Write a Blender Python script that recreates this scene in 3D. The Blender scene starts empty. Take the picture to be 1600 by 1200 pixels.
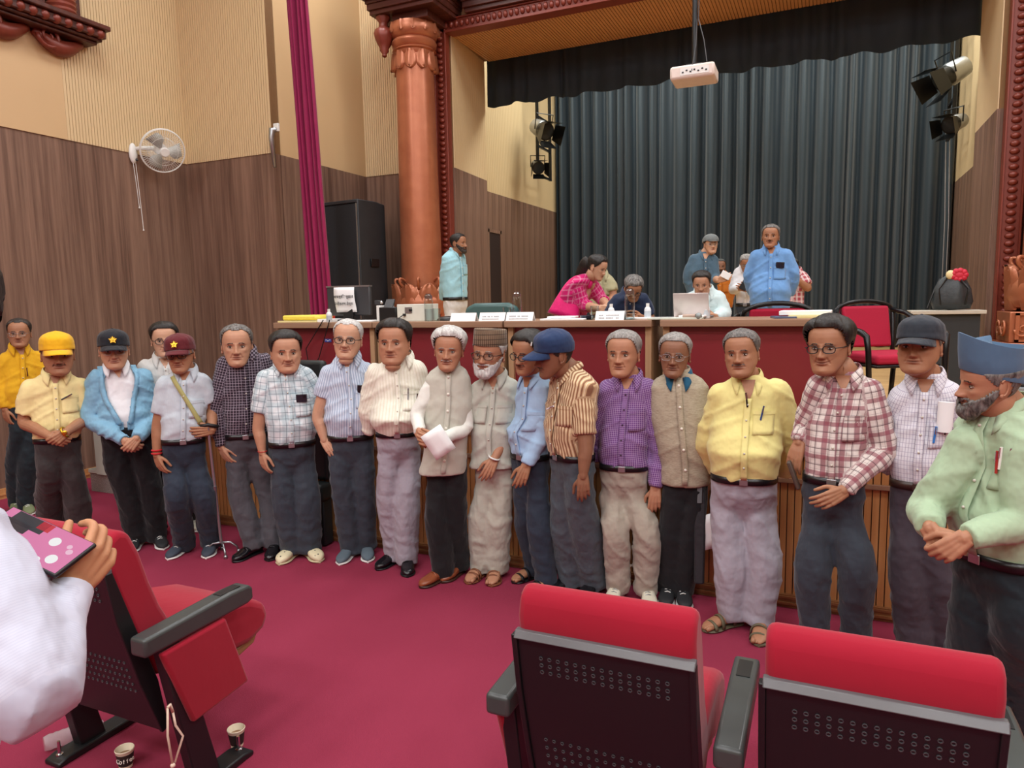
import bpy, bmesh, math, random
import numpy as np
from mathutils import Vector, Matrix, noise
random.seed(7); np.random.seed(7)
PI = math.pi
SC = bpy.context.scene
COL = SC.collection
# ------------------------------------------------------------------ camera
CAM_H = 1.8
FOC = 1100.0
def _n(v):
    v = np.array(v, float); return v / np.linalg.norm(v)
_eY = _n((491, -138, 1100)); _eX = np.array((2490, 79, -1100.0)); _eX = _n(_eX - _eY * _eX.dot(_eY))
_eZ = np.cross(_eX, _eY)
if _eZ[1] > 0: _eZ = -_eZ
RM = np.array([_eX, _eY, _eZ])            # world = RM @ (right, down, forward)
CAMP = np.array([0, 0, CAM_H])
cam_d = bpy.data.cameras.new('camera'); cam = bpy.data.objects.new('camera', cam_d); COL.objects.link(cam)
cam_d.sensor_fit = 'HORIZONTAL'; cam_d.sensor_width = 36.0; cam_d.lens = FOC / 1600 * 36.0
cam_d.clip_start = 0.05; cam_d.clip_end = 80
right, down, fwd = RM[:, 0], RM[:, 1], RM[:, 2]
cam.matrix_world = Matrix(((right[0], -down[0], -fwd[0], 0), (right[1], -down[1], -fwd[1], 0),
                           (right[2], -down[2], -fwd[2], CAM_H), (0, 0, 0, 1)))
SC.camera = cam
# ------------------------------------------------------------------ world, lights, exposure
SC.view_settings.view_transform = 'Standard'; SC.view_settings.look = 'None'
SC.view_settings.gamma = 1.0; SC.view_settings.use_curve_mapping = False
SC.view_settings.exposure = -0.12
W = bpy.data.worlds.new('hall_air'); SC.world = W; W.use_nodes = True
W.node_tree.nodes['Background'].inputs[0].default_value = (0.85, 0.9, 1.0, 1); W.node_tree.nodes['Background'].inputs[1].default_value = 0.5
def area(x, y, z, sx, sy, power, col=(1, 0.95, 0.88), rot=(0, 0, 0)):
    l = bpy.data.lights.new('ceiling_light', 'AREA'); l.shape = 'RECTANGLE'; l.size = sx; l.size_y = sy
    l.energy = power; l.color = col
    o = bpy.data.objects.new('ceiling_light', l); COL.objects.link(o); o.location = (x, y, z); o.rotation_euler = rot
    return o
HALL_Z = 7.0
for lx in (-5.0, -1.6, 1.8, 5.0):
    for ly, pw in ((-6.5, 140), (-3.0, 140), (0.6, 90), (4.2, 66), (6.9, 85)):
        area(lx, ly, HALL_Z - 0.06, 1.2, 1.2, pw * 1.04, (0.95, 0.985, 1.0))
area(-3.2, 11.4, 6.9, 2.4, 1.6, 190, (0.97, 1.0, 0.93))
area(0.4, 11.4, 6.9, 2.4, 1.6, 190, (0.97, 1.0, 0.93))
# ------------------------------------------------------------------ pixel -> place
def ray(x, y): return RM @ _n((x - 800, y - 600, FOC))
def on_z(x, y, z=0.0):
    d = ray(x, y); return CAMP + d * ((z - CAM_H) / d[2])
def on_y(x, y, Y):
    d = ray(x, y); return CAMP + d * (Y / d[1])
def on_x(x, y, X):
    d = ray(x, y); return CAMP + d * (X / d[0])
# ------------------------------------------------------------------ colours, materials
def lin(c):
    if isinstance(c, str):
        c = tuple(int(c[i:i + 2], 16) for i in (0, 2, 4))
    r = []
    for v in c[:3]:
        v /= 255.0
        r.append(v / 12.92 if v <= 0.04045 else ((v + 0.055) / 1.055) ** 2.4)
    return (r[0], r[1], r[2], 1.0)
MATS = {}
class NT:
    def __init__(s, name):
        s.m = bpy.data.materials.new(name); s.m.use_nodes = True; s.t = s.m.node_tree
        s.b = s.t.nodes['Principled BSDF']
    def n(s, typ, **kw):
        nd = s.t.nodes.new(typ)
        for k, v in kw.items():
            if k.startswith('i_'):
                key = k[2:]; key = int(key) if key.isdigit() else key.replace('_', ' ')
                nd.inputs[key].default_value = v
            else: setattr(nd, k, v)
        return nd
    def l(s, a, b): s.t.links.new(a, b)
    def mix(s, fac, a, b):
        m = s.n('ShaderNodeMix', data_type='RGBA')
        for sock, v in ((m.inputs[0], fac), (m.inputs[6], a), (m.inputs[7], b)):
            if hasattr(v, 'is_linked'): s.l(v, sock)
            else: sock.default_value = v
        return m.outputs[2]
    def math(s, op, a, b=None):
        m = s.n('ShaderNodeMath', operation=op)
        for i, v in enumerate((a, b)):
            if v is None: continue
            if hasattr(v, 'is_linked'): s.l(v, m.inputs[i])
            else: m.inputs[i].default_value = v
        return m.outputs[0]
    def coord(s, kind='Object', scale=(1, 1, 1)):
        tc = s.n('ShaderNodeTexCoord'); mp = s.n('ShaderNodeMapping'); mp.inputs['Scale'].default_value = scale
        s.l(tc.outputs[kind], mp.inputs[0]); return mp.outputs[0]
    def noise(s, vec, scale, detail=3, rough=0.5):
        nz = s.n('ShaderNodeTexNoise'); nz.inputs['Scale'].default_value = scale
        nz.inputs['Detail'].default_value = detail; nz.inputs['Roughness'].default_value = rough
        if vec is not None: s.l(vec, nz.inputs['Vector'])
        return nz.outputs['Fac']
    def ramp(s, fac, stops):
        r = s.n('ShaderNodeValToRGB'); e = r.color_ramp.elements
        e[0].position, e[0].color = stops[0]; e[1].position, e[1].color = stops[-1]
        for p, c in stops[1:-1]:
            q = e.new(p); q.color = c
        s.l(fac, r.inputs[0]); return r.outputs[0]
    def bump(s, h, strength=0.3, dist=0.01):
        b = s.n('ShaderNodeBump'); b.inputs['Strength'].default_value = strength; b.inputs['Distance'].default_value = dist
        s.l(h, b.inputs['Height']); s.l(b.outputs[0], s.b.inputs['Normal'])
    def base(s, c):
        if hasattr(c, 'is_linked'): s.l(c, s.b.inputs['Base Color'])
        else: s.b.inputs['Base Color'].default_value = c
    def pr(s, rough=0.5, metal=0.0, spec=0.5):
        s.b.inputs['Roughness'].default_value = rough; s.b.inputs['Metallic'].default_value = metal
        s.b.inputs['Specular IOR Level'].default_value = spec
def plain(name, col, rough=0.5, metal=0.0, spec=0.5, var=0.10, nscale=20.0, bump=0.0):
    if name in MATS: return MATS[name]
    t = NT(name); c = lin(col)
    f = t.noise(t.coord(), nscale, 3)
    t.base(t.mix(f, tuple(v * (1 - var) for v in c[:3]) + (1,), tuple(min(1, v * (1 + var)) for v in c[:3]) + (1,)))
    t.pr(rough, metal, spec)
    if bump: t.bump(f, bump, 0.005)
    MATS[name] = t.m; return t.m
def grain(name, a, b, axis='z', rough=0.45, freq=30, mid=None, spec=0.3):
    if name in MATS: return MATS[name]
    t = NT(name); sc = {'z': (1, 1, 0.03), 'x': (0.03, 1, 1), 'y': (1, 0.03, 1)}[axis]
    v = t.coord('Object', sc)
    f1 = t.noise(v, freq, 5, 0.65); f2 = t.noise(v, freq * 0.22, 2)
    f = t.math('ADD', t.math('MULTIPLY', f1, 0.65), t.math('MULTIPLY', f2, 0.35))
    t.base(t.ramp(f, [(0.36, lin(a)), (0.64, lin(b))])); t.pr(rough, 0, spec); t.bump(f1, 0.12, 0.003)
    MATS[name] = t.m; return t.m
def glassy(name, col=(0.9, 0.95, 0.95, 1), rough=0.02, alpha=0.22):
    if name in MATS: return MATS[name]
    m = bpy.data.materials.new(name); m.use_nodes = True; nt = m.node_tree
    for nd in list(nt.nodes): nt.nodes.remove(nd)
    out = nt.nodes.new('ShaderNodeOutputMaterial'); mx = nt.nodes.new('ShaderNodeMixShader')
    tr = nt.nodes.new('ShaderNodeBsdfTransparent'); gl = nt.nodes.new('ShaderNodeBsdfGlossy')
    tr.inputs[0].default_value = col; gl.inputs['Roughness'].default_value = rough
    lw = nt.nodes.new('ShaderNodeLayerWeight'); lw.inputs[0].default_value = alpha
    nt.links.new(lw.outputs['Facing'], mx.inputs[0]); nt.links.new(tr.outputs[0], mx.inputs[1]); nt.links.new(gl.outputs[0], mx.inputs[2])
    nt.links.new(mx.outputs[0], out.inputs[0]); MATS[name] = m; return m
def cloth(name, col, lines=(), rough=0.85, fine=0.08, bump=0.25):
    """lines: (axis, period, duty, colour, alpha, phase) in metres on the garment"""
    if name in MATS: return MATS[name]
    t = NT(name); at = t.n('ShaderNodeAttribute', attribute_name='pat')
    sp = t.n('ShaderNodeSeparateXYZ'); t.l(at.outputs['Vector'], sp.inputs[0])
    c = lin(col); f = t.noise(t.coord(), 9, 4)
    bump = bump * 2.2
    cur = t.mix(f, tuple(v * (1 - fine) for v in c[:3]) + (1,), tuple(min(1, v * (1 + fine)) for v in c[:3]) + (1,))
    for ax, per, duty, lc, al, ph in lines:
        s = sp.outputs[0 if ax == 'u' else 1]
        fr = t.math('FRACT', t.math('ADD', t.math('MULTIPLY', s, 1.0 / per), ph + 100))
        # soft edged stripe
        d = t.math('ABSOLUTE', t.math('SUBTRACT', fr, 0.5))
        mr = t.n('ShaderNodeMapRange'); t.l(d, mr.inputs[0])
        mr.inputs[1].default_value = duty * 0.5 * 0.8; mr.inputs[2].default_value = duty * 0.5 * 1.2
        mr.inputs[3].default_value = al; mr.inputs[4].default_value = 0.0
        cur = t.mix(mr.outputs[0], cur, lin(lc))
    t.base(cur); t.pr(rough, 0, 0.25)
    w = t.noise(t.coord(), 6, 3, 0.55); w2 = t.noise(t.coord('Object', (1, 1, 0.4)), 22, 2)
    h = t.math('ADD', w, t.math('MULTIPLY', w2, 0.35)); t.bump(h, bump, 0.03)
    t.b.inputs['Sheen Weight'].default_value = 0.15
    MATS[name] = t.m; return t.m
def skin(name, col):
    if name in MATS: return MATS[name]
    t = NT(name); at = t.n('ShaderNodeAttribute', attribute_name='tint')
    sp = t.n('ShaderNodeSeparateXYZ'); t.l(at.outputs['Vector'], sp.inputs[0])
    c = lin(col); f = t.noise(t.coord(), 35, 4)
    b = t.mix(f, tuple(v * 0.88 for v in c[:3]) + (1,), tuple(v * 1.1 for v in c[:3]) + (1,))
    b = t.mix(sp.outputs[0], b, (c[0] * 0.62, c[1] * 0.38, c[2] * 0.42, 1))
    b = t.mix(sp.outputs[1], b, (c[0] * 0.42, c[1] * 0.42, c[2] * 0.48, 1))  # darker skin where facial shade is painted in
    t.base(b); t.pr(0.5, 0, 0.35)
    t.b.inputs['Subsurface Weight'].default_value = 0.06; t.b.inputs['Subsurface Radius'].default_value = (0.01, 0.004, 0.002)
    MATS[name] = t.m; return t.m
def hairm(name, col, col2=None):
    if name in MATS: return MATS[name]
    t = NT(name); v = t.coord('Object', (1, 1, 0.25)); f = t.noise(v, 90, 3, 0.7)
    c = lin(col); c2 = lin(col2) if col2 else tuple(min(1, x * 1.7 + 0.006) for x in c[:3]) + (1,)
    t.base(t.ramp(f, [(0.35, c), (0.68, c2)])); t.pr(0.5, 0, 0.4); t.bump(f, 0.7, 0.004)
    MATS[name] = t.m; return t.m
# ------------------------------------------------------------------ mesh building
class MB:
    def __init__(s): s.v = []; s.f = []; s.mi = []
    def add(s, vs, fs, mi=0, M=None):
        o = len(s.v)
        if M is not None: vs = [tuple(M @ Vector(v)) for v in vs]
        s.v += [tuple(v) for v in vs]; s.f += [tuple(i + o for i in f) for f in fs]; s.mi += [mi] * len(fs); return s
    def box(s, c, d, mi=0, rz=0.0, M=None, taper=1.0):
        x, y, z = (k / 2 for k in d); vs = []
        for k, (sx, sy, sz) in enumerate(((-1,-1,-1),(1,-1,-1),(1,1,-1),(-1,1,-1),(-1,-1,1),(1,-1,1),(1,1,1),(-1,1,1))):
            q = taper if sz > 0 else 1.0
            px, py = sx * x * q, sy * y * q
            cr, sr = math.cos(rz), math.sin(rz)
            vs.append((c[0] + px * cr - py * sr, c[1] + px * sr + py * cr, c[2] + sz * z))
        return s.add(vs, [(0,3,2,1),(4,5,6,7),(0,1,5,4),(1,2,6,5),(2,3,7,6),(3,0,4,7)], mi, M)
    def b2(s, x0, x1, y0, y1, z0, z1, mi=0):
        return s.box(((x0+x1)/2, (y0+y1)/2, (z0+z1)/2), (abs(x1-x0), abs(y1-y0), abs(z1-z0)), mi)
    def lathe(s, prof, c=(0, 0, 0), n=24, mi=0, M=None, lobes=0, amp=0.0, sq=1.0):
        vs = []; fs = []
        for r, z in prof:
            for i in range(n):
                a = 2 * PI * i / n; q = r * (1 + amp * math.cos(lobes * a)) if lobes else r
                vs.append((c[0] + q * math.cos(a), c[1] + q * math.sin(a) * sq, c[2] + z))
        for k in range(len(prof) - 1):
            for i in range(n):
                j = (i + 1) % n; fs.append((k*n+i, k*n+j, (k+1)*n+j, (k+1)*n+i))
        fs.append(tuple(reversed(range(n)))); fs.append(tuple((len(prof)-1)*n+i for i in range(n)))
        return s.add(vs, fs, mi, M)
    def tube(s, pts, r, n=8, mi=0, closed=False, flat=1.0, side=None):
        P = [np.array(p, float) for p in pts]; m = len(P)
        rr = list(r) if hasattr(r, '__len__') else [r] * m
        vs = []; fs = []; up = np.array(side, float) if side is not None else None; prev = None
        for i in range(m):
            if closed: t = P[(i+1) % m] - P[i-1]
            else: t = P[min(i+1, m-1)] - P[max(i-1, 0)]
            t = t / (np.linalg.norm(t) + 1e-9)
            if prev is None:
                a = up if up is not None else (np.array((0, 0, 1.0)) if abs(t[2]) < 0.9 else np.array((1.0, 0, 0)))
            else: a = prev
            a = a - t * a.dot(t); a = a / (np.linalg.norm(a) + 1e-9); prev = a
            b = np.cross(t, a)
            for k in range(n):
                th = 2 * PI * k / n
                vs.append(tuple(P[i] + a * math.cos(th) * rr[i] + b * math.sin(th) * rr[i] * flat))
        for i in range(m if closed else m - 1):
            j = (i + 1) % m
            for k in range(n):
                l = (k + 1) % n; fs.append((i*n+k, i*n+l, j*n+l, j*n+k))
        if not closed:
            fs.append(tuple(reversed(range(n)))); fs.append(tuple((m-1)*n+k for k in range(n)))
        return s.add(vs, fs, mi)
    def prism(s, poly, axis, a0, a1, mi=0):
        """poly: 2D points; axis 'x': points are (y,z), extruded x from a0 to a1; 'y': (x,z); 'z': (x,y)"""
        def mk(p, a): return {'x': (a, p[0], p[1]), 'y': (p[0], a, p[1]), 'z': (p[0], p[1], a)}[axis]
        n = len(poly); vs = [mk(p, a0) for p in poly] + [mk(p, a1) for p in poly]
        fs = [tuple(range(n)), tuple(reversed(range(n, 2*n)))] + [(i, i+n, (i+1) % n + n, (i+1) % n) for i in range(n)]
        return s.add(vs, fs, mi)
    def ball(s, c, r, n=10, mi=0, M=None):
        rx, ry, rz = r if hasattr(r, '__len__') else (r, r, r); vs = []; fs = []
        for i in range(n + 1):
            ph = PI * i / n
            for k in range(n * 2):
                th = PI * k / n
                vs.append((c[0] + rx*math.sin(ph)*math.cos(th), c[1] + ry*math.sin(ph)*math.sin(th), c[2] + rz*math.cos(ph)))
        for i in range(n):
            for k in range(2*n):
                l = (k + 1) % (2*n); fs.append((i*2*n+k, (i+1)*2*n+k, (i+1)*2*n+l, i*2*n+l))
        return s.add(vs, fs, mi, M)
def smooth_me(me, ang=None):
    me.polygons.foreach_set('use_smooth', [True] * len(me.polygons))
    if ang is not None:
        try: me.set_sharp_from_angle(angle=math.radians(ang))
        except Exception: pass
def fixn(me):
    bm = bmesh.new(); bm.from_mesh(me); bmesh.ops.remove_doubles(bm, verts=bm.verts, dist=1e-6)
    bmesh.ops.recalc_face_normals(bm, faces=bm.faces); bm.to_mesh(me); bm.free()
def obj(name, mb, mats, parent=None, smooth=None, bevel=0.0, seg=2, kind=None, label=None, fix=True):
    me = bpy.data.meshes.new(name); me.from_pydata(mb.v, [], mb.f)
    mats = mats if isinstance(mats, (list, tuple)) else [mats]
    for m in mats: me.materials.append(m)
    if len(mats) > 1: me.polygons.foreach_set('material_index', mb.mi)
    if fix: fixn(me)
    if smooth is not None: smooth_me(me, smooth if smooth > 0 else None)
    o = bpy.data.objects.new(name, me); COL.objects.link(o)
    if parent is not None: o.parent = parent
    if bevel:
        b = o.modifiers.new('b', 'BEVEL'); b.width = bevel; b.segments = seg; b.limit_method = 'ANGLE'; b.angle_limit = 0.6
        if smooth is None: smooth_me(me, 35)
    if kind: o['kind'] = kind
    if label: o['label'] = label
    return o
def tag(o, label, cat, group=None):
    o['label'] = label; o['category'] = cat
    if group: o['group'] = group
    return o
def thing(name, label, cat, loc=(0, 0, 0), rz=0.0, group=None):
    o = bpy.data.objects.new(name, None); COL.objects.link(o); o.location = tuple(float(v) for v in loc); o.rotation_euler = (0, 0, rz)
    o.empty_display_size = 0.1
    return tag(o, label, cat, group)
def struct(name, mb, mats, **k):
    o = obj(name, mb, mats, **k); o['kind'] = 'structure'; return o
def link_piece(name, me, parent, loc=(0,0,0), rz=0.0):
    o = bpy.data.objects.new(name, me); COL.objects.link(o); o.parent = parent; o.location = loc; o.rotation_euler = (0,0,rz); return o
def text(name, body, size, loc, rot, mat, parent=None, ext=0.001, align='CENTER'):
    cu = bpy.data.curves.new(name, 'FONT'); cu.body = body; cu.size = size; cu.extrude = ext; cu.align_x = align; cu.align_y = 'CENTER'
    cu.materials.append(mat); o = bpy.data.objects.new(name, cu); COL.objects.link(o); o.location = loc; o.rotation_euler = rot
    if parent is not None: o.parent = parent
    return o
# ================================================================== materials
M_carpet = NT('crimson_carpet')
_v = M_carpet.coord('Object'); _f = M_carpet.noise(_v, 260, 4, 0.8); _g = M_carpet.noise(_v, 1.6, 4)
_c = M_carpet.mix(_g, lin('97344b'), lin('a64059')); _c = M_carpet.mix(M_carpet.math('MULTIPLY', _f, 0.55), _c, lin('7e2a40'))
M_carpet.base(_c); M_carpet.pr(0.95, 0, 0.1); M_carpet.bump(_f, 0.8, 0.006); M_carpet = M_carpet.m
M_brown = grain('walnut_laminate', '5b4338', '8d6f5e', 'z', 0.5, 26)
M_tan = plain('tan_slat_board', 'd4ba90', 0.55, var=0.05, nscale=1.5)
M_tanflat = plain('tan_plain_board', 'cbab80', 0.55, var=0.04, nscale=2)
M_groove = plain('groove_shadow_board', '7d5c38', 0.8)
M_soffit = plain('soffit_slat_board', 'c08d5c', 0.5, var=0.05, nscale=2)
M_orange = grain('oak_slat', 'b9814f', 'cf9a64', 'z', 0.4, 30)
M_dkwood = grain('dark_stained_moulding', '3d1f1a', '5e332a', 'x', 0.35, 20)
M_carve = NT('copper_painted_carving')
_v = M_carve.coord(); _f = M_carve.noise(_v, 6, 4)
M_carve.base(M_carve.mix(_f, lin('9c583c'), lin('bb7654'))); M_carve.pr(0.33, 0.35, 0.5); M_carve.bump(M_carve.noise(_v, 24, 3), 0.12, 0.01); M_carve = M_carve.m
M_carvedk = plain('reddish_brown_carving', '7a3528', 0.4, 0.1, var=0.2)
M_black = plain('black_plastic', '141618', 0.42, var=0.15, nscale=60)
M_blackm = plain('black_metal', '17181a', 0.3, 0.3, var=0.1)
M_dkgrey = plain('dark_grey_plastic', '3a3c3f', 0.4)
M_red = cloth('crimson_seat_fabric', '98122a', (), 0.9, 0.05, 0.05)
M_redpanel = plain('maroon_laminate', '7c2129', 0.35, var=0.06, nscale=2)
M_tabwood = grain('table_edge_wood', '8d6c56', 'a98870', 'x', 0.4, 18)
M_postwood = grain('table_post_wood', '9c7a5c', 'bb9673', 'z', 0.4, 18)
M_white = plain('white_plastic', 'e6e8e4', 0.35, var=0.02)
M_paper = plain('white_paper', 'f0f2f2', 0.8, var=0.02)
M_chrome = plain('chrome', 'c8cacc', 0.15, 1.0)
M_silver = plain('brushed_silver', 'a8abae', 0.35, 0.9)
M_gold = plain('gold_metal', 'd9a93a', 0.25, 0.9)
M_glass = glassy('clear_glass'); M_lens = glassy('spectacle_lens', (0.93, 0.95, 0.96, 1), 0.02, 0.08)
M_blackcur = NT('black_stage_curtain')
_v = M_blackcur.coord('Object', (1, 1, 0.05)); _f = M_blackcur.noise(_v, 9, 3)
M_blackcur.base(M_blackcur.mix(_f, lin('17242e'), lin('23343f'))); M_blackcur.pr(0.55, 0, 0.5); M_blackcur.b.inputs['Sheen Weight'].default_value = 0.25; M_blackcur = M_blackcur.m
M_valance = plain('dark_valance_cloth', '1a2832', 0.8, var=0.2, nscale=3)
M_magenta = cloth('magenta_curtain_cloth', '8f1a4c', (), 0.7, 0.08, 0.1)
M_granite = NT('speckled_granite'); _v = M_granite.coord(); _f = M_granite.noise(_v, 120, 2, 0.8)
M_granite.base(M_granite.ramp(_f, [(0.35, lin('5d5a56')), (0.55, lin('8f8b84')), (0.7, lin('b5b0a8'))])); M_granite.pr(0.35); M_granite = M_granite.m
M_marble = plain('pale_green_marble', 'b7bfb4', 0.3, var=0.1, nscale=8)
M_ink = plain('black_ink', '15151a', 0.7)
M_floorwood = grain('stage_floor_board', 'b8905e', 'd0aa78', 'x', 0.35, 14)
# ================================================================== room
ZB = 3.56                  # top of the brown wainscot
ST = 0.92                  # stage floor height
def plank_wall(name, p0, p1, z0, z1, nrm, mat, pitch=None, thick=0.015, parent=None):
    """row of wide laminate planks, each its own part, between two plan points"""
    p0 = np.array(p0, float); p1 = np.array(p1, float); L = np.linalg.norm(p1 - p0); d = (p1 - p0) / L
    n = max(1, int(round(L / pitch))); w = L / n; ang = math.atan2(d[1], d[0])
    mb = MB(); mb.box((0, 0, (z0 + z1) / 2), (w - 0.006, thick, z1 - z0)); me = bpy.data.meshes.new('plank'); me.from_pydata(mb.v, [], mb.f)
    me.materials.append(mat); fixn(me)
    for i in range(n):
        c = p0 + d * w * (i + 0.5) + np.array(nrm) * (thick / 2 + 0.001 * (i % 2))
        link_piece('plank', me, parent, (c[0], c[1], 0), ang)
def slat_rows(p0, p1, z0, z1, nrm, pitch=0.034, gap=0.006, thick=0.010):
    p0 = np.array(p0, float); p1 = np.array(p1, float); L = np.linalg.norm(p1 - p0); d = (p1 - p0) / L
    n = int(L / pitch); w = L / n; ang = math.atan2(d[1], d[0]); mb = MB()
    for i in range(n):
        c = p0 + d * w * (i + 0.5) + np.array(nrm) * thick / 2
        mb.box((c[0], c[1], (z0 + z1) / 2), (w - gap, thick, z1 - z0), 0, ang)
    return mb
def wall(name, p0, p1, nrm, z0=0.0, z1=HALL_Z, band=ZB, slats=True, planks=0.0, thick=0.12):
    p0 = np.array(p0, float); p1 = np.array(p1, float); nn = np.array(nrm, float)
    c = (p0 + p1) / 2 - nn * thick / 2; L = np.linalg.norm(p1 - p0); ang = math.atan2(*(p1 - p0)[::-1])
    mb = MB()
    mb.box((c[0], c[1], (z0 + band) / 2), (L, thick, band - z0), 0, ang)
    mb.box((c[0], c[1], (z1 + band) / 2), (L, thick - 0.002, z1 - band), 1, ang)
    w = struct(name, mb, [M_brown, M_groove if slats else M_tanflat])
    if slats:
        obj('slat_board', slat_rows(p0, p1, band, z1, nn), M_tan, w, kind='stuff')
    if planks: plank_wall(name, p0, p1, z0, band, nn, M_brown, planks, 0.012, w)
    return w
XL = -7.25
mb = MB(); mb.b2(-7.5, 7.5, -9, 14.2, -0.12, 0); struct('floor', mb, M_carpet)
mb = MB(); mb.b2(-7.5, 7.5, -9, 8.4, HALL_Z, HALL_Z + 0.12); mb.b2(-7.5, 3.0, 8.4, 14, HALL_Z, HALL_Z + 0.12)
struct('ceiling', mb, plain('white_ceiling', 'e8e4da', 0.9))
wl = wall('wall_left', (XL, 5.05), (XL, 6.55), (1, 0))
mb = MB(); mb.b2(XL - 0.12, XL, -9, 5.05, 0, ZB, 0); mb.b2(XL - 0.12, XL + 0.012, -9, 5.05, ZB, HALL_Z, 1)
obj('wall_panel', mb, [M_brown, M_tanflat], wl)
mb = MB(); mb.b2(XL, XL + 0.02, -9, 6.55, 0, 0.10); mb.b2(XL, XL + 0.028, -9, 6.55, 0.035, 0.05); struct('baseboard_left', mb, M_orange)
wall('wall_front', (XL, 6.55), (-5.88, 6.55), (0, -1))
w = wall('wall_recess', (-5.88, 6.68), (-5.88, 8.37), (1, 0), slats=False)
wall('wall_stage_front_left', (-6.4, 8.372), (-4.57, 8.372), (0, -1), z0=ST - 0.1)
wall('wall_right', (1.47 + 6.0, -9), (7.47, 8.4), (-1, 0), slats=False)
wall('wall_stage_front_right', (1.54, 8.372), (7.47, 8.37), (0, -1), z0=ST - 0.1)
wall('wall_back', (7.5, -9), (-7.5, -9), (0, 1), slats=False)
# reveals of the proscenium and stage side walls
wall('wall_reveal_left', (-4.50, 8.37), (-4.58, 9.5), (1, 0), z0=ST, planks=0.28, thick=0.06)
wall('wall_reveal_right', (1.47, 9.5), (1.47, 8.37), (-1, 0), z0=ST, planks=0.28, thick=0.06)
wsl = wall('wall_stage_left', (-5.0, 9.5), (-5.0, 13.9), (1, 0), z0=ST, planks=0.26)
wall('wall_stage_right', (1.84, 13.9), (1.84, 9.5), (-1, 0), z0=ST, planks=0.26)
mb = MB(); mb.b2(-5.1, 2.0, 13.9, 14.0, 0, HALL_Z); struct('wall_stage_back', mb, plain('black_painted_wall', '1b1f22', 0.9))
mb = MB(); mb.b2(-5.0, -4.58, 9.5, 9.52, ST, HALL_Z); mb.b2(1.47, 1.84, 9.5, 9.52, ST, HALL_Z); struct('wall_stage_return', mb, M_tanflat)
# wall above the proscenium opening and its slatted soffit
ZO = 5.22
mb = MB(); mb.b2(-4.5, 1.47, 8.37, 8.45, ZO + 0.05, HALL_Z); struct('wall_above_stage', mb, M_tanflat)
mb = MB(); mb.b2(-4.6, 1.5, 8.37, 9.5, ZO, ZO + 0.05, 0)
sof = struct('ceiling_soffit', mb, [M_groove])
mb = MB(); n = 150
for i in range(n):
    x = -4.5 + (i + 0.5) * 5.97 / n; mb.b2(x - 0.016, x + 0.016, 8.45, 9.5, ZO - 0.012, ZO)
obj('slat_board', mb, M_soffit, sof, kind='stuff')
# doorway in the stage side wall
mb = MB(); mb.b2(-4.99, -4.975, 10.36, 10.80, ST, 2.93, 0)
d = struct('door_1', mb, plain('dark_doorway_board', '2c1c18', 0.6)); mb = MB()
mb.b2(-4.985, -4.965, 10.33, 10.37, ST, 2.97); mb.b2(-4.985, -4.965, 10.79, 10.83, ST, 2.97); mb.b2(-4.985, -4.965, 10.33, 10.83, 2.92, 2.97)
obj('door_frame', mb, M_brown, d)
# ------------------------------------------------------------------ stage platform
SX0, SX1, SY = -5.78, 7.4, 4.24
mb = MB(); mb.b2(SX0 + 0.03, SX1, SY + 0.03, 13.9, 0.0, ST - 0.02, 0)
stg = struct('trim_stage_platform', mb, M_brown)
mb = MB(); y = SY - 0.01
while y < 13.7:
    mb.b2(SX0, SX1, y, y + 0.092, ST - 0.022, ST); y += 0.095
obj('floor_board', mb, M_floorwood, stg, kind='stuff')
me1 = bpy.data.meshes.new('slat'); q = MB(); q.box((0, 0, (0.07 + 0.74) / 2), (0.034, 0.02, 0.67)); me1.from_pydata(q.v, [], q.f); me1.materials.append(M_orange); fixn(me1)
me2 = bpy.data.meshes.new('slat'); q = MB(); q.box((0, 0, (0.77 + 0.90) / 2), (0.034, 0.02, 0.13)); me2.from_pydata(q.v, [], q.f); me2.materials.append(M_orange); fixn(me2)
x = SX0 + 0.02
rest = MB()
i = 0
while x < 7.3:
    if x < 2.0 and i < 145:
        link_piece('slat', me1, stg, (x, SY + 0.018, 0)); link_piece('slat', me2, stg, (x, SY - 0.002, 0)); i += 1
    else:
        rest.box((x, SY + 0.018, 0.405), (0.034, 0.02, 0.67)); rest.box((x, SY - 0.002, 0.835), (0.034, 0.02, 0.13))
    x += 0.0395 if x < -0.6 else 0.0395
if rest.v: obj('slat_board', rest, M_orange, stg, kind='stuff')
mb = MB(); mb.b2(SX0, SX1, SY - 0.02, SY + 0.03, 0.74, 0.77); mb.b2(SX0, SX1, SY - 0.03, SY + 0.03, ST - 0.022, ST + 0.004); obj('nosing', mb, M_tabwood, stg, bevel=0.004)
M_base = grain('stage_skirting', '7c5233', '9a6a45', 'x', 0.4, 16)
mb = MB(); mb.b2(SX0, SX1, SY - 0.015, SY + 0.03, 0.0, 0.075); mb.b2(SX0, SX1, SY - 0.028, SY, 0.02, 0.035); mb.b2(SX0, SX1, SY - 0.024, SY, 0.055, 0.068)
b = struct('baseboard_stage', mb, M_base)
# steps beside the stage
st = thing('stage_steps', 'pale stone steps with speckled granite risers at the left end of the stage', 'steps', (-6.24, 4.58, 0))
for k in range(4):
    mb = MB(); mb.b2(-0.44, 0.45, 0.28 * k, 1.3, 0.23 * k, 0.23 * k + 0.19); obj('riser', mb, M_granite, st)
    mb = MB(); mb.b2(-0.44, 0.46, 0.28 * k - 0.02, 1.3, 0.23 * k + 0.19, 0.23 * (k + 1)); obj('tread', mb, M_marble, st, bevel=0.006)
mb = MB(); mb.b2(-0.30, 0.46, -0.03, 0.2, 0.19, 0.90); obj('cheek_slab', mb, M_marble, st)
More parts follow.
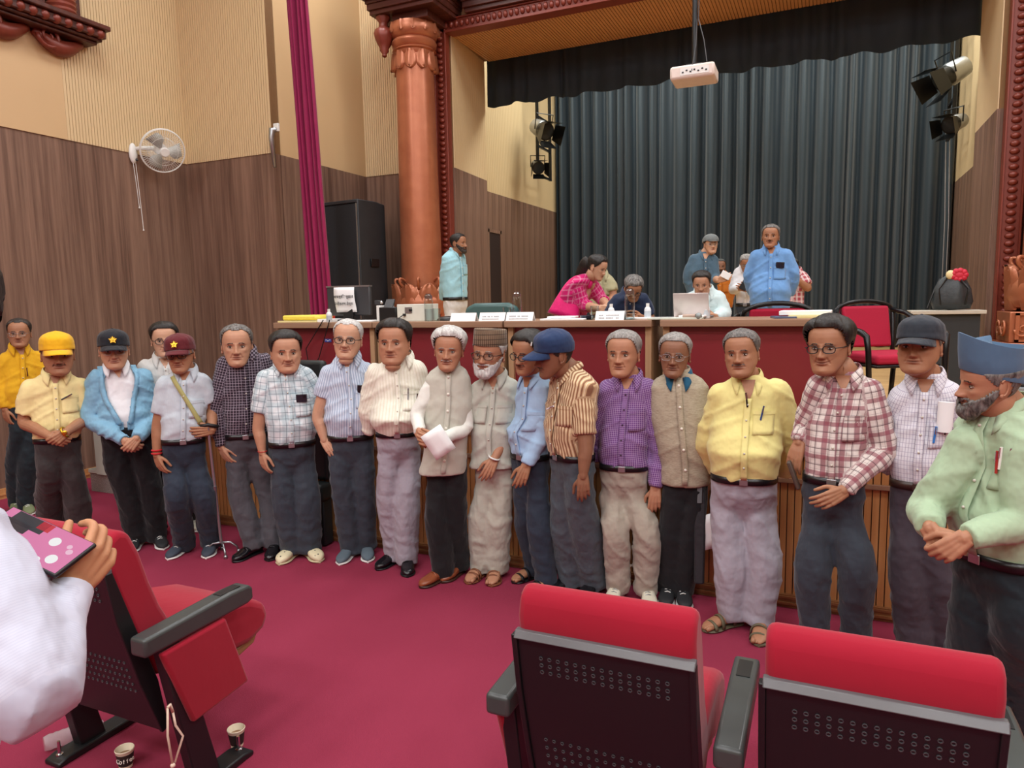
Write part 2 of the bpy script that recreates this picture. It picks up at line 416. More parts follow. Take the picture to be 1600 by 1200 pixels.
# ------------------------------------------------------------------ curtains
def pleated(name, x0, x1, y, z0, z1, n, amp, mat, parent=None, seed=1, hem=0.0, nz=14, lean=0.0, sharp=0.55, flare=0.0):
    rnd = random.Random(seed); px = []; t = 0; cuts = [0]
    while len(cuts) < n + 1: cuts.append(cuts[-1] + rnd.uniform(0.55, 1.5))
    cuts = [c / cuts[-1] for c in cuts]; sub = 12; cols = []
    for i in range(n):
        a = amp * rnd.uniform(0.6, 1.25)
        for k in range(sub):
            s = k / sub; u = cuts[i] + (cuts[i+1] - cuts[i]) * s
            w = math.sin(2 * PI * s); w = math.copysign(abs(w) ** sharp, w) * a
            cols.append((u, w))
    cols.append((1.0, 0.0)); vs = []; fs = []; m = len(cols)
    for j in range(nz + 1):
        h = j / nz; z = z1 + (z0 - z1) * h
        for u, w in cols:
            ww = w * (0.75 + 0.35 * h) + 0.02 * noise.noise(Vector((u * 18, h * 2.2, seed)))
            xx = x0 + (x1 - x0) * u * (1 + flare * h) + lean * h + 0.012 * noise.noise(Vector((u * 25, h * 3, seed + 5)))
            zz = z + (hem * math.sin(u * n * 2 * PI * 0.5 + seed) * h if j == nz else 0)
            vs.append((xx, y + ww, zz))
    for j in range(nz):
        for i in range(m - 1): fs.append((j*m+i, j*m+i+1, (j+1)*m+i+1, (j+1)*m+i))
    mb = MB(); mb.add(vs, fs)
    o = obj(name, mb, mat, parent, smooth=0, fix=False)
    sm = o.modifiers.new('s', 'SOLIDIFY'); sm.thickness = 0.006
    return o
tag(pleated('stage_curtain', -4.95, 1.80, 13.45, ST + 0.01, 6.9, 28, 0.12, M_blackcur, seed=3, nz=10), 'tall black pleated curtain across the back of the stage', 'curtain')
tag(pleated('valance', -4.56, 1.47, 9.56, 4.60, 6.2, 22, 0.03, M_valance, seed=9, hem=0.02, nz=6, sharp=0.9), 'black border curtain hanging across the top of the stage opening', 'curtain')
c = pleated('side_curtain', -5.68, -5.39, 6.62, ST, 6.9, 5, 0.045, M_magenta, seed=4, nz=10, lean=0.19, sharp=0.8, flare=0.12)
tag(c, 'bunched magenta curtain hanging at the left edge of the stage', 'curtain')
# ------------------------------------------------------------------ proscenium carving
def leaf(mb, base, ang, r, h, w, curl, mi=0, M=None):
    """a fat acanthus leaf standing off a round core: base z, angle, core radius, height, width, outward curl"""
    rows = 9; cols = 7; vs = []; fs = []
    for i in range(rows):
        t = i / (rows - 1); z = base + h * (math.sin(t * PI * 0.62) / math.sin(PI * 0.62) if t < 1 else 1)
        rr = r + 0.02 + curl * t ** 3 + 0.02 * math.sin(t * PI)
        if t > 0.8: z -= (t - 0.8) * h * 0.35
        ww = w * (math.sin(min(1, t * 1.15 + 0.18) * PI) ** 0.7 if t < 0.95 else 0.25)
        for k in range(cols):
            s = (k / (cols - 1) - 0.5) * 2; aa = ang + s * ww / max(r, 0.05)
            q = rr - 0.03 * s * s + 0.012 * math.cos(s * 6 * PI / 2) + (0.012 if k == cols // 2 else 0)
            vs.append((q * math.cos(aa), q * math.sin(aa), z))
    for i in range(rows - 1):
        for k in range(cols - 1): fs.append((i*cols+k, i*cols+k+1, (i+1)*cols+k+1, (i+1)*cols+k))
    mb.add(vs, fs, mi, M)
def scroll(mb, c, r, axis='y', mi=0, turns=1.6, tail=0.0, flip=1, th=0.02):
    pts = []; rr = []
    n = 26
    for i in range(n):
        t = i / (n - 1); a = t * turns * 2 * PI; q = r * (1 - 0.82 * t)
        dx, dz = q * math.cos(a + PI) * flip, q * math.sin(a + PI)
        pts.append((c[0] + dx, c[1], c[2] + dz) if axis == 'y' else (c[0], c[1] + dx, c[2] + dz)); rr.append(th * (1 - 0.5 * t))
    mb.tube(pts, rr, 6, mi)
def column(x, y, label, bead):
    CZ = 0.40
    t = thing('carved_column', label, 'column', (x, y, ST))
    mb = MB(); mb.b2(-0.50, 0.50, -0.42, 0.26, 0, 0.10); mb.b2(-0.46, 0.46, -0.38, 0.26, 0.10, 0.14); mb.b2(-0.42, 0.42, -0.34, 0.26, 0.14, 0.34)
    mb.b2(-0.47, 0.47, -0.39, 0.26, 0.34, 0.37); mb.b2(-0.44, 0.44, -0.36, 0.26, 0.37, 0.42); mb.b2(-0.40, 0.40, -0.32, 0.26, 0.42, 0.70)
    obj('pedestal', mb, M_carve, t, bevel=0.008)
    mb = MB()
    for (zc, hh) in ((0.56, 0.11), (0.24, 0.08)):
        for f in (-1, 1):
            scroll(mb, (f * 0.13, -0.345, zc), hh * 0.9, 'y', 0, 1.6, 0, f, 0.016); scroll(mb, (f * 0.30, -0.345, zc - 0.02), hh * 0.6, 'y', 0, 1.3, 0, -f, 0.012)
            scroll(mb, (-0.425, -0.1 + f * 0.1, zc), hh * 0.8, 'x', 0, 1.5, 0, f, 0.014)
    obj('scroll_relief', mb, M_carve, t, smooth=0)
    mb = MB()
    for zc, hh in ((0.56, 0.13), (0.24, 0.09)):
        for a0, a1 in ((-0.36, 0.36),):
            mb.b2(a0, a1, -0.352, -0.33, zc + hh - 0.02, zc + hh); mb.b2(a0, a1, -0.352, -0.33, zc - hh, zc - hh + 0.02)
            mb.b2(a0, a0 + 0.03, -0.352, -0.33, zc - hh, zc + hh); mb.b2(a1 - 0.03, a1, -0.352, -0.33, zc - hh, zc + hh)
    obj('panel_frame', mb, M_carve, t)
    mb = MB(); mb.lathe([(0.22, 0.70), (0.34, 0.74), (0.385, 0.84), (0.37, 0.95), (0.31, 1.05), (0.26, 1.10), (0.24, 1.12)], n=32)
    obj('bulb_base', mb, M_carve, t, smooth=40)
    mb = MB()
    for k in range(8):
        a = 2 * PI * k / 8 - PI / 2
        leaf(mb, 0.71, a, 0.34, 0.40, 0.14, 0.02)
    obj('leaf_relief', mb, M_carve, t, smooth=0)
    mb = MB()
    for k in range(8):
        a = 2 * PI * (k + 0.5) / 8 - PI / 2; pts = []
        for i in range(16):
            u = i / 15; b = -0.2 + u * 1.35 * PI
            pts.append(((0.27 + 0.03 + 0.055 * math.sin(b)), 1.06 + 0.13 * u ** 0.5 + 0.05 * (1 - math.cos(b)) * 0.6 - 0.09 * max(0, u - 0.55) * 2))
        mb.tube([(r_ * math.cos(a), r_ * math.sin(a), z_) for r_, z_ in pts], [0.022 - 0.008 * i / 15 for i in range(16)], 6)
    obj('curl', mb, M_carve, t, smooth=0)
    r0, r1 = 0.265, 0.235; zt = 3.97
    mb = MB(); mb.lathe([(r0, 1.08), (r0, 1.3), ((r0 + r1) / 2 + 0.004, 2.4), (r1, zt)], n=40); obj('shaft', mb, M_carve, t, smooth=40)
    mb = MB()
    for k in range(10): leaf(mb, zt + 0.02, 2 * PI * k / 10, 0.235, -0.21, 0.085, 0.03)
    obj('leaf_collar', mb, M_carve, t, smooth=0)
    mb = MB(); mb.lathe([(r1, zt - 0.02), (0.245, zt), (0.25, zt + 0.03), (0.275, zt + 0.045), (0.255, zt + 0.06), (0.245, zt + 0.075), (0.275, zt + 0.10), (0.285, zt + 0.14), (0.27, zt + 0.17), (0.25, zt + 0.18), (0.28, zt + 0.20), (0.30, zt + 0.24), (0.31, zt + 0.30), (0.29, zt + 0.36), (0.24, zt + 0.38)], n=40)
    obj('capital', mb, M_carve, t, smooth=40)
    mb = MB()
    for k in range(12): leaf(mb, zt + 0.36, 2 * PI * k / 12, 0.27, -0.12, 0.06, 0.01)
    obj('petal_band', mb, M_carve, t, smooth=0)
    mb = MB(); mb.lathe([(0.23, zt + 0.37), (0.20, zt + 0.40), (0.22, zt + 0.45), (0.27, zt + 0.50)], n=32); obj('necking', mb, M_carvedk, t, smooth=40)
    return t
column(-4.83, 8.02, 'copper-coloured carved round column left of the stage opening', 0)
column(1.93, 8.02, 'copper-coloured carved column on a scrolled pedestal at the right edge', 0)
# bead-carved frame strip round the opening
fr = thing('proscenium_frame', 'dark red beaded wooden frame strip bordering the stage opening', 'frame', (0, 8.33, 0))
for sx, x in ((1, -4.60), (-1, 1.60)):
    mb = MB(); mb.b2(x - 0.075, x + 0.075, -0.06, 0.03, ST, ZO + 0.05); mb.b2(x - 0.09, x - 0.072, -0.085, 0.03, ST, ZO + 0.05); mb.b2(x + 0.072, x + 0.09, -0.085, 0.03, ST, ZO + 0.05)
    obj('frame_post', mb, M_carvedk, fr, bevel=0.004)
    me = None; z = ST + 0.05; q = MB(); q.ball((0, 0, 0), (0.045, 0.035, 0.030), 5)
    me = bpy.data.meshes.new('bead'); me.from_pydata(q.v, [], q.f); me.materials.append(M_carvedk); smooth_me(me)
    while z < ZO:
        o = link_piece('bead', me, fr, (x, -0.062, z)); z += 0.072
mb = MB(); mb.b2(-4.69, 1.69, -0.06, 0.03, ZO, ZO + 0.14); mb.b2(-4.69, 1.69, -0.085, 0.03, ZO + 0.13, ZO + 0.15); mb.b2(-4.52, 1.5, -0.085, 0.1, ZO - 0.02, ZO + 0.012)
obj('frame_head', mb, M_carvedk, fr, bevel=0.004)
q = MB(); q.ball((0, 0, 0), (0.03, 0.035, 0.045), 5); me = bpy.data.meshes.new('bead'); me.from_pydata(q.v, [], q.f); me.materials.append(M_carvedk); smooth_me(me)
x = -4.5
while x < 1.5: link_piece('bead', me, fr, (x, -0.062, ZO + 0.07)); x += 0.075
# fluted pilaster boards between column and frame
mb = MB()
for x in (-4.83 + 0.03 * k for k in range(5)): mb.b2(x - 0.011, x + 0.011, 8.33, 8.36, ST, ZO + 0.1)
for x in (1.72 + 0.03 * k for k in range(8)): mb.b2(x - 0.011, x + 0.011, 8.33, 8.36, ST, ZO + 0.1)
o = struct('trim_1', mb, M_dkwood)
# entablature
en = thing('cornice_beam', 'dark carved wooden cornice beam over the column and stage opening', 'cornice', (0, 8.3, 0))
def stepped(x0, x1, y0, z, mbx):
    for k, (dz, dy) in enumerate(((0, 0), (0.05, 0.03), (0.12, 0.05), (0.16, 0.09), (0.24, 0.11), (0.28, 0.15), (0.40, 0.17), (0.50, 0.22))):
        mbx.b2(x0 - dy * 0.6, x1 + dy * 0.6, y0 - dy, 0.12, z + dz, z + dz + 0.14)
mb = MB(); stepped(-4.2, 7.2, -0.10, ZO + 0.15, mb); obj('beam', mb, M_dkwood, en, bevel=0.006)
mb = MB(); stepped(-5.25, -4.35, -0.62, ZO + 0.12, mb); mb.b2(-5.0, -4.5, -0.5, 0.05, ZO + 0.03, ZO + 0.14); obj('beam_block', mb, M_dkwood, en, bevel=0.006)
mb = MB(); mb.b2(-5.18, -4.40, -0.745, -0.71, ZO + 0.30, ZO + 0.315); mb.b2(-5.2, -4.38, -0.80, -0.76, ZO + 0.46, ZO + 0.475); obj('highlight_bead', mb, M_carvedk, en)
mb = MB(); mb.lathe([(0.01, -0.38), (0.03, -0.36), (0.025, -0.34), (0.055, -0.30), (0.05, -0.28), (0.085, -0.22), (0.11, -0.15), (0.12, -0.10), (0.10, -0.05), (0.055, -0.02), (0.05, 0.03), (0.09, 0.08), (0.08, 0.13), (0.10, 0.16)], c=(-5.13, -0.5, ZO + 0.02), n=24, lobes=8, amp=0.05)
obj('pendant_finial', mb, M_carvedk, en, smooth=50)
for x in (-4.86,):
    mb = MB(); mb.b2(x - 0.2, x + 0.2, -0.45, 0.0, ZO + 0.62, 6.9); obj('upper_post', mb, M_carve, en, bevel=0.01)
# carved balcony ledge on the left wall
lg = thing('carved_wall_balcony', 'dark carved wooden ledge with scroll brackets high on the left wall', 'balcony', (XL, 5.43, 4.72))
mb = MB(); mb.b2(0.0, 0.30, -3.2, 0.0, -0.02, 0.03); mb.b2(0.0, 0.26, -3.2, -0.03, -0.10, -0.02); mb.b2(0.0, 0.22, -3.2, -0.05, -0.13, -0.10); mb.b2(0.0, 0.18, -3.2, -0.08, -0.16, -0.13)
obj('ledge', mb, M_dkwood, lg, bevel=0.01)
q = MB(); q.ball((0, 0, 0), (0.05, 0.05, 0.05), 6); me = bpy.data.meshes.new('boss'); me.from_pydata(q.v, [], q.f); me.materials.append(M_carvedk); smooth_me(me)
for k in range(22): link_piece('boss', me, lg, (0.235, -0.09 - k * 0.115, -0.06))
for k in range(3):
    mb = MB(); y = -0.42 - k * 0.55
    pts = [(0.05, y + 0.25 - 0.5 * (i / 15), -0.17 - 0.10 * math.sin(PI * i / 15) ** 1.3) for i in range(16)]
    mb.tube(pts, [0.035 + 0.05 * math.sin(PI * i / 15) for i in range(16)], 8)
    scroll(mb, (0.10, y - 0.12, -0.20), 0.12, 'x', 0, 1.7, 0, 1, 0.024); obj('scroll_bracket', mb, M_carvedk, lg, smooth=0)
mb = MB(); mb.lathe([(0.13 + 0.012 * (k % 2), 0.03 + 0.025 * k) for k in range(80)], c=(0.14, -0.42, 0), n=20); obj('turned_post', mb, M_carvedk, lg, smooth=50)
mb = MB(); mb.b2(0.02, 0.05, -3.0, -0.58, 0.03, 1.6); obj('green_panel', mb, plain('leaf_green_panel', '8fc25a', 0.6, var=0.3, nscale=6), lg)
mb = MB(); mb.b2(0.02, 0.14, -0.66, -0.58, 0.03, 1.7); mb.b2(0.02, 0.12, -0.28, -0.2, 0.03, 1.7); obj('jamb', mb, M_dkwood, lg)
# ------------------------------------------------------------------ wall fan
fp = on_x(205, 240, XL); fan = thing('wall_fan', 'white wall fan with a wire guard on the left wall', 'fan', (XL, fp[1], fp[2]))
mb = MB(); mb.ball((0.03, 0, 0), (0.035, 0.05, 0.115), 8); obj('bracket', mb, M_white, fan, smooth=0)
mb = MB(); mb.ball((0.055, 0.02, -0.07), 0.018, 6); obj('knob', mb, M_dkgrey, fan, smooth=0)
fc = np.array((0.30, 0.17, 0.03)); fd = _n((0.80, -0.35, -0.35)); fa = _n(np.cross(fd, (0, 0, 1))); fb = np.cross(fa, fd)
mb = MB(); mb.tube([(0.04, 0.02, 0.05), (0.12, 0.06, 0.06), tuple(fc - fd * 0.12)], [0.022, 0.025, 0.03], 8); obj('arm', mb, M_white, fan, smooth=0)
mb = MB(); mb.tube([tuple(fc - fd * u) for u in (0.20, 0.185, 0.12, 0.05, 0.04)], [0.02, 0.055, 0.07, 0.065, 0.02], 14); obj('motor', mb, M_white, fan, smooth=50)
R_ = 0.24; mb = MB()
def circ(c, r, n=40): return [tuple(c + fa * r * math.cos(2*PI*i/n) + fb * r * math.sin(2*PI*i/n)) for i in range(n)]
mb.tube(circ(fc, R_), 0.008, 6, closed=True); mb.tube(circ(fc + fd * 0.02, R_ * 0.985), 0.004, 5, closed=True)
for s_, dep in ((1, 0.075), (-1, 0.07)):
    mb.tube(circ(fc + fd * dep * s_, 0.05), 0.004, 5, closed=True); mb.tube(circ(fc + fd * s_ * dep * 0.75, 0.15), 0.002, 4, closed=True)
    for k in range(60):
        a = 2*PI*k/60; dr = fa * math.cos(a) + fb * math.sin(a)
        mb.tube([tuple(fc + dr * R_ * u + fd * s_ * dep * (1 - u * u) ** 0.5) for u in (0.2, 0.5, 0.75, 0.92, 1.0)], 0.0013, 3)
obj('guard', mb, M_white, fan)
mb = MB(); mb.tube([tuple(fc + fd * 0.072), tuple(fc + fd * 0.088)], [0.05, 0.045], 20); obj('guard_cap', mb, M_white, fan, smooth=40)
M_blade = plain('grey_fan_blade', 'a9aaa2', 0.3)
for k in range(3):
    vs = []; a0 = 2*PI*k/3 + 0.5
    for i in range(6):
        u = 0.04 + (R_ - 0.07) * i / 5
        for s_ in (0, 1):
            w_ = 0.35 + 0.75 * math.sin(PI * (0.15 + 0.7 * i / 5)); a = a0 + s_ * w_
            vs.append(tuple(fc + (fa * math.cos(a) + fb * math.sin(a)) * u + fd * (0.025 * (s_ - 0.5))))
    b_ = MB(); b_.add(vs, [(2*i, 2*i+1, 2*i+3, 2*i+2) for i in range(5)]); o = obj('blade', b_, M_blade, fan, smooth=0); sm = o.modifiers.new('s', 'SOLIDIFY'); sm.thickness = 0.003
for (dy, ln) in ((-0.012, 0.50), (0.02, 0.75)):
    mb = MB(); mb.tube([(0.035, dy, -0.10), (0.035, dy + 0.02, -0.10 - ln * 0.5), (0.035, dy + 0.035, -0.10 - ln)], 0.0035, 5); mb.ball((0.035, dy + 0.035, -0.10 - ln), 0.01, 5); obj('pull_cord', mb, M_white, fan)
hp = on_y(432, 203, 6.55); hk = thing('wall_bracket', 'small grey metal bracket on the wall beside the magenta curtain', 'bracket', (hp[0], 6.53, hp[2]))
mb = MB(); mb.tube([(0.03, 0.01, 0.0), (-0.02, -0.03, -0.01), (-0.03, -0.04, -0.10), (-0.02, -0.02, -0.42)], [0.025, 0.04, 0.03, 0.018], 8); obj('arm', mb, M_silver, hk, smooth=0)
mb = MB(); mb.box((0.02, 0.0, 0.02), (0.07, 0.03, 0.09)); obj('plate', mb, M_white, hk, bevel=0.005)
# ------------------------------------------------------------------ lighting ladders
def ladder(name_label, p, w, z0, z1, axis, rung=0.5):
    t = thing('lighting_ladder', name_label, 'ladder', (p[0], p[1], z0)); h = z1 - z0
    def P(u, z): return (u, 0, z) if axis == 'x' else (0, u, z)
    mb = MB()
    for s_ in (-1, 1):
        a = P(s_ * w / 2, h / 2); mb = MB(); mb.box(a, (0.045, 0.045, h)); obj('rail', mb, M_blackm, t)
    z = 0.02
    while z < h:
        mb = MB(); mb.box(P(0, z), (w, 0.035, 0.035) if axis == 'x' else (0.035, w, 0.035)); obj('rung', mb, M_blackm, t); z += rung
    return t
def spotlight(loc, d, label, big=1.0):
    t = thing('stage_spotlight', label, 'spotlight', loc); d = _n(d); mb = MB(); S = big
    o_ = np.zeros(3)
    mb.tube([tuple(d * u * S) for u in (-0.20, -0.19, -0.02, 0.0)], [0.05 * S, 0.10 * S, 0.12 * S, 0.11 * S], 16); obj('lamp_body', mb, M_silver, t, smooth=40)
    sd = _n(np.cross(d, (0, 0, 1))); up = np.cross(sd, d)
    mb = MB(); mb.tube([tuple(d * u * S) for u in (0.0, 0.10)], [0.11 * S, 0.12 * S], 16); obj('lens_barrel', mb, M_blackm, t, smooth=40)
    mb = MB(); mb.tube([tuple(d * 0.10 * S), tuple(d * 0.105 * S)], [0.10 * S, 0.10 * S], 16); obj('lens', mb, plain('dark_lens', '30363a', 0.08), t)
    for a in range(4):
        v = (up, sd, -up, -sd)[a]; w_ = (sd, up, sd, up)[a]
        q = [d * 0.09 * S + v * 0.12 * S - w_ * 0.10 * S, d * 0.09 * S + v * 0.12 * S + w_ * 0.10 * S, d * 0.26 * S + v * 0.17 * S + w_ * 0.13 * S, d * 0.26 * S + v * 0.17 * S - w_ * 0.13 * S]
        m_ = MB(); m_.add([tuple(x_) for x_ in q], [(0, 1, 2, 3)]); o = obj('barn_door', m_, M_blackm, t); sm = o.modifiers.new('s', 'SOLIDIFY'); sm.thickness = 0.004
    mb = MB(); mb.tube([tuple(sd * 0.13 * S), tuple(sd * 0.14 * S + up * 0.2 * S - d * 0.05), tuple(-sd * 0.14 * S + up * 0.2 * S - d * 0.05), tuple(-sd * 0.13 * S)], 0.010, 5); obj('yoke', mb, M_blackm, t)
    return t
ladder('black lighting ladder on the left stage wall holding two spotlights', (-4.72, 12.2), 0.62, 4.00, HALL_Z, 'y')
ladder('black lighting ladder at the right end of the stage curtain', (1.62, 12.6), 0.5, 4.10, HALL_Z, 'y')
ladder('black lighting ladder half hidden behind the magenta curtain', (-6.45, 8.1), 0.34, 3.90, HALL_Z, 'x', 0.62)
p = on_x(848, 203, -4.5); spotlight(p, (0.75, -0.5, -0.45), 'upper spotlight on the left stage ladder', 1.25)
p = on_x(840, 261, -4.6); spotlight(p, (0.5, -0.75, -0.35), 'lower spotlight on the left stage ladder', 0.9)
p = on_x(1482, 118, 1.45); spotlight(p, (-0.8, -0.35, -0.5), 'upper spotlight on the right stage ladder', 1.35)
p = on_x(1490, 193, 1.5); spotlight(p, (-0.6, -0.7, -0.3), 'lower spotlight on the right stage ladder', 0.95)
p = on_y(484, 152, 8.0); spotlight(p, (0.9, -0.3, -0.3), 'spotlight poking out behind the magenta curtain', 1.2)
mb = MB()
for k in range(2):
    a = on_y(1478 + 6 * k, 205, 13.0); b_ = on_y(1470 + 6 * k, 480, 13.0); mb.tube([tuple(a), tuple((a + b_) / 2 + np.array((0.02, 0, 0))), tuple(b_)], 0.008, 5)
tag(obj('hanging_cable', mb, M_silver), 'pair of pale thin cables hanging below the right stage ladder', 'cable')
# ------------------------------------------------------------------ projector
pp = on_y(1085, 118, 6.0); pj = thing('projector', 'white projector hanging from a black ceiling pole above the stage', 'projector', tuple(pp), 0.02)
mb = MB(); mb.box((0, 0, 0), (0.345, 0.27, 0.105)); obj('housing', mb, plain('cream_plastic', 'e2d6cc', 0.4), pj, bevel=0.02)
mb = MB(); mb.box((0.02, -0.136, 0.0), (0.22, 0.004, 0.055)); obj('port_panel', mb, M_white, pj)
for k in range(7):
    mb = MB(); mb.box((-0.07 + 0.03 * k, -0.140, -0.006 + 0.012 * (k % 2)), (0.014, 0.004, 0.010)); obj('port', mb, M_black, pj)
mb = MB(); mb.tube([(0, 0, 0.05), (0, 0, 3.0)], 0.022, 10); obj('pole', mb, M_blackm, pj, smooth=40)
mb = MB(); mb.box((0, 0, 0.065), (0.12, 0.10, 0.03)); obj('mount_plate', mb, M_blackm, pj)
mb = MB()
for a, b_ in (((0.03, -0.02, 0.42), (0.11, -0.10, 0.06)), ((0.02, -0.02, 0.42), (0.0, -0.139, 0.0)), ((0.025, -0.02, 1.0), (0.03, -0.02, 0.42))): mb.tube([a, ((a[0]+b_[0])/2 + 0.01, (a[1]+b_[1])/2, (a[2]+b_[2])/2), b_], 0.004, 5)
obj('cable', mb, M_dkgrey, pj)
# ------------------------------------------------------------------ loudspeaker
sp_ = on_y(575, 316, 7.55); spk = thing('loudspeaker', 'tall scuffed black loudspeaker cabinet behind the left table', 'speaker', (-5.50, 7.55, ST), -0.12)
hs = 3.08 - ST
mb = MB(); mb.prism([(-0.30, -0.30), (0.30, -0.30), (0.37, 0.0), (0.26, 0.34), (-0.26, 0.34), (-0.37, 0.0)][:0] or [(-0.31, -0.28), (0.31, -0.28), (0.31, 0.05), (0.20, 0.34), (-0.20, 0.34), (-0.31, 0.05)], 'z', 0.0, hs)
obj('cabinet', mb, plain('scuffed_black_paint', '202327', 0.6, var=0.35, nscale=8), spk, bevel=0.012)
mb = MB(); mb.b2(-0.285, 0.285, -0.295, -0.278, 0.06, hs - 0.06); obj('grille', mb, plain('dark_grille', '2b3035', 0.55, var=0.25, nscale=90, bump=0.4), spk)
mb = MB(); mb.b2(-0.30, 0.30, -0.297, -0.275, hs - 0.04, hs - 0.015); obj('top_trim', mb, M_dkgrey, spk)
mb = MB(); mb.b2(0.288, 0.298, -0.30, -0.285, 0.3, hs - 0.05); obj('worn_edge', mb, M_silver, spk)
for z in (0.5, 1.35):
    mb = MB(); mb.b2(0.305, 0.33, -0.1, 0.05, z, z + 0.10); obj('handle', mb, M_blackm, spk, bevel=0.004)
# ================================================================== auditorium seats
def seat(x, y, label, arms=(-1, 1), panel=(-1, 1), holes='top'):
    t = thing('auditorium_seat', label, 'seat', (x, y, 0), 0, 'red auditorium seats in the front row')
    w = 0.245
    prof = [(-0.205, 0.86), (-0.215, 0.93), (-0.20, 0.985), (-0.16, 1.01), (-0.12, 0.99), (-0.085, 0.91), (-0.055, 0.80), (-0.02, 0.70), (0.03, 0.60), (0.07, 0.50), (0.0, 0.44), (-0.06, 0.45), (-0.13, 0.62), (-0.19, 0.80)]
    mb = MB(); mb.prism(prof, 'x', -w, w); obj('back_cushion', mb, M_red, t, bevel=0.022, seg=3)
    sh = [(-0.222, 0.885), (-0.208, 0.885), (-0.165, 0.72), (-0.09, 0.46), (-0.03, 0.25), (-0.055, 0.24), (-0.125, 0.46), (-0.19, 0.70)]
    mb = MB(); mb.prism(sh, 'x', -w, w); obj('back_shell', mb, M_black, t, bevel=0.006)
    mb = MB(); mb.prism([(-0.235, 0.872), (-0.222, 0.892), (-0.20, 0.892), (-0.20, 0.865)], 'x', -w - 0.003, w + 0.003); obj('shell_ridge', mb, plain('satin_grey_plastic', '5b5c5e', 0.3), t, bevel=0.003)
    for s_ in (-1, 1):
        mb = MB(); mb.prism([(-0.23, 0.88), (-0.20, 0.88), (-0.15, 0.72), (-0.06, 0.44), (-0.03, 0.25), (-0.06, 0.24), (-0.135, 0.46), (-0.20, 0.70)], 'x', s_ * w - 0.012, s_ * w + 0.004); obj('shell_side', mb, M_black, t, bevel=0.003)
    def hole(m, u, z, r):
        yy = np.interp(z, [0.24, 0.46, 0.70, 0.885], [-0.055, -0.125, -0.19, -0.222]) - 0.001; nrm = Vector((0, -1, -0.25)).normalized()
        R = nrm.to_track_quat('Z', 'Y').to_matrix().to_4x4(); R.translation = Vector((u, yy, z))
        m.lathe([(r, -0.004), (r, 0.0015), (r * 0.72, 0.0015), (r * 0.6, -0.001), (0.0005, -0.002)], n=8, M=R)
    mb = MB()
    for j in range(3):
        for i in range(15): hole(mb, -0.175 + i * 0.025, 0.815 - j * 0.022, 0.0062)
    if True:
        for j in range(5):
            for i in range(16): hole(mb, -0.19 + i * 0.0253, 0.53 - j * 0.03, 0.0058)
    obj('perforation', mb, plain('worn_hole_rim', '4b4d50', 0.35), t, kind='stuff')
    mb = MB(); mb.prism([(0.03, 0.56), (0.12, 0.575), (0.30, 0.575), (0.42, 0.545), (0.50, 0.50), (0.525, 0.44), (0.49, 0.385), (0.40, 0.36), (0.28, 0.37), (0.12, 0.44), (0.03, 0.47)], 'x', -w + 0.01, w - 0.01)
    obj('seat_cushion', mb, M_red, t, bevel=0.03, seg=3)
    mb = MB(); mb.prism([(0.10, 0.42), (0.34, 0.36), (0.46, 0.375), (0.44, 0.345), (0.33, 0.32), (0.12, 0.38)], 'x', -w + 0.03, w - 0.03); obj('seat_pan', mb, plain('plywood_seat_pan', '8a6a44', 0.5), t, bevel=0.005)
    for s_ in arms:
        X = s_ * 0.325
        mb = MB(); mb.prism([(-0.19, 0.595), (-0.19, 0.66), (0.20, 0.675), (0.29, 0.672), (0.31, 0.655), (0.31, 0.61), (0.28, 0.60)], 'x', X - 0.038, X + 0.038); obj('armrest', mb, plain('armrest_plastic', '3d4241', 0.33), t, bevel=0.012, seg=3)
        mb = MB(); mb.prism([(0.16, 0.6735), (0.16, 0.6755), (0.26, 0.6765), (0.26, 0.674)], 'x', X - 0.02, X + 0.02); obj('armrest_slot', mb, M_black, t)
        mb = MB(); mb.prism([(-0.12, 0.60), (-0.04, 0.60), (0.10, 0.02), (-0.01, 0.02)], 'x', X - 0.025, X + 0.025); obj('leg', mb, M_black, t, bevel=0.005)
        mb = MB(); mb.prism([(-0.12, 0.0), (0.25, 0.0), (0.25, 0.018), (0.20, 0.03), (-0.08, 0.03), (-0.12, 0.018)], 'x', X - 0.045, X + 0.045); obj('foot_plate', mb, M_black, t, bevel=0.006)
        for yy in (-0.085, 0.215):
            mb = MB(); mb.lathe([(0.014, 0.02), (0.014, 0.034), (0.007, 0.036), (0.006, 0.085)], c=(X, yy, 0), n=8); obj('bolt', mb, M_chrome, t, smooth=40)
    for s_ in panel:
        X = s_ * 0.325
        mb = MB(); mb.prism([(-0.13, 0.585), (0.16, 0.595), (0.255, 0.30), (-0.02, 0.28)], 'x', X + s_ * 0.012, X + s_ * 0.042); obj('side_panel', mb, M_red, t, bevel=0.012, seg=3)
    return t
seat(-2.435, 1.745, 'red and black auditorium seat on the left seen from the side', (-1, 1), (-1, 1)).scale = (1, 1, 1.04)
seat(-0.52, 1.93, 'red and black auditorium seat seen from behind, centre of the foreground', (-1, 1), (-1,))
seat(0.135, 1.92, 'red and black auditorium seat seen from behind at the lower right', (1,), (1,))
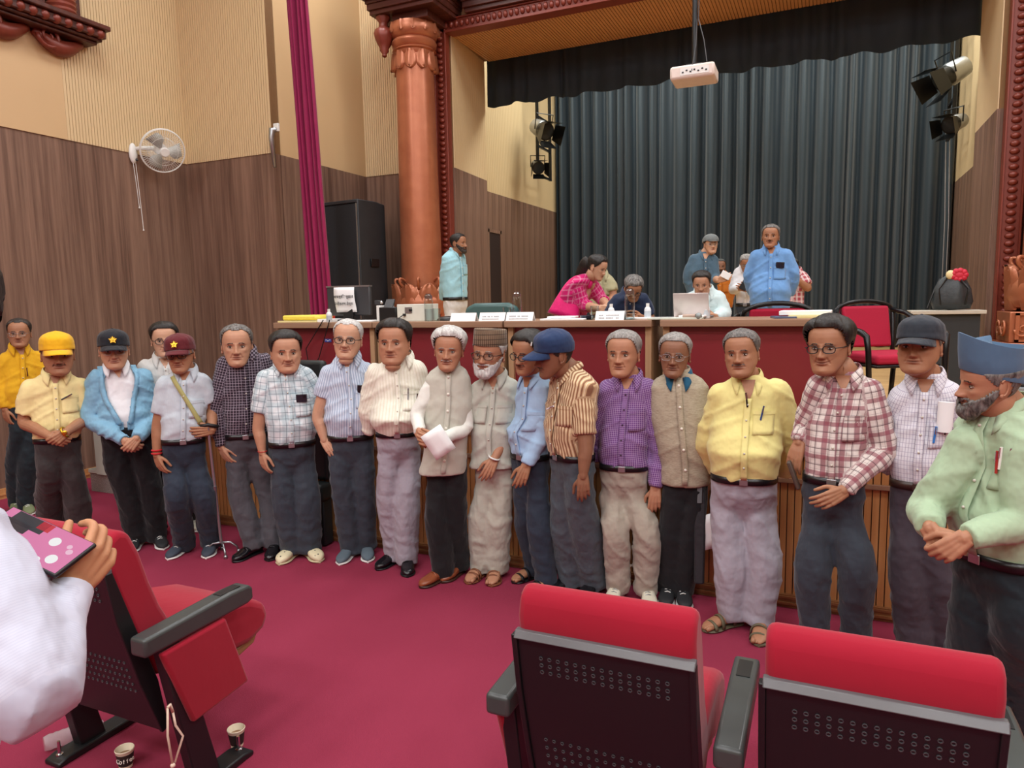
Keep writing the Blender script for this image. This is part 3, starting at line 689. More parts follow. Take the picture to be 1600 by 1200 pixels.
# things on the carpet by the left seat
def cup(x, y, label, writing):
    t = thing('paper_cup', label, 'cup', (x, y, 0.002), 0.3, 'paper coffee cups on the carpet')
    mb = MB(); mb.lathe([(0.024, 0), (0.034, 0.072), (0.036, 0.075), (0.034, 0.078), (0.032, 0.074), (0.023, 0.004), (0.001, 0.004)], n=24); obj('cup_body', mb, plain('cream_cup', 'e9dfc6', 0.6), t, smooth=40)
    mb = MB(); mb.lathe([(0.0258, 0.012), (0.0332, 0.062)], n=24)
    mb.f = mb.f[:-2]; mb.mi = mb.mi[:-2]; obj('sleeve', mb, plain('cup_print_black', '2a2320', 0.6), t, smooth=40)
    mb = MB(); mb.lathe([(0.0235, 0.012), (0.030, 0.05), (0.001, 0.05)], n=20); obj('coffee', mb, plain('milky_coffee', '8b6a4c', 0.3), t)
    if writing:
        dirv = Vector((-x, -y, 0)).normalized(); 
        ang0 = math.atan2(-dirv.y, -dirv.x) - 0.3 + PI
        for k, ch in enumerate('Coffee'):
            a = ang0 + (k - 2.5) * 0.40; r = 0.0312
            text('lettering', ch, 0.026, (r * math.cos(a), r * math.sin(a), 0.038), (PI/2 - 0.15, 0, a + PI/2), plain('white_print', 'f4f0e6', 0.6), t, 0.0006)
    return t
p = on_z(197, 1198); cup(p[0], p[1] , 'black and white printed paper cup of coffee on the carpet below the left seat', True)
p = on_z(362, 1172); cup(p[0], p[1] + 0.03, 'empty paper cup beside the front leg of the left seat', False)
p = on_z(318, 1222); cup(p[0], p[1], 'paper cup showing only its rim at the bottom edge of the picture', False)
milky = NT('ribbed_clear_plastic'); milky.base((.85, .85, .87, 1)); milky.pr(.15); milky.b.inputs['Transmission Weight'].default_value = .75; milky.b.inputs['IOR'].default_value = 1.15; milky = milky.m
bp_ = on_z(118, 1164); bt = thing('plastic_bottle', 'crushed clear plastic bottle lying by the rear leg of the left seat', 'bottle', (bp_[0] - 0.03, bp_[1] + 0.01, 0.036), 1.15)
mb = MB(); prof = [(0.001, -0.10), (0.028, -0.10)] + [(0.030 + 0.003 * (k % 2), -0.09 + 0.012 * k) for k in range(13)] + [(0.022, 0.08), (0.012, 0.10), (0.012, 0.115)]
mb.lathe(prof, n=20, M=Matrix.Rotation(PI/2, 4, 'Y')); obj('bottle_body', mb, milky, bt, smooth=30)
rp = on_x(262, 1105, -2.09); rope = MB()
a = on_x(262, 1106, -2.06); b1 = on_x(262, 1150, -2.05); c1 = on_x(270, 1196, -2.04); d1 = on_x(286, 1150, -2.04); e1 = on_x(270, 1112, -2.06)
rope.tube([tuple(q) for q in (a, b1, c1)], 0.004, 6); rope.tube([tuple(q) for q in (e1, (e1 + d1) / 2 + np.array((0, -0.01, 0)), d1, c1 + np.array((0.0, 0.01, 0.005)))], 0.004, 6); rope.tube([tuple(a), tuple(a + np.array((0.0, 0.01, 0.006))), tuple(e1)], 0.006, 6); rope.ball(tuple(c1), 0.009, 5)
tag(obj('cord', rope, plain('pale_pink_cord', 'd8c2ae', 0.8), smooth=0), 'pale looped cord hanging from the side of the left seat', 'cord')
# ================================================================== tables on the stage
TY0, TY1, TZ = 4.50, 5.10, 1.668
def table(x0, x1, label):
    cx_ = (x0 + x1) / 2; w = (x1 - x0) / 2; h = TZ - ST
    t = thing('stage_table', label, 'table', (cx_, TY0, ST), 0, 'tables in a row along the stage edge')
    mb = MB(); mb.b2(-w, w, 0, TY1 - TY0, h - 0.045, h); obj('table_top', mb, [M_tabwood], t, bevel=0.004)
    mb = MB(); mb.b2(-w + 0.05, w - 0.05, 0.075, 0.09, 0.10, h - 0.047); obj('front_panel', mb, M_redpanel, t)
    for s_ in (-1, 1):
        X = s_ * (w - 0.03); mb = MB(); mb.b2(X - 0.02, X + 0.02, 0.045, TY1 - TY0 - 0.03, 0, h - 0.045); obj('side_panel', mb, M_postwood, t, bevel=0.002)
    mb = MB(); mb.b2(-w + 0.05, w - 0.05, 0.06, 0.10, 0.0, 0.10); obj('kick_board', mb, M_tabwood, t)
    return t
tb = table(-4.14, -3.175, 'maroon-fronted wooden table at the left end, carrying the monitor and files')
table(-3.165, -2.075, 'maroon-fronted wooden table under the white printer box, second from the left')
table(-2.06, -1.02, 'maroon-fronted wooden table in front of the woman in pink')
table(-0.965, 0.075, 'maroon-fronted wooden table at the right end, carrying the laptop')
def tp(px, py, Y): v = on_y(px, py, Y); return v[0]
# monitor
def onT(px, Y): return on_y(px, 490, Y)[0]
mx = (onT(513, 4.72) + onT(577, 4.72)) / 2; mw = onT(577, 4.72) - onT(513, 4.72)
mo = thing('computer_monitor', 'black computer monitor seen from behind with a paper notice taped to it', 'monitor', (mx, 4.74, TZ), 0.06)
mb = MB(); mb.box((0, 0, 0.165), (mw, 0.035, 0.235)); obj('screen_case', mb, M_dkgrey, mo, bevel=0.01)
mb = MB(); mb.box((0, 0, 0.283), (mw * 1.01, 0.045, 0.012)); obj('top_edge', mb, M_silver, mo)
mb = MB(); mb.box((0.01, -0.03, 0.08), (0.09, 0.03, 0.16)); obj('stand_neck', mb, M_black, mo, bevel=0.004)
mb = MB(); mb.box((0.01, -0.01, 0.008), (0.22, 0.16, 0.016)); obj('stand_base', mb, M_black, mo, bevel=0.004)
pa = thing('paper_notice', 'white paper notice with two lines of Hindi lettering taped to the monitor back', 'notice', (mx - 0.012, 4.70, TZ + 0.175), 0.06)
vs = []; 
for j in range(9):
    for i in range(5):
        z = 0.10 - 0.20 * j / 8; x = -0.095 + 0.19 * i / 4 + 0.012 * (j / 8); vs.append((x, -0.012 - 0.010 * math.sin(j / 8 * PI * 1.4) - 0.004 * math.sin(i), z))
mb = MB(); mb.add(vs, [(j*5+i, j*5+i+1, (j+1)*5+i+1, (j+1)*5+i) for j in range(8) for i in range(4)]); o = obj('sheet', mb, M_paper, pa, smooth=0); sm = o.modifiers.new('s', 'SOLIDIFY'); sm.thickness = 0.001
text('lettering', '\u0906\u092a\u0924\u094d\u0924\u093f / \u0938\u0941\u091d\u093e\u0935', 0.031, (0.0, -0.030, 0.025), (PI/2, 0, 0), M_ink, pa)
text('lettering', '\u092a\u0902\u091c\u0940\u0915\u0930\u0923 \u0921\u0947\u0938\u094d\u0915', 0.031, (0.004, -0.030, -0.032), (PI/2, 0, 0), M_ink, pa)
# files, papers
def slab(name, label, cat, px0, px1, Y, d, z, h, mat, rz=0.0, group=None, bev=0.003):
    x0, x1 = onT(px0, Y), onT(px1, Y); t = thing(name, label, cat, ((x0 + x1) / 2, Y + d / 2, z), rz, group)
    mb = MB(); mb.box((0, 0, h / 2), (x1 - x0, d, h)); o = obj('cover', mb, mat, t, bevel=bev); return t
M_yel = plain('yellow_file_card', 'efdc5a', 0.6); M_yel2 = plain('pale_file_card', 'e2d79a', 0.6)
slab('file_folder', 'pale yellow flat folder under the bright yellow file', 'folder', 433, 492, 4.53, 0.24, TZ, 0.014, M_yel2, 0.02)
slab('file_folder', 'thick bright yellow file on the left table', 'folder', 440, 494, 4.56, 0.22, TZ + 0.016, 0.042, M_yel, -0.02, bev=0.015)
slab('file_folder', 'small red folder behind the yellow file', 'folder', 480, 500, 4.82, 0.2, TZ, 0.055, plain('red_file_card', 'c8372c', 0.6), 0.0)
slab('paper_stack', 'fan of loose white papers beside the yellow file', 'papers', 494, 516, 4.56, 0.2, TZ, 0.025, M_paper, 0.12)
slab('paper_stack', 'white papers under the monitor cable', 'papers', 540, 578, 4.54, 0.16, TZ, 0.012, M_paper, 0.1)
def small_bottle(px, Y, label, h=0.105, col=None, group='small white bottles on the tables'):
    t = thing('small_bottle', label, 'bottle', (onT(px, Y), Y, TZ), 0, group)
    mb = MB(); mb.lathe([(0.02, 0), (0.0225, 0.004), (0.0225, h * 0.6), (0.018, h * 0.72), (0.010, h * 0.78)], n=16); obj('bottle_body', mb, plain('milky_plastic', 'dfe5e8', 0.35), t, smooth=40)
    mb = MB(); mb.lathe([(0.0115, h * 0.76), (0.0115, h)], n=14); obj('cap', mb, M_white, t, smooth=40)
    mb = MB(); mb.lathe([(0.0229, h * 0.15), (0.0229, h * 0.5)], n=16); mb.f = mb.f[:-2]; mb.mi = mb.mi[:-2]; obj('label_band', mb, plain('grey_print_band', 'b9c2c9', 0.6), t); return t
small_bottle(514, 4.53, 'small white bottle at the left of the paper notice')
small_bottle(955, 4.72, 'small white bottle beside the hands of the woman in pink')
small_bottle(1012, 4.75, 'small white bottle right of the seated man in dark blue')
small_bottle(1104, 4.75, 'small white bottle in front of the open laptop')
# printer and white box
px0 = onT(582, 4.62); px1 = onT(626, 4.62); pt_ = thing('receipt_printer', 'black desktop printer with raised lid on the second table', 'printer', ((px0 + px1) / 2, 4.62, TZ))
mb = MB(); mb.box((0.015, 0.08, 0.055), (0.155, 0.18, 0.11)); obj('printer_body', mb, M_black, pt_, bevel=0.006)
mb = MB(); mb.box((-0.075, 0.10, 0.062), (0.035, 0.2, 0.125)); obj('side_cover', mb, M_white, pt_, bevel=0.004)
mb = MB(); mb.add([(-0.035, 0.02, 0.11), (0.045, 0.02, 0.11), (0.02, 0.09, 0.172), (-0.055, 0.09, 0.172), (-0.035, 0.03, 0.105), (0.045, 0.03, 0.105), (0.02, 0.10, 0.167), (-0.055, 0.10, 0.167)], [(0,1,2,3), (7,6,5,4), (0,4,5,1), (1,5,6,2), (2,6,7,3), (3,7,4,0)]); obj('lid', mb, M_dkgrey, pt_)
x0, x1 = onT(620, 4.62), onT(665, 4.62); ub = thing('power_box', 'white metal power supply box with sockets on the second table', 'box', ((x0 + x1) / 2 + 0.004, 4.66, TZ), 0.05)
mb = MB(); mb.box((0, 0.06, 0.065), (x1 - x0 - 0.012, 0.22, 0.13)); obj('case', mb, plain('off_white_metal', 'dfe2d6', 0.4), ub, bevel=0.004)
mb = MB(); mb.box((-0.02, -0.053, 0.085), (0.06, 0.006, 0.045)); obj('socket_plate', mb, M_silver, ub)
for (a_, b_) in ((0.0, 0.085), (-0.055, 0.05)):
    mb = MB(); mb.box((a_, -0.058, b_), (0.022, 0.02, 0.018)); obj('plug', mb, M_black, ub, bevel=0.003)
mb = MB(); mb.tube([(-0.055, -0.07, 0.05), (-0.09, -0.10, 0.02), (-0.12, -0.15, 0.004)], 0.004, 5); obj('power_lead', mb, M_dkgrey, ub)
lp = thing('barcode_gun', 'small camera with a silver lens on top of the printer box', 'camera', (onT(592, 4.76), 4.76, TZ + 0.128))
mb = MB(); mb.box((0, 0, 0.02), (0.05, 0.04, 0.035)); obj('camera_body', mb, M_dkgrey, lp, bevel=0.004); mb = MB(); mb.ball((0.035, -0.01, 0.02), 0.014, 6); obj('lens', mb, M_chrome, lp, smooth=0)
# bottles and glasses
def glass_bottle(px, Y, label, h=0.205):
    t = thing('glass_bottle', label, 'bottle', (onT(px, Y), Y, TZ), 0, 'steel-capped glass water bottles')
    mb = MB(); mb.lathe([(0.001, 0), (0.031, 0), (0.033, 0.006), (0.033, h * 0.74), (0.028, h * 0.80), (0.026, h * 0.83)], n=20); obj('glass_body', mb, M_glass, t, smooth=40)
    mb = MB(); mb.lathe([(0.028, h * 0.82), (0.028, h * 0.93), (0.020, h * 0.96), (0.020, h)], n=20); obj('steel_cap', mb, M_chrome, t, smooth=40)
    mb = MB(); mb.lathe([(0.031, 0.004), (0.031, h * 0.45)], n=20); obj('water', mb, glassy('water', (0.86, 0.9, 0.92, 1), 0.02, 0.3), t, smooth=40); return t
glass_bottle(670, 4.58, 'steel-capped glass bottle beside the white power box')
glass_bottle(808, 4.62, 'steel-capped glass bottle in front of the empty teal chair')
glass_bottle(984, 4.56, 'steel-capped glass bottle in front of the seated man in dark blue')
def tumbler(px, Y, label):
    t = tag(obj('tumbler', MB().lathe([(0.024, 0), (0.030, 0.095), (0.0285, 0.095), (0.023, 0.006), (0.001, 0.006)], c=(onT(px, Y), Y, TZ), n=18), M_glass, smooth=40), label, 'glass', 'clear drinking glasses on the tables'); return t
tumbler(682, 4.56, 'clear glass tumbler right of the bottle by the white box'); tumbler(792, 4.58, 'clear glass tumbler by the empty teal chair'); tumbler(929, 4.62, 'clear glass tumbler among the papers near the woman in pink')
# name plates: folded white card
def nameplate(px0, px1, label, lines=True, Y=4.52):
    x0, x1 = onT(px0, Y), onT(px1, Y); w = (x1 - x0) / 2 - 0.002; t = thing('name_plate', label, 'name plate', ((x0 + x1) / 2, Y + 0.03, TZ), 0, 'folded white name plates on the table edge')
    mb = MB(); mb.prism([(-0.03, 0), (-0.024, 0.0), (0.0, 0.052), (0.024, 0.0), (0.03, 0.0), (0.0, 0.06)], 'x', -w, w); obj('card', mb, M_paper, t)
    if lines:
        for k in range(2):
            mb = MB()
            for i in range(14):
                if random.random() < 0.8: mb.box((-w * 0.7 + i * w * 0.1, -0.0245 + 0.0085 * k - 0.0015, 0.014 + 0.018 * k), (w * 0.07, 0.001, 0.007))
            obj('printed_line', mb, plain('faint_print', 'b5b9bd', 0.7), t)
    return t
nameplate(702, 742, 'folded white name plate in front of the man in white trousers', False); nameplate(747, 788, 'folded white name plate at the right end of the second table'); nameplate(789, 832, 'folded white name plate at the left end of the third table'); nameplate(929, 975, 'folded white name plate left of the bottle by the seated man')
bw = thing('black_cap', 'black rounded cover lying behind the glass on the second table', 'cover', (onT(690, 4.75), 4.75, TZ)); mb = MB(); mb.ball((0.06, 0, 0.0), (0.10, 0.07, 0.035), 8); obj('cover_shell', mb, M_black, bw, smooth=0)
for (a_, b_, Y, z, lb, rz_) in ((843, 910, 4.53, 0.0, 'crumpled pale sheets lying in front of the woman in pink', 0.06), (855, 892, 4.60, 0.014, 'small white pad on the pale sheets', -0.05), (975, 1050, 4.60, 0.0, 'long sheet of white paper right of the bottle', 0.03), (1010, 1095, 4.52, 0.0, 'pale green plastic folder under the microphone', 0.04), (1060, 1100, 4.62, 0.012, 'rolled white sheet below the laptop', 0.0)):
    slab('paper_stack', lb, 'papers', a_, b_, Y, 0.16, TZ + z, 0.012, M_paper if 'green' not in lb else plain('pale_green_plastic', 'd3dccf', 0.3), rz_)
slab('paper_stack', 'thick white bundle of papers at the right end of the tables', 'papers', 1218, 1300, 4.62, 0.26, TZ + 0.018, 0.026, M_paper, -0.03); slab('file_folder', 'cream folder under the thick white bundle at the right', 'folder', 1232, 1302, 4.58, 0.24, TZ, 0.017, M_yel2, -0.02); slab('paper_stack', 'dark-edged magazine sticking out left of the white bundle', 'papers', 1205, 1240, 4.56, 0.2, TZ, 0.012, plain('glossy_blue_print', '4f5c74', 0.3), 0.2)
ph = thing('desk_telephone', 'dark blue glass ashtray and bowl on the table before the woman in pink', 'bowl', (onT(918, 4.66), 4.66, TZ)); mb = MB(); mb.lathe([(0.03, 0), (0.045, 0.01), (0.055, 0.03), (0.05, 0.03), (0.04, 0.012), (0.001, 0.01)], n=20); ph.name = 'glass_bowl'; ph['label'] = 'dark blue bowl on the table before the woman in pink'; obj('bowl_shell', mb, plain('dark_blue_glaze', '1c2638', 0.2), ph, smooth=40)
# microphone
mc = thing('microphone', 'handheld microphone with a grey mesh head lying by the laptop', 'microphone', (onT(1088, 4.54), 4.54, TZ + 0.02)); mb = MB(); mb.tube([(-0.085, 0.02, 0), (-0.005, 0.002, 0)], [0.012, 0.014], 12); obj('handle', mb, plain('beige_mic_grip', 'b39a8b', 0.5), mc, smooth=40); mb = MB(); mb.ball((0.014, 0, 0), 0.022, 8); obj('mesh_head', mb, plain('grey_mesh', '8f9797', 0.5, 0.4), mc, smooth=0)
# laptop (seen from behind)
x0, x1 = onT(1053, 4.74), onT(1108, 4.74); lt = thing('laptop', 'open silver laptop seen from behind before a seated man in white', 'laptop', ((x0 + x1) / 2, 4.74, TZ)); w = (x1 - x0) / 2
mb = MB(); mb.box((0, 0.11, 0.008), (2 * w, 0.2, 0.014)); obj('keyboard_base', mb, M_silver, lt, bevel=0.003)
mb = MB(); mb.add([(-w, 0, 0.012), (w, 0, 0.012), (w, -0.04, 0.165), (-w, -0.04, 0.165), (-w, 0.008, 0.012), (w, 0.008, 0.012), (w, -0.033, 0.167), (-w, -0.033, 0.167)], [(0,1,2,3), (7,6,5,4), (0,4,5,1), (1,5,6,2), (2,6,7,3), (3,7,4,0)]); obj('screen_lid', mb, plain('pale_silver_lid', 'cfc6c2', 0.3, 0.4), lt, bevel=0.002)
# cables and a switch sticker on the left table front
sw = thing('blue_sticker', 'small blue and white sticker on the maroon front of the left table', 'sticker', (on_y(513, 532, 4.574)[0], 4.571, on_y(513, 532, 4.574)[2])); mb = MB(); mb.box((0, 0, 0), (0.065, 0.003, 0.026)); obj('sticker_face', mb, plain('blue_print', '3a4da0', 0.5), sw)
for k in range(3):
    mb = MB(); mb.box((-0.018 + 0.018 * k, -0.002, 0.004 - 0.006 * (k % 2)), (0.013, 0.002, 0.006)); obj('white_mark', mb, M_white, sw)
mb = MB()
for (a_, b_, c_) in (((505, 500), (478, 545), (488, 600)), ((515, 500), (498, 560), (470, 600))):
    P_ = [on_y(u, v, 4.48 if i == 0 else 4.55) for i, (u, v) in enumerate((a_, b_, c_))]; mb.tube([tuple(x) for x in P_], 0.004, 5)
tag(obj('cable', mb, M_black), 'thin black cables dangling down the maroon front of the left table', 'cable')
# ================================================================== chairs
def tube_chair(x, y, z, rz, label, group='red cushioned tube-frame chairs on the stage'):
    t = thing('conference_chair', label, 'chair', (x, y, z), rz, group)   # faces local -y
    mb = MB(); mb.box((0, 0, 0.44), (0.46, 0.46, 0.07)); obj('seat', mb, plain('magenta_red_upholstery', 'a80e35', 0.85, var=0.12, nscale=120), t, bevel=0.025, seg=3)
    mb = MB(); mb.box((0, 0, 0.395), (0.47, 0.47, 0.02)); obj('seat_frame', mb, M_blackm, t, bevel=0.006)
    mb = MB(); mb.prism([(0.19, 0.50), (0.23, 0.50), (0.285, 0.80), (0.245, 0.80)], 'x', -0.185, 0.185); obj('backrest', mb, MATS['magenta_red_upholstery'], t, bevel=0.02, seg=3)
    top = [(0.20, 0.21, 0.40), (0.215, 0.235, 0.55), (0.225, 0.262, 0.76)] + [(0.225 * math.cos(a), 0.27, 0.76 + 0.075 * math.sin(a)) for a in np.linspace(0.2, PI - 0.2, 12)] + [(-0.225, 0.262, 0.76), (-0.215, 0.235, 0.55), (-0.20, 0.21, 0.40)]
    mb = MB(); mb.tube(top, 0.017, 8); obj('back_frame', mb, M_blackm, t, smooth=0)
    for s_ in (-1, 1):
        arm = [(s_ * 0.215, 0.255, 0.77), (s_ * 0.27, 0.18, 0.745), (s_ * 0.30, 0.02, 0.66), (s_ * 0.30, -0.16, 0.625), (s_ * 0.295, -0.205, 0.60), (s_ * 0.285, -0.215, 0.50), (s_ * 0.27, -0.235, 0.01)]
        mb = MB(); mb.tube(arm, [0.018, 0.018, 0.02, 0.022, 0.022, 0.020, 0.018], 8); obj('leg', mb, M_blackm, t, smooth=0)
        mb = MB(); mb.tube([(s_ * 0.21, 0.20, 0.42), (s_ * 0.22, 0.25, 0.01)], 0.018, 8); obj('leg', mb, M_blackm, t, smooth=0)
    return t
tube_chair(0.40, 5.62, ST, 0.55, 'red cushioned chair with black tube arms behind the two capped men')
tube_chair(-0.33, 5.46, ST, PI + 0.1, 'red cushioned chair of which only the top rail shows over the right table')
def office_chair(x, y, z, rz, label, mat):
    t = thing('office_chair', label, 'chair', (x, y, z), rz)
    mb = MB(); vs = []; n = 9
    pr = [(-0.24, 0.50), (-0.25, 0.75), (-0.23, 0.84), (-0.15, 0.875), (0.15, 0.875), (0.23, 0.84), (0.25, 0.75), (0.24, 0.50)]
    mb.prism(pr, 'y', 0.20, 0.28); obj('backrest', mb, mat, t, bevel=0.03, seg=3)
    mb = MB(); mb.box((0, 0, 0.46), (0.5, 0.48, 0.09)); obj('seat', mb, mat, t, bevel=0.03, seg=3)
    mb = MB(); mb.tube([(0, 0, 0.08), (0, 0, 0.42)], 0.03, 10); obj('gas_column', mb, M_blackm, t)
    for k in range(5):
        a = 2 * PI * k / 5; mb = MB(); mb.tube([(0, 0, 0.09), (0.27 * math.cos(a), 0.27 * math.sin(a), 0.05)], [0.025, 0.015], 6); obj('leg', mb, M_blackm, t)
    return t
office_chair(onT(788, 5.48), 5.48, ST, PI, 'empty teal leather office chair behind the second table', plain('teal_leather', '40605f', 0.4))
lx0, lx1 = on_y(398, 563, 4.13)[0], on_y(504, 563, 4.13)[0]; sf = thing('lounge_chair', 'black leather high-backed chair on the carpet behind the aqua checked shirt', 'chair', ((lx0 + lx1) / 2, 4.13, 0), 0); wq = (lx1 - lx0)
mb = MB(); mb.box((0, 0.03, 0.95), (wq, 0.07, 0.90)); obj('backrest', mb, plain('black_leather', '1e2526', 0.45), sf, bevel=0.03, seg=3)
mb = MB(); mb.box((0, -0.03, 0.42), (wq, 0.14, 0.14)); obj('seat', mb, MATS['black_leather'], sf, bevel=0.03, seg=3)
mb = MB(); mb.box((0, 0.0, 0.19), (wq * 0.94, 0.10, 0.36)); obj('skirt', mb, MATS['black_leather'], sf, bevel=0.01)
# side table with bag and flower bundle at the right of the stage
st_ = thing('side_table', 'dark side table with a pale edge in front of the right stage wall', 'table', (1.06, 8.0, ST)); mb = MB(); mb.box((0, 0, 0.70), (0.62, 0.4, 0.035)); obj('table_top', mb, plain('pale_table_edge', 'b9b2a4', 0.5), st_, bevel=0.004)
mb = MB(); mb.box((0.0, 0.02, 0.34), (0.54, 0.34, 0.68)); obj('table_body', mb, plain('charcoal_board', '24282b', 0.6), st_)
bg = thing('backpack', 'black crumpled backpack standing on the side table', 'bag', (1.10, 7.98, ST + 0.72))
mb = MB(); prof = [(0.02, 0.0), (0.15, 0.01), (0.17, 0.08), (0.15, 0.20), (0.11, 0.29), (0.05, 0.33), (0.005, 0.335)]; mb.lathe(prof, n=28, lobes=5, amp=0.10, sq=0.7)
o = obj('bag_body', mb, plain('black_nylon', '2f3538', 0.5, var=0.4, nscale=30, bump=0.6), bg, smooth=0)
for s_ in (-1, 1): mb = MB(); mb.tube([(s_ * 0.05, -0.07, 0.30), (s_ * 0.12, -0.14, 0.20), (s_ * 0.10, -0.14, 0.05)], 0.012, 6, flat=0.4); obj('strap', mb, M_black, bg, smooth=0)
mb = MB(); mb.tube([(-0.10, -0.02, 0.30), (-0.16, -0.05, 0.15), (-0.20, -0.06, 0.02)], 0.008, 5); obj('strap', mb, M_black, bg)
fl = thing('flower_bundle', 'red and cream flower bundle lying on top of the backpack', 'flowers', (1.15, 7.95, ST + 1.05))
mb = MB(); mb.ball((0, 0, 0.0), (0.075, 0.06, 0.06), 7)
for k in range(9): a = k * 0.7; mb.ball((0.05 * math.cos(a), -0.03, 0.04 * math.sin(a)), 0.03, 5)
obj('red_bloom', mb, plain('red_petals', 'c2203a', 0.6), fl, smooth=0); mb = MB(); mb.ball((-0.07, -0.03, 0.005), (0.04, 0.03, 0.045), 6); obj('cream_bloom', mb, plain('cream_petals', 'e3cf9c', 0.6), fl, smooth=0)
mn = thing('floor_monitor', 'grey ribbed equipment box on the stage at the right edge', 'box', (1.30, 5.55, ST)); mb = MB(); mb.box((0, 0, 0.14), (0.5, 0.4, 0.28)); obj('box_body', mb, plain('mid_grey_metal', '7e8488', 0.45), mn, bevel=0.01)
for k in range(5): mb = MB(); mb.box((0, 0, 0.295 + 0.018 * k), (0.46, 0.38, 0.010)); obj('rib', mb, M_dkgrey, mn)
mb = MB(); mb.box((0, 0.0, 0.325), (0.42, 0.34, 0.09)); obj('core', mb, M_black, mn)
# ================================================================== people
def sm(a, b, x):
    t = np.clip((x - a) / (b - a + 1e-9), 0, 1); return t * t * (3 - 2 * t)
def gs(x, c, s): return np.exp(-((x - c) / s) ** 2)
_ZR = [-.004, .0, .010, .02, .04, .06, .08, .10, .12, .14, .16, .18, .20, .215, .226, .231, .232]
_WR = [.010, .026, .041, .0485, .058, .0655, .0705, .0745, .0775, .080, .081, .0785, .069, .054, .031, .010, .0]
_FR = [.074, .085, .091, .092, .089, .0885, .0875, .087, .0865, .089, .0885, .083, .070, .052, .028, .008, .0]
_BR = [-.05, -.042, -.028, -.014, .020, .052, .074, .088, .098, .104, .106, .099, .083, .062, .033, .010, .0]
_rows = np.concatenate([[-.004, -.002, .002, .006], np.arange(.010, .145, .0031), np.arange(.146, .222, .0052), [.2245, .2275, .230, .2315, .232]])
_NT = 84
_t = np.linspace(-PI, PI, _NT, endpoint=False); _TH = _t - 0.58 * np.sin(_t)
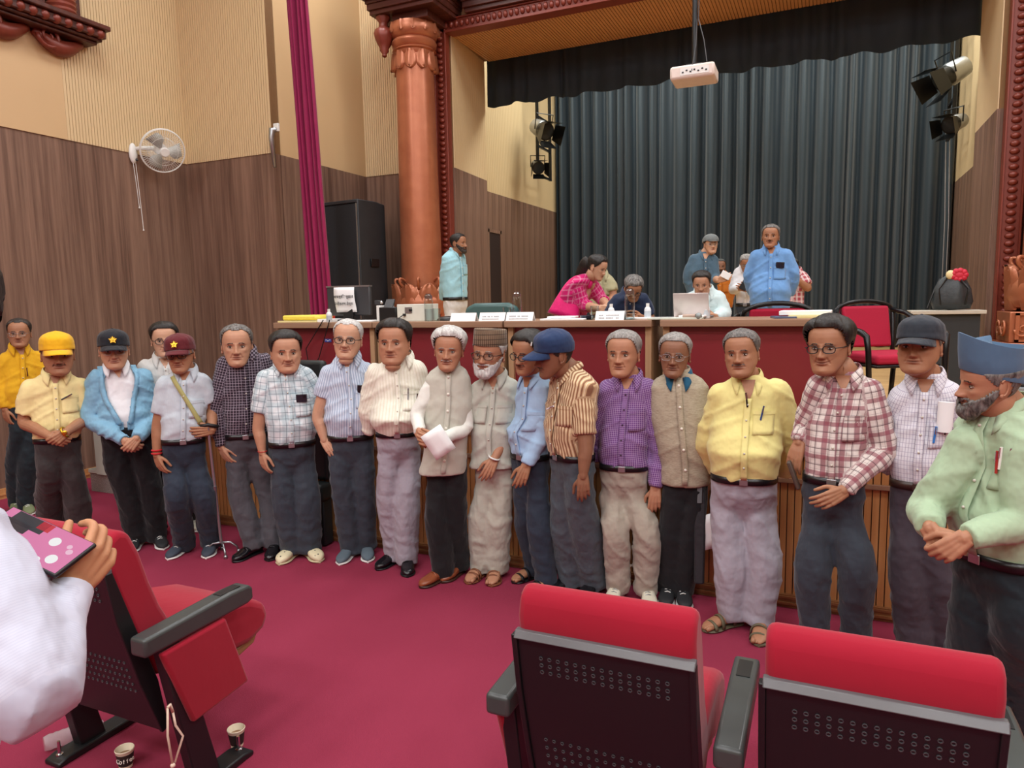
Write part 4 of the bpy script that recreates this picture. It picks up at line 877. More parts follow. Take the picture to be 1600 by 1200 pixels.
class HeadShape:
    def __init__(s, jaw=1.0, nose=1.0, age=0.5, smile=0.0, lips=1.0):
        Z = np.repeat(_rows[:, None], _NT, 1); TH = np.repeat(_TH[None, :], len(_rows), 0)
        w = np.interp(Z, _ZR, _WR) * (1 + (jaw - 1) * (1 - sm(.05, .13, Z))); f = np.interp(Z, _ZR, _FR); b = np.interp(Z, _ZR, _BR)
        c = (f - b) / 2; d = (f + b) / 2
        e = 2 / 2.25
        ct, st_ = np.cos(TH), np.sin(TH)
        X = w * np.sign(st_) * np.abs(st_) ** e; F = c + d * np.sign(ct) * np.abs(ct) ** e
        fm = sm(.25, .75, ct)      # front mask
        ax = np.abs(X)
        prot = np.interp(Z, [.066, .070, .077, .084, .100, .124, .136], [0, .012, .026, .0265, .016, .006, 0]) * nose
        ws = np.interp(Z, [.07, .084, .10, .13], [.0140, .0130, .0095, .0095])
        D = prot * gs(X, 0, ws) + .0085 * nose * gs(ax, .0135, .0062) * gs(Z, .0785, .0065)
        D += -.0105 * gs(ax, .031, .0155) * gs(Z, .1145, .0105) + .0035 * gs(ax, .028, .020) * gs(Z, .1305, .0055)
        D += .0050 * gs(ax, .047, .014) * gs(Z, .094, .012) + .003 * smile * gs(ax, .038, .012) * gs(Z, .080, .010)
        lz = smile * 0.0045 * (ax / .024) ** 2
        mw = .021 + .006 * smile
        D += (.0048 * gs(ax, 0, mw) * gs(Z, .0585 + lz, .0034) + .0060 * gs(ax, 0, mw * .85) * gs(Z, .0490 + lz, .0042)) * lips
        D += -.0060 * gs(ax, 0, mw * 1.1) * gs(Z, .0538 + lz, .0018) - .003 * gs(ax, 0, .018) * gs(Z, .041, .004) + .0045 * gs(ax, 0, .016) * gs(Z, .020, .010)
        nl = .017 + (.082 - Z) * .42
        D += -.0036 * (.3 + age + smile) * gs(ax, nl, .0038) * sm(.045, .055, Z) * (1 - sm(.075, .085, Z))
        D += -.0022 * age * gs(ax, .030, .016) * gs(Z, .1035, .0025) - .0012 * age * gs(X, 0, .035) * (gs(Z, .155, .0022) + gs(Z, .165, .0022))
        F = F + D * fm
        s.X, s.F, s.Z, s.TH, s.fm = X, F, Z, TH, fm
        s.P = np.stack([X, -F, Z], -1)
        du = np.roll(s.P, -1, 1) - np.roll(s.P, 1, 1); dv = np.gradient(s.P, axis=0); N = np.cross(du, dv); N /= (np.linalg.norm(N, axis=-1, keepdims=True) + 1e-9)
        N[-2:] = (0, 0, 1); s.N = N
        lipm = (gs(ax, 0, mw) * gs(Z, .0535 + lz, .0078) * fm)
        s.tint = np.stack([np.clip(lipm * 1.1 + 0.25 * gs(X, 0, .02) * gs(Z, .082, .01), 0, 1), 0.55 * gs(ax, .031, .015) * gs(Z, .104, .006) * fm + 1.0 * gs(ax, 0, mw) * gs(Z, .0538 + lz, .0016) * fm + .5 * gs(ax, .008, .004) * gs(Z, .0715, .003) * fm, np.zeros_like(X)], -1)  # second channel paints shade under the eyes, along the mouth line, at the nostrils
    def mesh(s):
        nr, nt = s.X.shape; v = s.P.reshape(-1, 3); idx = np.arange(nr * nt).reshape(nr, nt)
        a = idx[:-1]; b = np.roll(idx, -1, 1)[:-1]; c = np.roll(idx, -1, 1)[1:]; d = idx[1:]
        f = np.stack([a, b, c, d], -1).reshape(-1, 4).tolist(); f.append(list(range(nt))[::-1])
        return v, f, s.tint.reshape(-1, 3)
    def shell(s, m, thick, rough=0.0, seed=0, lift=0.0008, push=None, nscale=60):
        """a layer of hair lying on the head where the mask m is set"""
        nr, nt = s.X.shape; mm = np.clip(m, 0, 1)
        t = thick * mm ** 0.75 + lift
        if rough:
            nz = np.array([noise.noise(Vector((p[0] * nscale, p[1] * nscale, p[2] * nscale * 0.5 + seed))) for p in s.P.reshape(-1, 3)]).reshape(nr, nt)
            t = t * (1 + rough * nz)
        P = s.P + s.N * t[..., None]
        if push is not None: P = P + push(s) * mm[..., None]
        idx = np.arange(nr * nt).reshape(nr, nt); a = idx[:-1]; b = np.roll(idx, -1, 1)[:-1]; c = np.roll(idx, -1, 1)[1:]; d = idx[1:]
        F = np.stack([a, b, c, d], -1).reshape(-1, 4); keep = (mm.reshape(-1)[F] > 0.03).all(1); F = F[keep]
        used = np.unique(F); mp = -np.ones(nr * nt, int); mp[used] = np.arange(len(used))
        return P.reshape(-1, 3)[used], mp[F].tolist()
def hair_mask(h, style):
    A = np.abs(h.TH); z = h.Z
    side = np.interp(A, [0, .55, .80, 1.0, 1.25, 1.45, 1.62, 1.85, 2.1, PI], [.194, .195, .188, .156, .132, .110, .142, .122, .072, .048])
    if style in ('recede', 'balding'):
        side = np.interp(A, [0, .35, .55, .85, 1.05, 1.25, 1.45, 1.62, 1.85, 2.1, PI], [.200, .205, .207, .190, .158, .132, .108, .140, .122, .072, .048])
    if style == 'bald':
        side = np.interp(A, [0, .9, 1.25, 1.45, 1.62, 1.85, 2.1, PI], [.30, .30, .150, .112, .140, .122, .075, .050])
    m = sm(-.003, .016, z - side)
    if style == 'bald': m = m * (1 - sm(.178, .20, z))
    return m
def basis_from(yaw, pitch, roll):
    """head rotation: yaw>0 turns to image right, pitch>0 looks down"""
    return (Matrix.Rotation(yaw, 4, 'Z') @ Matrix.Rotation(-pitch, 4, 'X').inverted() @ Matrix.Rotation(roll, 4, 'Y'))
def vmesh(name, v, f, mats, parent, M=None, tint=None, smooth=True, flip=False):
    if M is not None:
        A = np.array(M)[:3, :3]; v = v @ A.T + np.array(M)[:3, 3]
    me = bpy.data.meshes.new(name); me.from_pydata([tuple(q) for q in v], [], [tuple(q) for q in f])
    for m in (mats if isinstance(mats, (list, tuple)) else [mats]): me.materials.append(m)
    if smooth: smooth_me(me)
    if tint is not None:
        at = me.attributes.new('tint', 'FLOAT_VECTOR', 'POINT'); at.data.foreach_set('vector', np.asarray(tint, np.float32).reshape(-1))
    o = bpy.data.objects.new(name, me); COL.objects.link(o); o.parent = parent; return o
def remesh(v, f, voxel, smooth_it=2):
    me = bpy.data.meshes.new('tmp'); me.from_pydata([tuple(q) for q in v], [], [tuple(q) for q in f])
    o = bpy.data.objects.new('tmp', me); COL.objects.link(o)
    r = o.modifiers.new('r', 'REMESH'); r.mode = 'VOXEL'; r.voxel_size = voxel
    if smooth_it: s_ = o.modifiers.new('s', 'SMOOTH'); s_.iterations = smooth_it; s_.factor = 0.5
    dg = bpy.context.evaluated_depsgraph_get(); ev = o.evaluated_get(dg); m2 = ev.to_mesh()
    n = len(m2.vertices); V = np.empty(n * 3, np.float32); m2.vertices.foreach_get('co', V); V = V.reshape(-1, 3).astype(float)
    N = np.empty(n * 3, np.float32); m2.vertices.foreach_get('normal', N); N = N.reshape(-1, 3).astype(float)
    k = len(m2.polygons); L = np.empty(len(m2.loops), np.int32); m2.loops.foreach_get('vertex_index', L)
    S_ = np.empty(k, np.int32); m2.polygons.foreach_get('loop_start', S_); T_ = np.empty(k, np.int32); m2.polygons.foreach_get('loop_total', T_)
    F = [L[a:a + b].tolist() for a, b in zip(S_, T_)]
    ev.to_mesh_clear(); bpy.data.objects.remove(o); bpy.data.meshes.remove(me)
    return V, F, N
def catmull(P, sub=4):
    P = [np.array(p, float) for p in P]; out = []
    Q = [2 * P[0] - P[1]] + P + [2 * P[-1] - P[-2]]
    for i in range(1, len(Q) - 2):
        for k in range(sub):
            t = k / sub; a, b, c, d = Q[i-1], Q[i], Q[i+1], Q[i+2]
            out.append(0.5 * ((2*b) + (-a + c) * t + (2*a - 5*b + 4*c - d) * t*t + (-a + 3*b - 3*c + d) * t**3))
    out.append(P[-1]); return out
def limb(mb, pts, rads, n=14, sub=5, flat=1.0, side=None, caps=True):
    P = catmull(pts, sub); m = len(pts); x = np.linspace(0, m - 1, len(P)); R = np.interp(x, range(m), rads)
    if caps:
        d0 = P[0] - P[1]; d0 = d0 / (np.linalg.norm(d0) + 1e-9); d1 = P[-1] - P[-2]; d1 = d1 / (np.linalg.norm(d1) + 1e-9)
        P = [P[0] + d0 * R[0] * 0.8, P[0] + d0 * R[0] * 0.45] + P + [P[-1] + d1 * R[-1] * 0.45, P[-1] + d1 * R[-1] * 0.8]
        R = np.concatenate([[R[0] * 0.35, R[0] * 0.85], R, [R[-1] * 0.85, R[-1] * 0.35]])
    mb.tube([tuple(p) for p in P], list(R), n, flat=flat, side=side)
def hand(mb, wr, d, nrm, thumb, curl=0.5, S=1.0, spread=0.05, point=False):
    """wr wrist point, d towards the fingers, nrm = palm normal, thumb = lateral unit towards the thumb"""
    wr, d = np.array(wr, float), _n(d); nrm = np.array(nrm, float); nrm = _n(nrm - d * nrm.dot(d)); s = np.cross(d, nrm)
    if s.dot(np.array(thumb, float)) < 0: s = -s
    # palm: four metacarpal bars blended together
    for k in range(4):
        o = (1.5 - k) * 0.0192
        a = wr + s * o * 0.55 * S; b = wr + (d * (0.086 - 0.004 * abs(k - 1)) + s * o) * S
        mb.tube([tuple(a - d * 0.01), tuple((a + b) / 2 - nrm * 0.002), tuple(b)], [0.0155 * S, 0.0150 * S, 0.0108 * S], 10)
    mb.tube([tuple(wr), tuple(wr + (d * 0.035 + s * 0.026 + nrm * 0.008) * S)], [0.015 * S, 0.015 * S], 8)
    Ls = (0.074, 0.083, 0.077, 0.060)
    for k in range(4):
        o = (1.5 - k) * 0.0195; b = wr + (d * (0.086 - 0.004 * abs(k - 1)) + s * o) * S
        lat = s * (1.5 - k) * spread; p = b.copy(); pts = [p.copy()]; a_ = 0.0; cl = curl * (0.85 + 0.15 * k)
        if point and k == 0: cl = 0.1
        for j, (fr, bend) in enumerate(((0.45, 0.75), (0.31, 1.0), (0.24, 0.7))):
            a_ += bend * cl; dr = _n(d * math.cos(a_) + nrm * math.sin(a_) + lat); p = p + dr * Ls[k] * fr * S; pts.append(p.copy())
        r = (0.0090, 0.0093, 0.0088, 0.0076)[k] * S
        limb(mb, pts, [r * 1.08, r, r * 0.93, r * 0.80], 8, 3)
    b = wr + (d * 0.022 + s * 0.026 + nrm * 0.006) * S; d1 = _n(d * 0.75 + s * 0.62 + nrm * 0.35 * (0.5 + curl)); d2 = _n(d * 0.95 + s * 0.15 + nrm * 0.45 * (0.4 + curl))
    limb(mb, [b, b + d1 * 0.040 * S, b + d1 * 0.040 * S + d2 * 0.032 * S, b + d1 * 0.040 * S + d2 * 0.056 * S], [0.0135 * S, 0.0112 * S, 0.0098 * S, 0.0080 * S], 8, 3)
class Torso:
    """stack of superellipse rings in person space; ring = (centre, half width, front depth, back depth)"""
    def __init__(s, rings, yaw): s.r = rings; s.fw = np.array((math.sin(yaw), -math.cos(yaw), 0)); s.rt = np.array((math.cos(yaw), math.sin(yaw), 0)); s.z = [r[0][2] for r in rings]
    def at(s, z):
        c = np.array([np.interp(z, s.z, [r[0][k] for r in s.r]) for k in range(3)]); c[2] = z
        return c, np.interp(z, s.z, [r[1] for r in s.r]), np.interp(z, s.z, [r[2] for r in s.r]), np.interp(z, s.z, [r[3] for r in s.r])
    def pt(s, th, z, off=0.0, e=2 / 2.5):
        c, w, f, b = s.at(z); ct, st_ = math.cos(th), math.sin(th)
        x = (w + off) * math.copysign(abs(st_) ** e, st_); y = ((f if ct > 0 else b) + off) * math.copysign(abs(ct) ** e, ct)
        return c + s.rt * x + s.fw * y
    def front(s, x, z, off=0.005):
        c, w, f, b = s.at(z); t = min(0.999, abs(x) / w); return c + s.rt * x + s.fw * ((f + off) * (1 - t ** 2.5) ** (1 / 2.5))
    def mesh(s, mb, n=40, sub=5, z0=None, z1=None, off=0.0):
        zs = []
        for a, b in zip(s.z[:-1], s.z[1:]):
            zs += [a + (b - a) * k / sub for k in range(sub)]
        zs.append(s.z[-1])
        zs = [z for z in zs if (z0 is None or z >= z0) and (z1 is None or z <= z1)]
        vs = []; fs = []
        for z in zs:
            for k in range(n): vs.append(tuple(s.pt(2 * PI * k / n, z, off)))
        m = len(zs)
        for j in range(m - 1):
            for k in range(n):
                l = (k + 1) % n; fs.append((j*n+k, j*n+l, (j+1)*n+l, (j+1)*n+k))
        fs.append(tuple(reversed(range(n)))); fs.append(tuple((m-1)*n+k for k in range(n)))
        mb.add(vs, fs)
def seg_d(V, A, B):
    AB = B - A; t = np.clip(((V - A) @ AB) / (AB @ AB), 0, 1); return np.linalg.norm(V - A - t[:, None] * AB, axis=1), t
def garment(name, mb, torso, arms, mat, parent, voxel, wr=0.004, seed=0, cut=None, smooth_it=2):
    V, F, N = remesh(mb.v, mb.f, voxel, smooth_it)
    C = np.array([torso.at(z)[0] for z in np.clip(V[:, 2], torso.z[0], torso.z[-1])]); D = V - C
    x = D @ torso.rt; y = D @ torso.fw
    Wz = np.interp(V[:, 2], torso.z, [r[1] for r in torso.r]); Fz = np.where(y > 0, np.interp(V[:, 2], torso.z, [r[2] for r in torso.r]), np.interp(V[:, 2], torso.z, [r[3] for r in torso.r]))
    rho = np.sqrt((x / Wz) ** 2 + (y / Fz) ** 2)
    u = np.where(y > 0, x, np.sign(x + 1e-9) * (2 * Wz - np.abs(x))); v = V[:, 2].copy(); best = rho.copy()
    # folds
    nz = lambda q: noise.noise(Vector(q))
    fold = np.zeros(len(V))
    for i, (a, b, c) in enumerate(np.stack([u, v, V[:, 1]], 1)):
        fold[i] = nz((a * 9 + b * 4, b * 7 - a * 3, seed)) * 0.6 + nz((a * 22 + b * 9, b * 16, seed + 9)) * 0.35 + 1.1 * max(0.0, 1 - 5 * abs(nz((a * 5 + b * 7 * (1 if a > 0 else -1), b * 4 + c * 2, seed + 21)))) - .25
    for pts, rads in arms:
        acc = 0.0
        for (A, B), (ra, rb) in zip(zip(pts[:-1], pts[1:]), zip(rads[:-1], rads[1:])):
            d, t = seg_d(V, A, B); L = np.linalg.norm(B - A); tr_ = ((V - A) @ (B - A)) / (L * L) if acc == 0.0 else t; rr = ra + (rb - ra) * t; q = d / (rr * 1.05); mask = q < best * 0.98
            ax = (B - A) / L; ref = torso.rt - ax * (torso.rt @ ax); ref = ref / (np.linalg.norm(ref) + 1e-9); r2 = np.cross(ax, ref); W_ = V - A
            th = np.arctan2(W_ @ r2, W_ @ ref); u = np.where(mask, th * rr + 0.3, u); v = np.where(mask, -(acc + tr_ * L), v); best = np.where(mask, q, best)
            acc += L
    V = V + N * (fold * wr * 1.7)[:, None]
    if cut is not None:
        dead = cut(x, y, V[:, 2], best == rho); F = [f for f in F if not all(dead[i] for i in f)]
    me = bpy.data.meshes.new(name); me.from_pydata([tuple(q) for q in V], [], F); me.materials.append(mat); smooth_me(me)
    at = me.attributes.new('pat', 'FLOAT_VECTOR', 'POINT'); at.data.foreach_set('vector', np.stack([u, v, np.zeros_like(u)], 1).astype(np.float32).reshape(-1))
    o = bpy.data.objects.new(name, me); COL.objects.link(o); o.parent = parent; return o
def strip(torso, x0, x1, z0, z1, off, nx=3, nz=8):
    vs = []; fs = []
    for j in range(nz + 1):
        for i in range(nx + 1): vs.append(tuple(torso.front(x0 + (x1 - x0) * i / nx, z0 + (z1 - z0) * j / nz, off)))
    for j in range(nz):
        for i in range(nx): a = j * (nx + 1) + i; fs.append((a, a + 1, a + nx + 2, a + nx + 1))
    return vs, fs
def patmesh(o, seedu=0.0, rot=0.0):
    me = o.data; n = len(me.vertices); V = np.empty(n * 3, np.float32); me.vertices.foreach_get('co', V); V = V.reshape(-1, 3)
    at = me.attributes.new('pat', 'FLOAT_VECTOR', 'POINT'); c, s_ = math.cos(rot), math.sin(rot)
    at.data.foreach_set('vector', np.stack([V[:, 0] * c + V[:, 2] * s_, -V[:, 0] * s_ + V[:, 2] * c, V[:, 2] * 0], 1).astype(np.float32).reshape(-1))
SKIN = dict(a='ba8c70', b='a57659', c='c69a7e', d='8a614a', e='cfa68c', f='b07f63')
HAIR = dict(black=('15130f', '2e2a28'), dark=('211d1b', '4a423c'), grey=('6a6764', 'a5a29d'), salt=('3c3a38', '85827e'), white=('a8a7a4', 'd6d6d2'), brown=('3a2c22', '6b5644'))
def person(label, G, floor=0.0, face_cam=True, **k):
    """k holds what was read off the photograph: silhouettes as (row, left, right) of the body at this distance"""
    g = k.get
    Gx = np.array((G[0], G[1], 0.0)); away = Gx.copy(); away /= np.linalg.norm(away); e1 = np.array((away[1], -away[0], 0.0))
    rot = math.atan2(e1[1], e1[0])
    root = thing('person', label, 'person', (G[0], G[1], floor), rot, g('group'))
    def L(px, py, b=0.0):
        d = ray(px, py); o = Gx - away * b; t = ((o - CAMP * np.array((1, 1, 0))) @ away) / (d @ away); P = CAMP + d * t; r = P - Gx
        return np.array((r @ e1, r @ away, P[2] - floor))
    def toe_at(ft, s_, fy):
        if floor > 0:       # feet hidden behind the tables: under the hips
            return np.array((T.r[0][0][0], T.r[0][0][1], 0.0)) + T.rt * s_ * 0.11 + np.array((math.sin(fy), -math.cos(fy), 0)) * 0.19
        r = on_z(ft[0], ft[1], floor) - Gx; return np.array((r @ e1, r @ away, 0.0))
    vox = g('vox', 0.0115); yaw = math.radians(g('yaw', 0)); seed = random.randint(0, 999); sd = g('side', 1)
    # ---- torso rings
    b = g('belt'); ch = g('chest'); bl = g('belly'); lean = g('lean', 0.0)
    def ringof(s_, ratio, bulge=0.0, shift=0.0, back=1.0):
        y_, xl, xr = s_; A = L(xl, y_); B = L(xr, y_); half = (B[0] - A[0]) / 2; w = half / math.sqrt(math.cos(yaw) ** 2 + (ratio * math.sin(yaw)) ** 2)
        c = (A + B) / 2; c[1] -= shift; return [c, w, ratio * w * (1 + bulge), ratio * w * back]
    SLp = L(*g('sl')); SRp = L(*g('sr'))
    nk = g('neck') or ((g('sl')[0] + g('sr')[0]) / 2, (g('sl')[1] + g('sr')[1]) / 2 - 8)
    NK = L(nk[0], nk[1], lean * 0.7); NK[2] += 0.022
    R_b = ringof(b, 0.66, g('bb', 0.15), 0.0); R_c = ringof(ch, 0.60, 0.12, lean * 0.6)
    rings = [R_b]
    if bl: rings.append(ringof(bl, 0.68, g('bulge', 0.25), lean * 0.2))
    rings.append(R_c)
    zs = (SLp[2] + SRp[2]) / 2; sc_ = (SLp + SRp) / 2; sc_[1] -= lean
    hw = max(np.linalg.norm((SLp - SRp)[:2]) / 2, 0.12) * (1.16 if g('vest') else 1.0)
    if abs(math.sin(yaw)) > 0.5: hw = R_c[1] * 0.95
    R_s = [np.array((sc_[0], sc_[1], zs)), hw * 1.02, R_c[2] * 0.80, R_c[3] * 0.92]
    R_t = [np.array(((sc_[0] + NK[0]) / 2, (sc_[1] + NK[1]) / 2 + 0.005, zs + (NK[2] - zs) * 0.5 + 0.012)), hw * 0.80, R_c[2] * 0.60, R_c[3] * 0.75]
    R_n = [np.array((NK[0], NK[1] + 0.01, NK[2] + 0.012)), 0.068, 0.062, 0.066]
    rings += [R_s, R_t, R_n]; rings.sort(key=lambda r: r[0][2])
    hem = g('hem')
    if hem:
        hr = ringof(hem, 0.66, g('bb', 0.15)); rings = [hr] + rings
    T = Torso(rings, yaw)
    # belt ring torso continued down for trousers
    # ---- arms
    smb = MB(); T.mesh(smb, off=0.0); arms_info = []; abm = MB()
    sleeve_mb = MB()
    for side, key, sh in ((-1, 'armL', SLp), (1, 'armR', SRp)):
        a = g(key)
        if a is None: continue
        El = L(*a[0]); Wr = L(*a[1]); Tip = L(*a[2]); kind = a[3]; sh2 = sh.copy(); sh2[1] -= lean * 0.8
        if len(a) > 5 and a[5]: sh2 = L(*a[5])
        if abs(math.sin(yaw)) > 0.5 and not (len(a) > 5 and a[5]): sh2 = sc_ + T.rt * hw * side * 0.95; sh2[2] = zs
        sh_in = sh2 + (sc_ - sh2) * (0.26 if g('vest') else 0.08); sh_in[2] -= 0.016
        thick = g('arm', 1.0) * (0.86 if g('vest') else 1.0)
        if kind == 'short':
            dE = El - sh_in; cut_ = a[6] if len(a) > 6 else 0.74; Q = sh_in + dE * cut_
            pts = [sh_in, sh_in + dE * 0.35, Q]; rads = [0.066 * thick, 0.070 * thick, 0.066 * thick]
        elif kind == 'long':
            dW = Wr - El; mid = El; pts = [sh_in, sh_in + (El - sh_in) * 0.5, El, El + dW * 0.5, Wr - _n(dW) * 0.012]; rads = [0.066 * thick, 0.062 * thick, 0.055 * thick, 0.048 * thick, 0.040 * thick]
        elif kind == 'rolled':
            dW = Wr - El; pts = [sh_in, sh_in + (El - sh_in) * 0.5, El, El + dW * 0.35]; rads = [0.066 * thick, 0.062 * thick, 0.054 * thick, 0.052 * thick]
        tgt = sleeve_mb if g('vest') else smb
        if kind != 'none':
            P_ = [tuple(p) for p in catmull(pts, 4)]; R_ = list(np.interp(np.linspace(0, len(pts) - 1, len(P_)), range(len(pts)), rads)); tgt.tube(P_, R_, 14)
            tgt.ball(tuple(sh_in), rads[0] * 0.98, 8)
            arms_info.append(([np.array(p) for p in pts], rads))
        if not (len(a) > 4 and a[4] == 'hidden'):
            dW = _n(Wr - El); d_h = _n(Tip - Wr)
            if kind == 'long': limb(abm, [Wr - dW * 0.10, Wr], [0.030, 0.025], 12, 3, 0.8)
            else:
                limb(abm, [sh_in + (El - sh_in) * 0.55, El, El + (Wr - El) * 0.35, Wr - dW * 0.02, Wr], [0.046 * thick, 0.041 * thick, 0.040 * thick, 0.027, 0.025], 14, 4)
            hn = (a[4] if len(a) > 4 and a[4] else None) or ((-side * 0.8, 0.6, 0.0))
            if isinstance(hn, str): hn = (-side * 0.8, 0.6, 0)
            th_dir = np.array(a[7]) if len(a) > 7 else np.array((-side * 0.3, -1.0, 0.2))
            hand(abm, Wr, d_h, hn, th_dir, g('curl', 0.42), g('hs', 1.0) * 0.97, point=g('point', False))
    # ---- shirt
    mat = g('shirt')
    if g('vest'):
        if sleeve_mb.v: garment('shirt', sleeve_mb, T, arms_info, mat, root, vox, 0.004, seed)
        garment('waistcoat', smb, T, [], g('vest'), root, vox, 0.003, seed + 3)
    elif g('jacket'):
        im = MB(); T.mesh(im, off=-0.014); garment('shirt', im, T, [], mat, root, vox, 0.002, seed)
        zt_, zb_ = NK[2], b and L((b[1] + b[2]) / 2, b[0])[2]
        def wcut(z):
            h = np.clip((z - zb_) / (zt_ - zb_), 0, 1); return 0.018 + 0.085 * np.sin(h * PI * 0.62) ** 1.5
        for s_ in (-1, 1):
            vs = []; nn_ = 24
            for i in range(nn_ + 1):
                z = zb_ + (zt_ - zb_) * (0.10 + 0.90 * i / nn_); w_ = float(wcut(z)); vs += [tuple(T.front(s_ * (w_ - .008), z, .004)), tuple(T.front(s_ * (w_ + .004), z, .020)), tuple(T.front(s_ * (w_ + .026), z, .014))]
            q = MB(); q.add(vs, [(3*i+j, 3*i+j+1, 3*i+j+4, 3*i+j+3) for i in range(nn_) for j in range(2)]); o = obj('jacket_edge', q, g('jacket'), root, smooth=0, fix=False); o.modifiers.new('s', 'SOLIDIFY').thickness = 0.004; patmesh(o)
        def cutf(x, y, z, tor):
            h = np.clip((z - zb_) / (zt_ - zb_), 0, 1); return tor & (y > 0) & (np.abs(x - 0.0) < 0.018 + 0.085 * np.sin(np.clip(h, 0, 1) * PI * 0.62) ** 1.5 * (h > 0.14))
        garment('jacket', smb, T, arms_info, g('jacket'), root, vox, 0.007, seed, cut=cutf)
    else:
        garment('shirt', smb, T, arms_info, mat, root, vox, g('wr', 0.0042), seed)
    # ---- head
    hd = g('head'); top, chin, hx = hd; hy, hp, hr_ = [math.radians(v) for v in g('look', (0, 0, 0))]
    fwd_ = g('hf', 0.03) + lean
    Ptop = L(hx, top, fwd_); Pch = L(hx, chin, fwd_ + 0.03); extra = {'cap': 0.022, 'topi': 0.03, 'sidecap': 0.03}.get(g('hat'), 0.010 if g('hair', ('full',))[0] not in ('bald',) else 0.0)
    S = (Ptop[2] - Pch[2]) / (0.234 + extra) * g('hscale', 1.0); S = S / max(0.8, math.cos(hp) ** 0.5)
    H = HeadShape(g('jaw', 1.0), g('nose', 1.0), g('age', 0.6), g('smile', 0.2))
    ctr = (Ptop + Pch) / 2
    Mh = Matrix.Translation(Vector(ctr)) @ basis_from(hy, hp, hr_) @ Matrix.Scale(S, 4) @ Matrix.Translation(Vector((0, g('hback', 0.012), -0.118 - (extra - 0.01) * 0.0)))
    hv, hf_, tint = H.mesh(); A = np.array(Mh)
    hv = hv @ A[:3, :3].T + A[:3, 3]
    bv = [tuple(q) for q in hv]; bf = [tuple(f) for f in hf_]; bt = [tuple(q) for q in tint]
    def addb(mb_, tn=(0, 0, 0)):
        o = len(bv); bv.extend(mb_.v); bf.extend([tuple(i + o for i in f) for f in mb_.f]); bt.extend([tn] * len(mb_.v))
    def hM(p): return np.array(Mh @ Vector(p))
    # ears
    em = MB()
    for s_ in (-1, 1):
        c0 = np.array((s_ * 0.077, 0.006, 0.108)); R_ = Matrix.Translation(Vector(c0)) @ Matrix.Rotation(s_ * 0.38, 4, 'Z') @ Matrix.Rotation(-0.12, 4, 'X')
        em.ball((0, 0.004, 0), (0.0075, 0.016, 0.030), 8, M=Mh @ R_)
        ring = [(s_ * 0.006, 0.004 + 0.016 * math.sin(t_), 0.004 + 0.028 * math.cos(t_)) for t_ in np.linspace(-0.9, PI * 1.02, 14)]
        q = MB(); q.tube(ring, [0.0035] * 14, 6); em.add(q.v, q.f, 0, Mh @ R_)
        em.ball((s_ * 0.002, 0.0, -0.026), (0.006, 0.008, 0.009), 6, M=Mh @ R_)
    addb(em, (0.12, 0.0, 0))
    # neck
    nm = MB(); J = hM((0, 0.028, 0.055)); J2 = hM((0, 0.012, 0.018)); base = np.array((NK[0], NK[1] + 0.012, NK[2] + 0.01)); nr = 0.056 * g('neckw', 1.0) * max(S, 0.95)
    limb(nm, [base - np.array((0, 0, 0.10)) - T.fw * 0.012, base, (base + J2) / 2 + np.array((0, 0.006, 0)), (J + J2) / 2, J], [nr * 1.0, nr * 1.02, nr, nr * 0.98, nr * 0.9], 20, 4, 1.0)
    if g('dbl'): nm.ball(tuple(hM((0, -0.045, -0.008))), (0.042 * S, 0.04 * S, 0.024 * S), 8)
    addb(nm)
    core = MB(); pel = R_b[0] - np.array((0, 0, 0.05)); core.tube([tuple(base - np.array((0, 0, 0.05))), tuple((base + pel) / 2), tuple(pel)], [0.06, 0.07, 0.07], 10)
    for s_, ft in zip((-1, 1), g('feet')):
        if ft is None or g('trousers') is None: continue
        fy = math.radians(ft[2]); toe = toe_at(ft, s_, fy); ank = toe - np.array((math.sin(fy), -math.cos(fy), 0)) * 0.20; ank[2] = 0.07
        hq = R_b[0] - np.array((0, 0, 0.17)) + T.rt * s_ * R_b[1] * 0.49; K = L(*g('knees')[(s_ + 1) // 2]) if g('knees') else (hq + ank) / 2; core.tube([tuple(p_) for p_ in catmull([pel, hq, K, ank], 4)], 0.032, 8)
    for s_, key, sh in ((-1, 'armL', SLp), (1, 'armR', SRp)):
        if g(key) and abs(math.sin(yaw)) < 0.5: core.tube([tuple(base - np.array((0, 0, 0.09))), tuple(sh + (sc_ - sh) * 0.3 - np.array((0, 0, .03))), tuple((sh + L(*g(key)[0])) / 2), tuple(L(*g(key)[0]))], [0.04, 0.035, 0.03, 0.03], 8)
    addb(core)
    # open collar skin
    vz = g('vneck', 0.075)
    if vz and not g('vest'):
        zt_ = NK[2] - 0.005; q = MB(); vs = []; fs = []; nr_ = 7
        for j in range(nr_ + 1):
            z = zt_ - vz * j / nr_; w = 0.036 * (1 - j / nr_) ** 0.9 + 0.001
            for i in range(5): vs.append(tuple(T.front(w * (i / 2 - 1), z, 0.0105)))
        for j in range(nr_):
            for i in range(4): a = j * 5 + i; fs.append((a, a + 5, a + 6, a + 1))
        q.add(vs, fs); addb(q)
    if abm.v:
        V, F, N = remesh(abm.v, abm.f, g('hvox', 0.0034), 1); o = len(bv); bv.extend([tuple(v) for v in V]); bf.extend([tuple(i + o for i in f) for f in F]); bt.extend([(0, 0, 0)] * len(V))
    # ---- legs and feet
    leg = MB(); legs = g('feet'); tr = g('trousers'); hipw = R_b[1] * (0.90 if hem else 1.0); zb = R_b[0][2]; R_q = R_b; R_b = [R_b[0], R_b[1], R_b[2] * (0.86 if hem else 1.0), R_b[3] * (0.86 if hem else 1.0)]; shoes = g('shoes', 'black'); feetdata = []
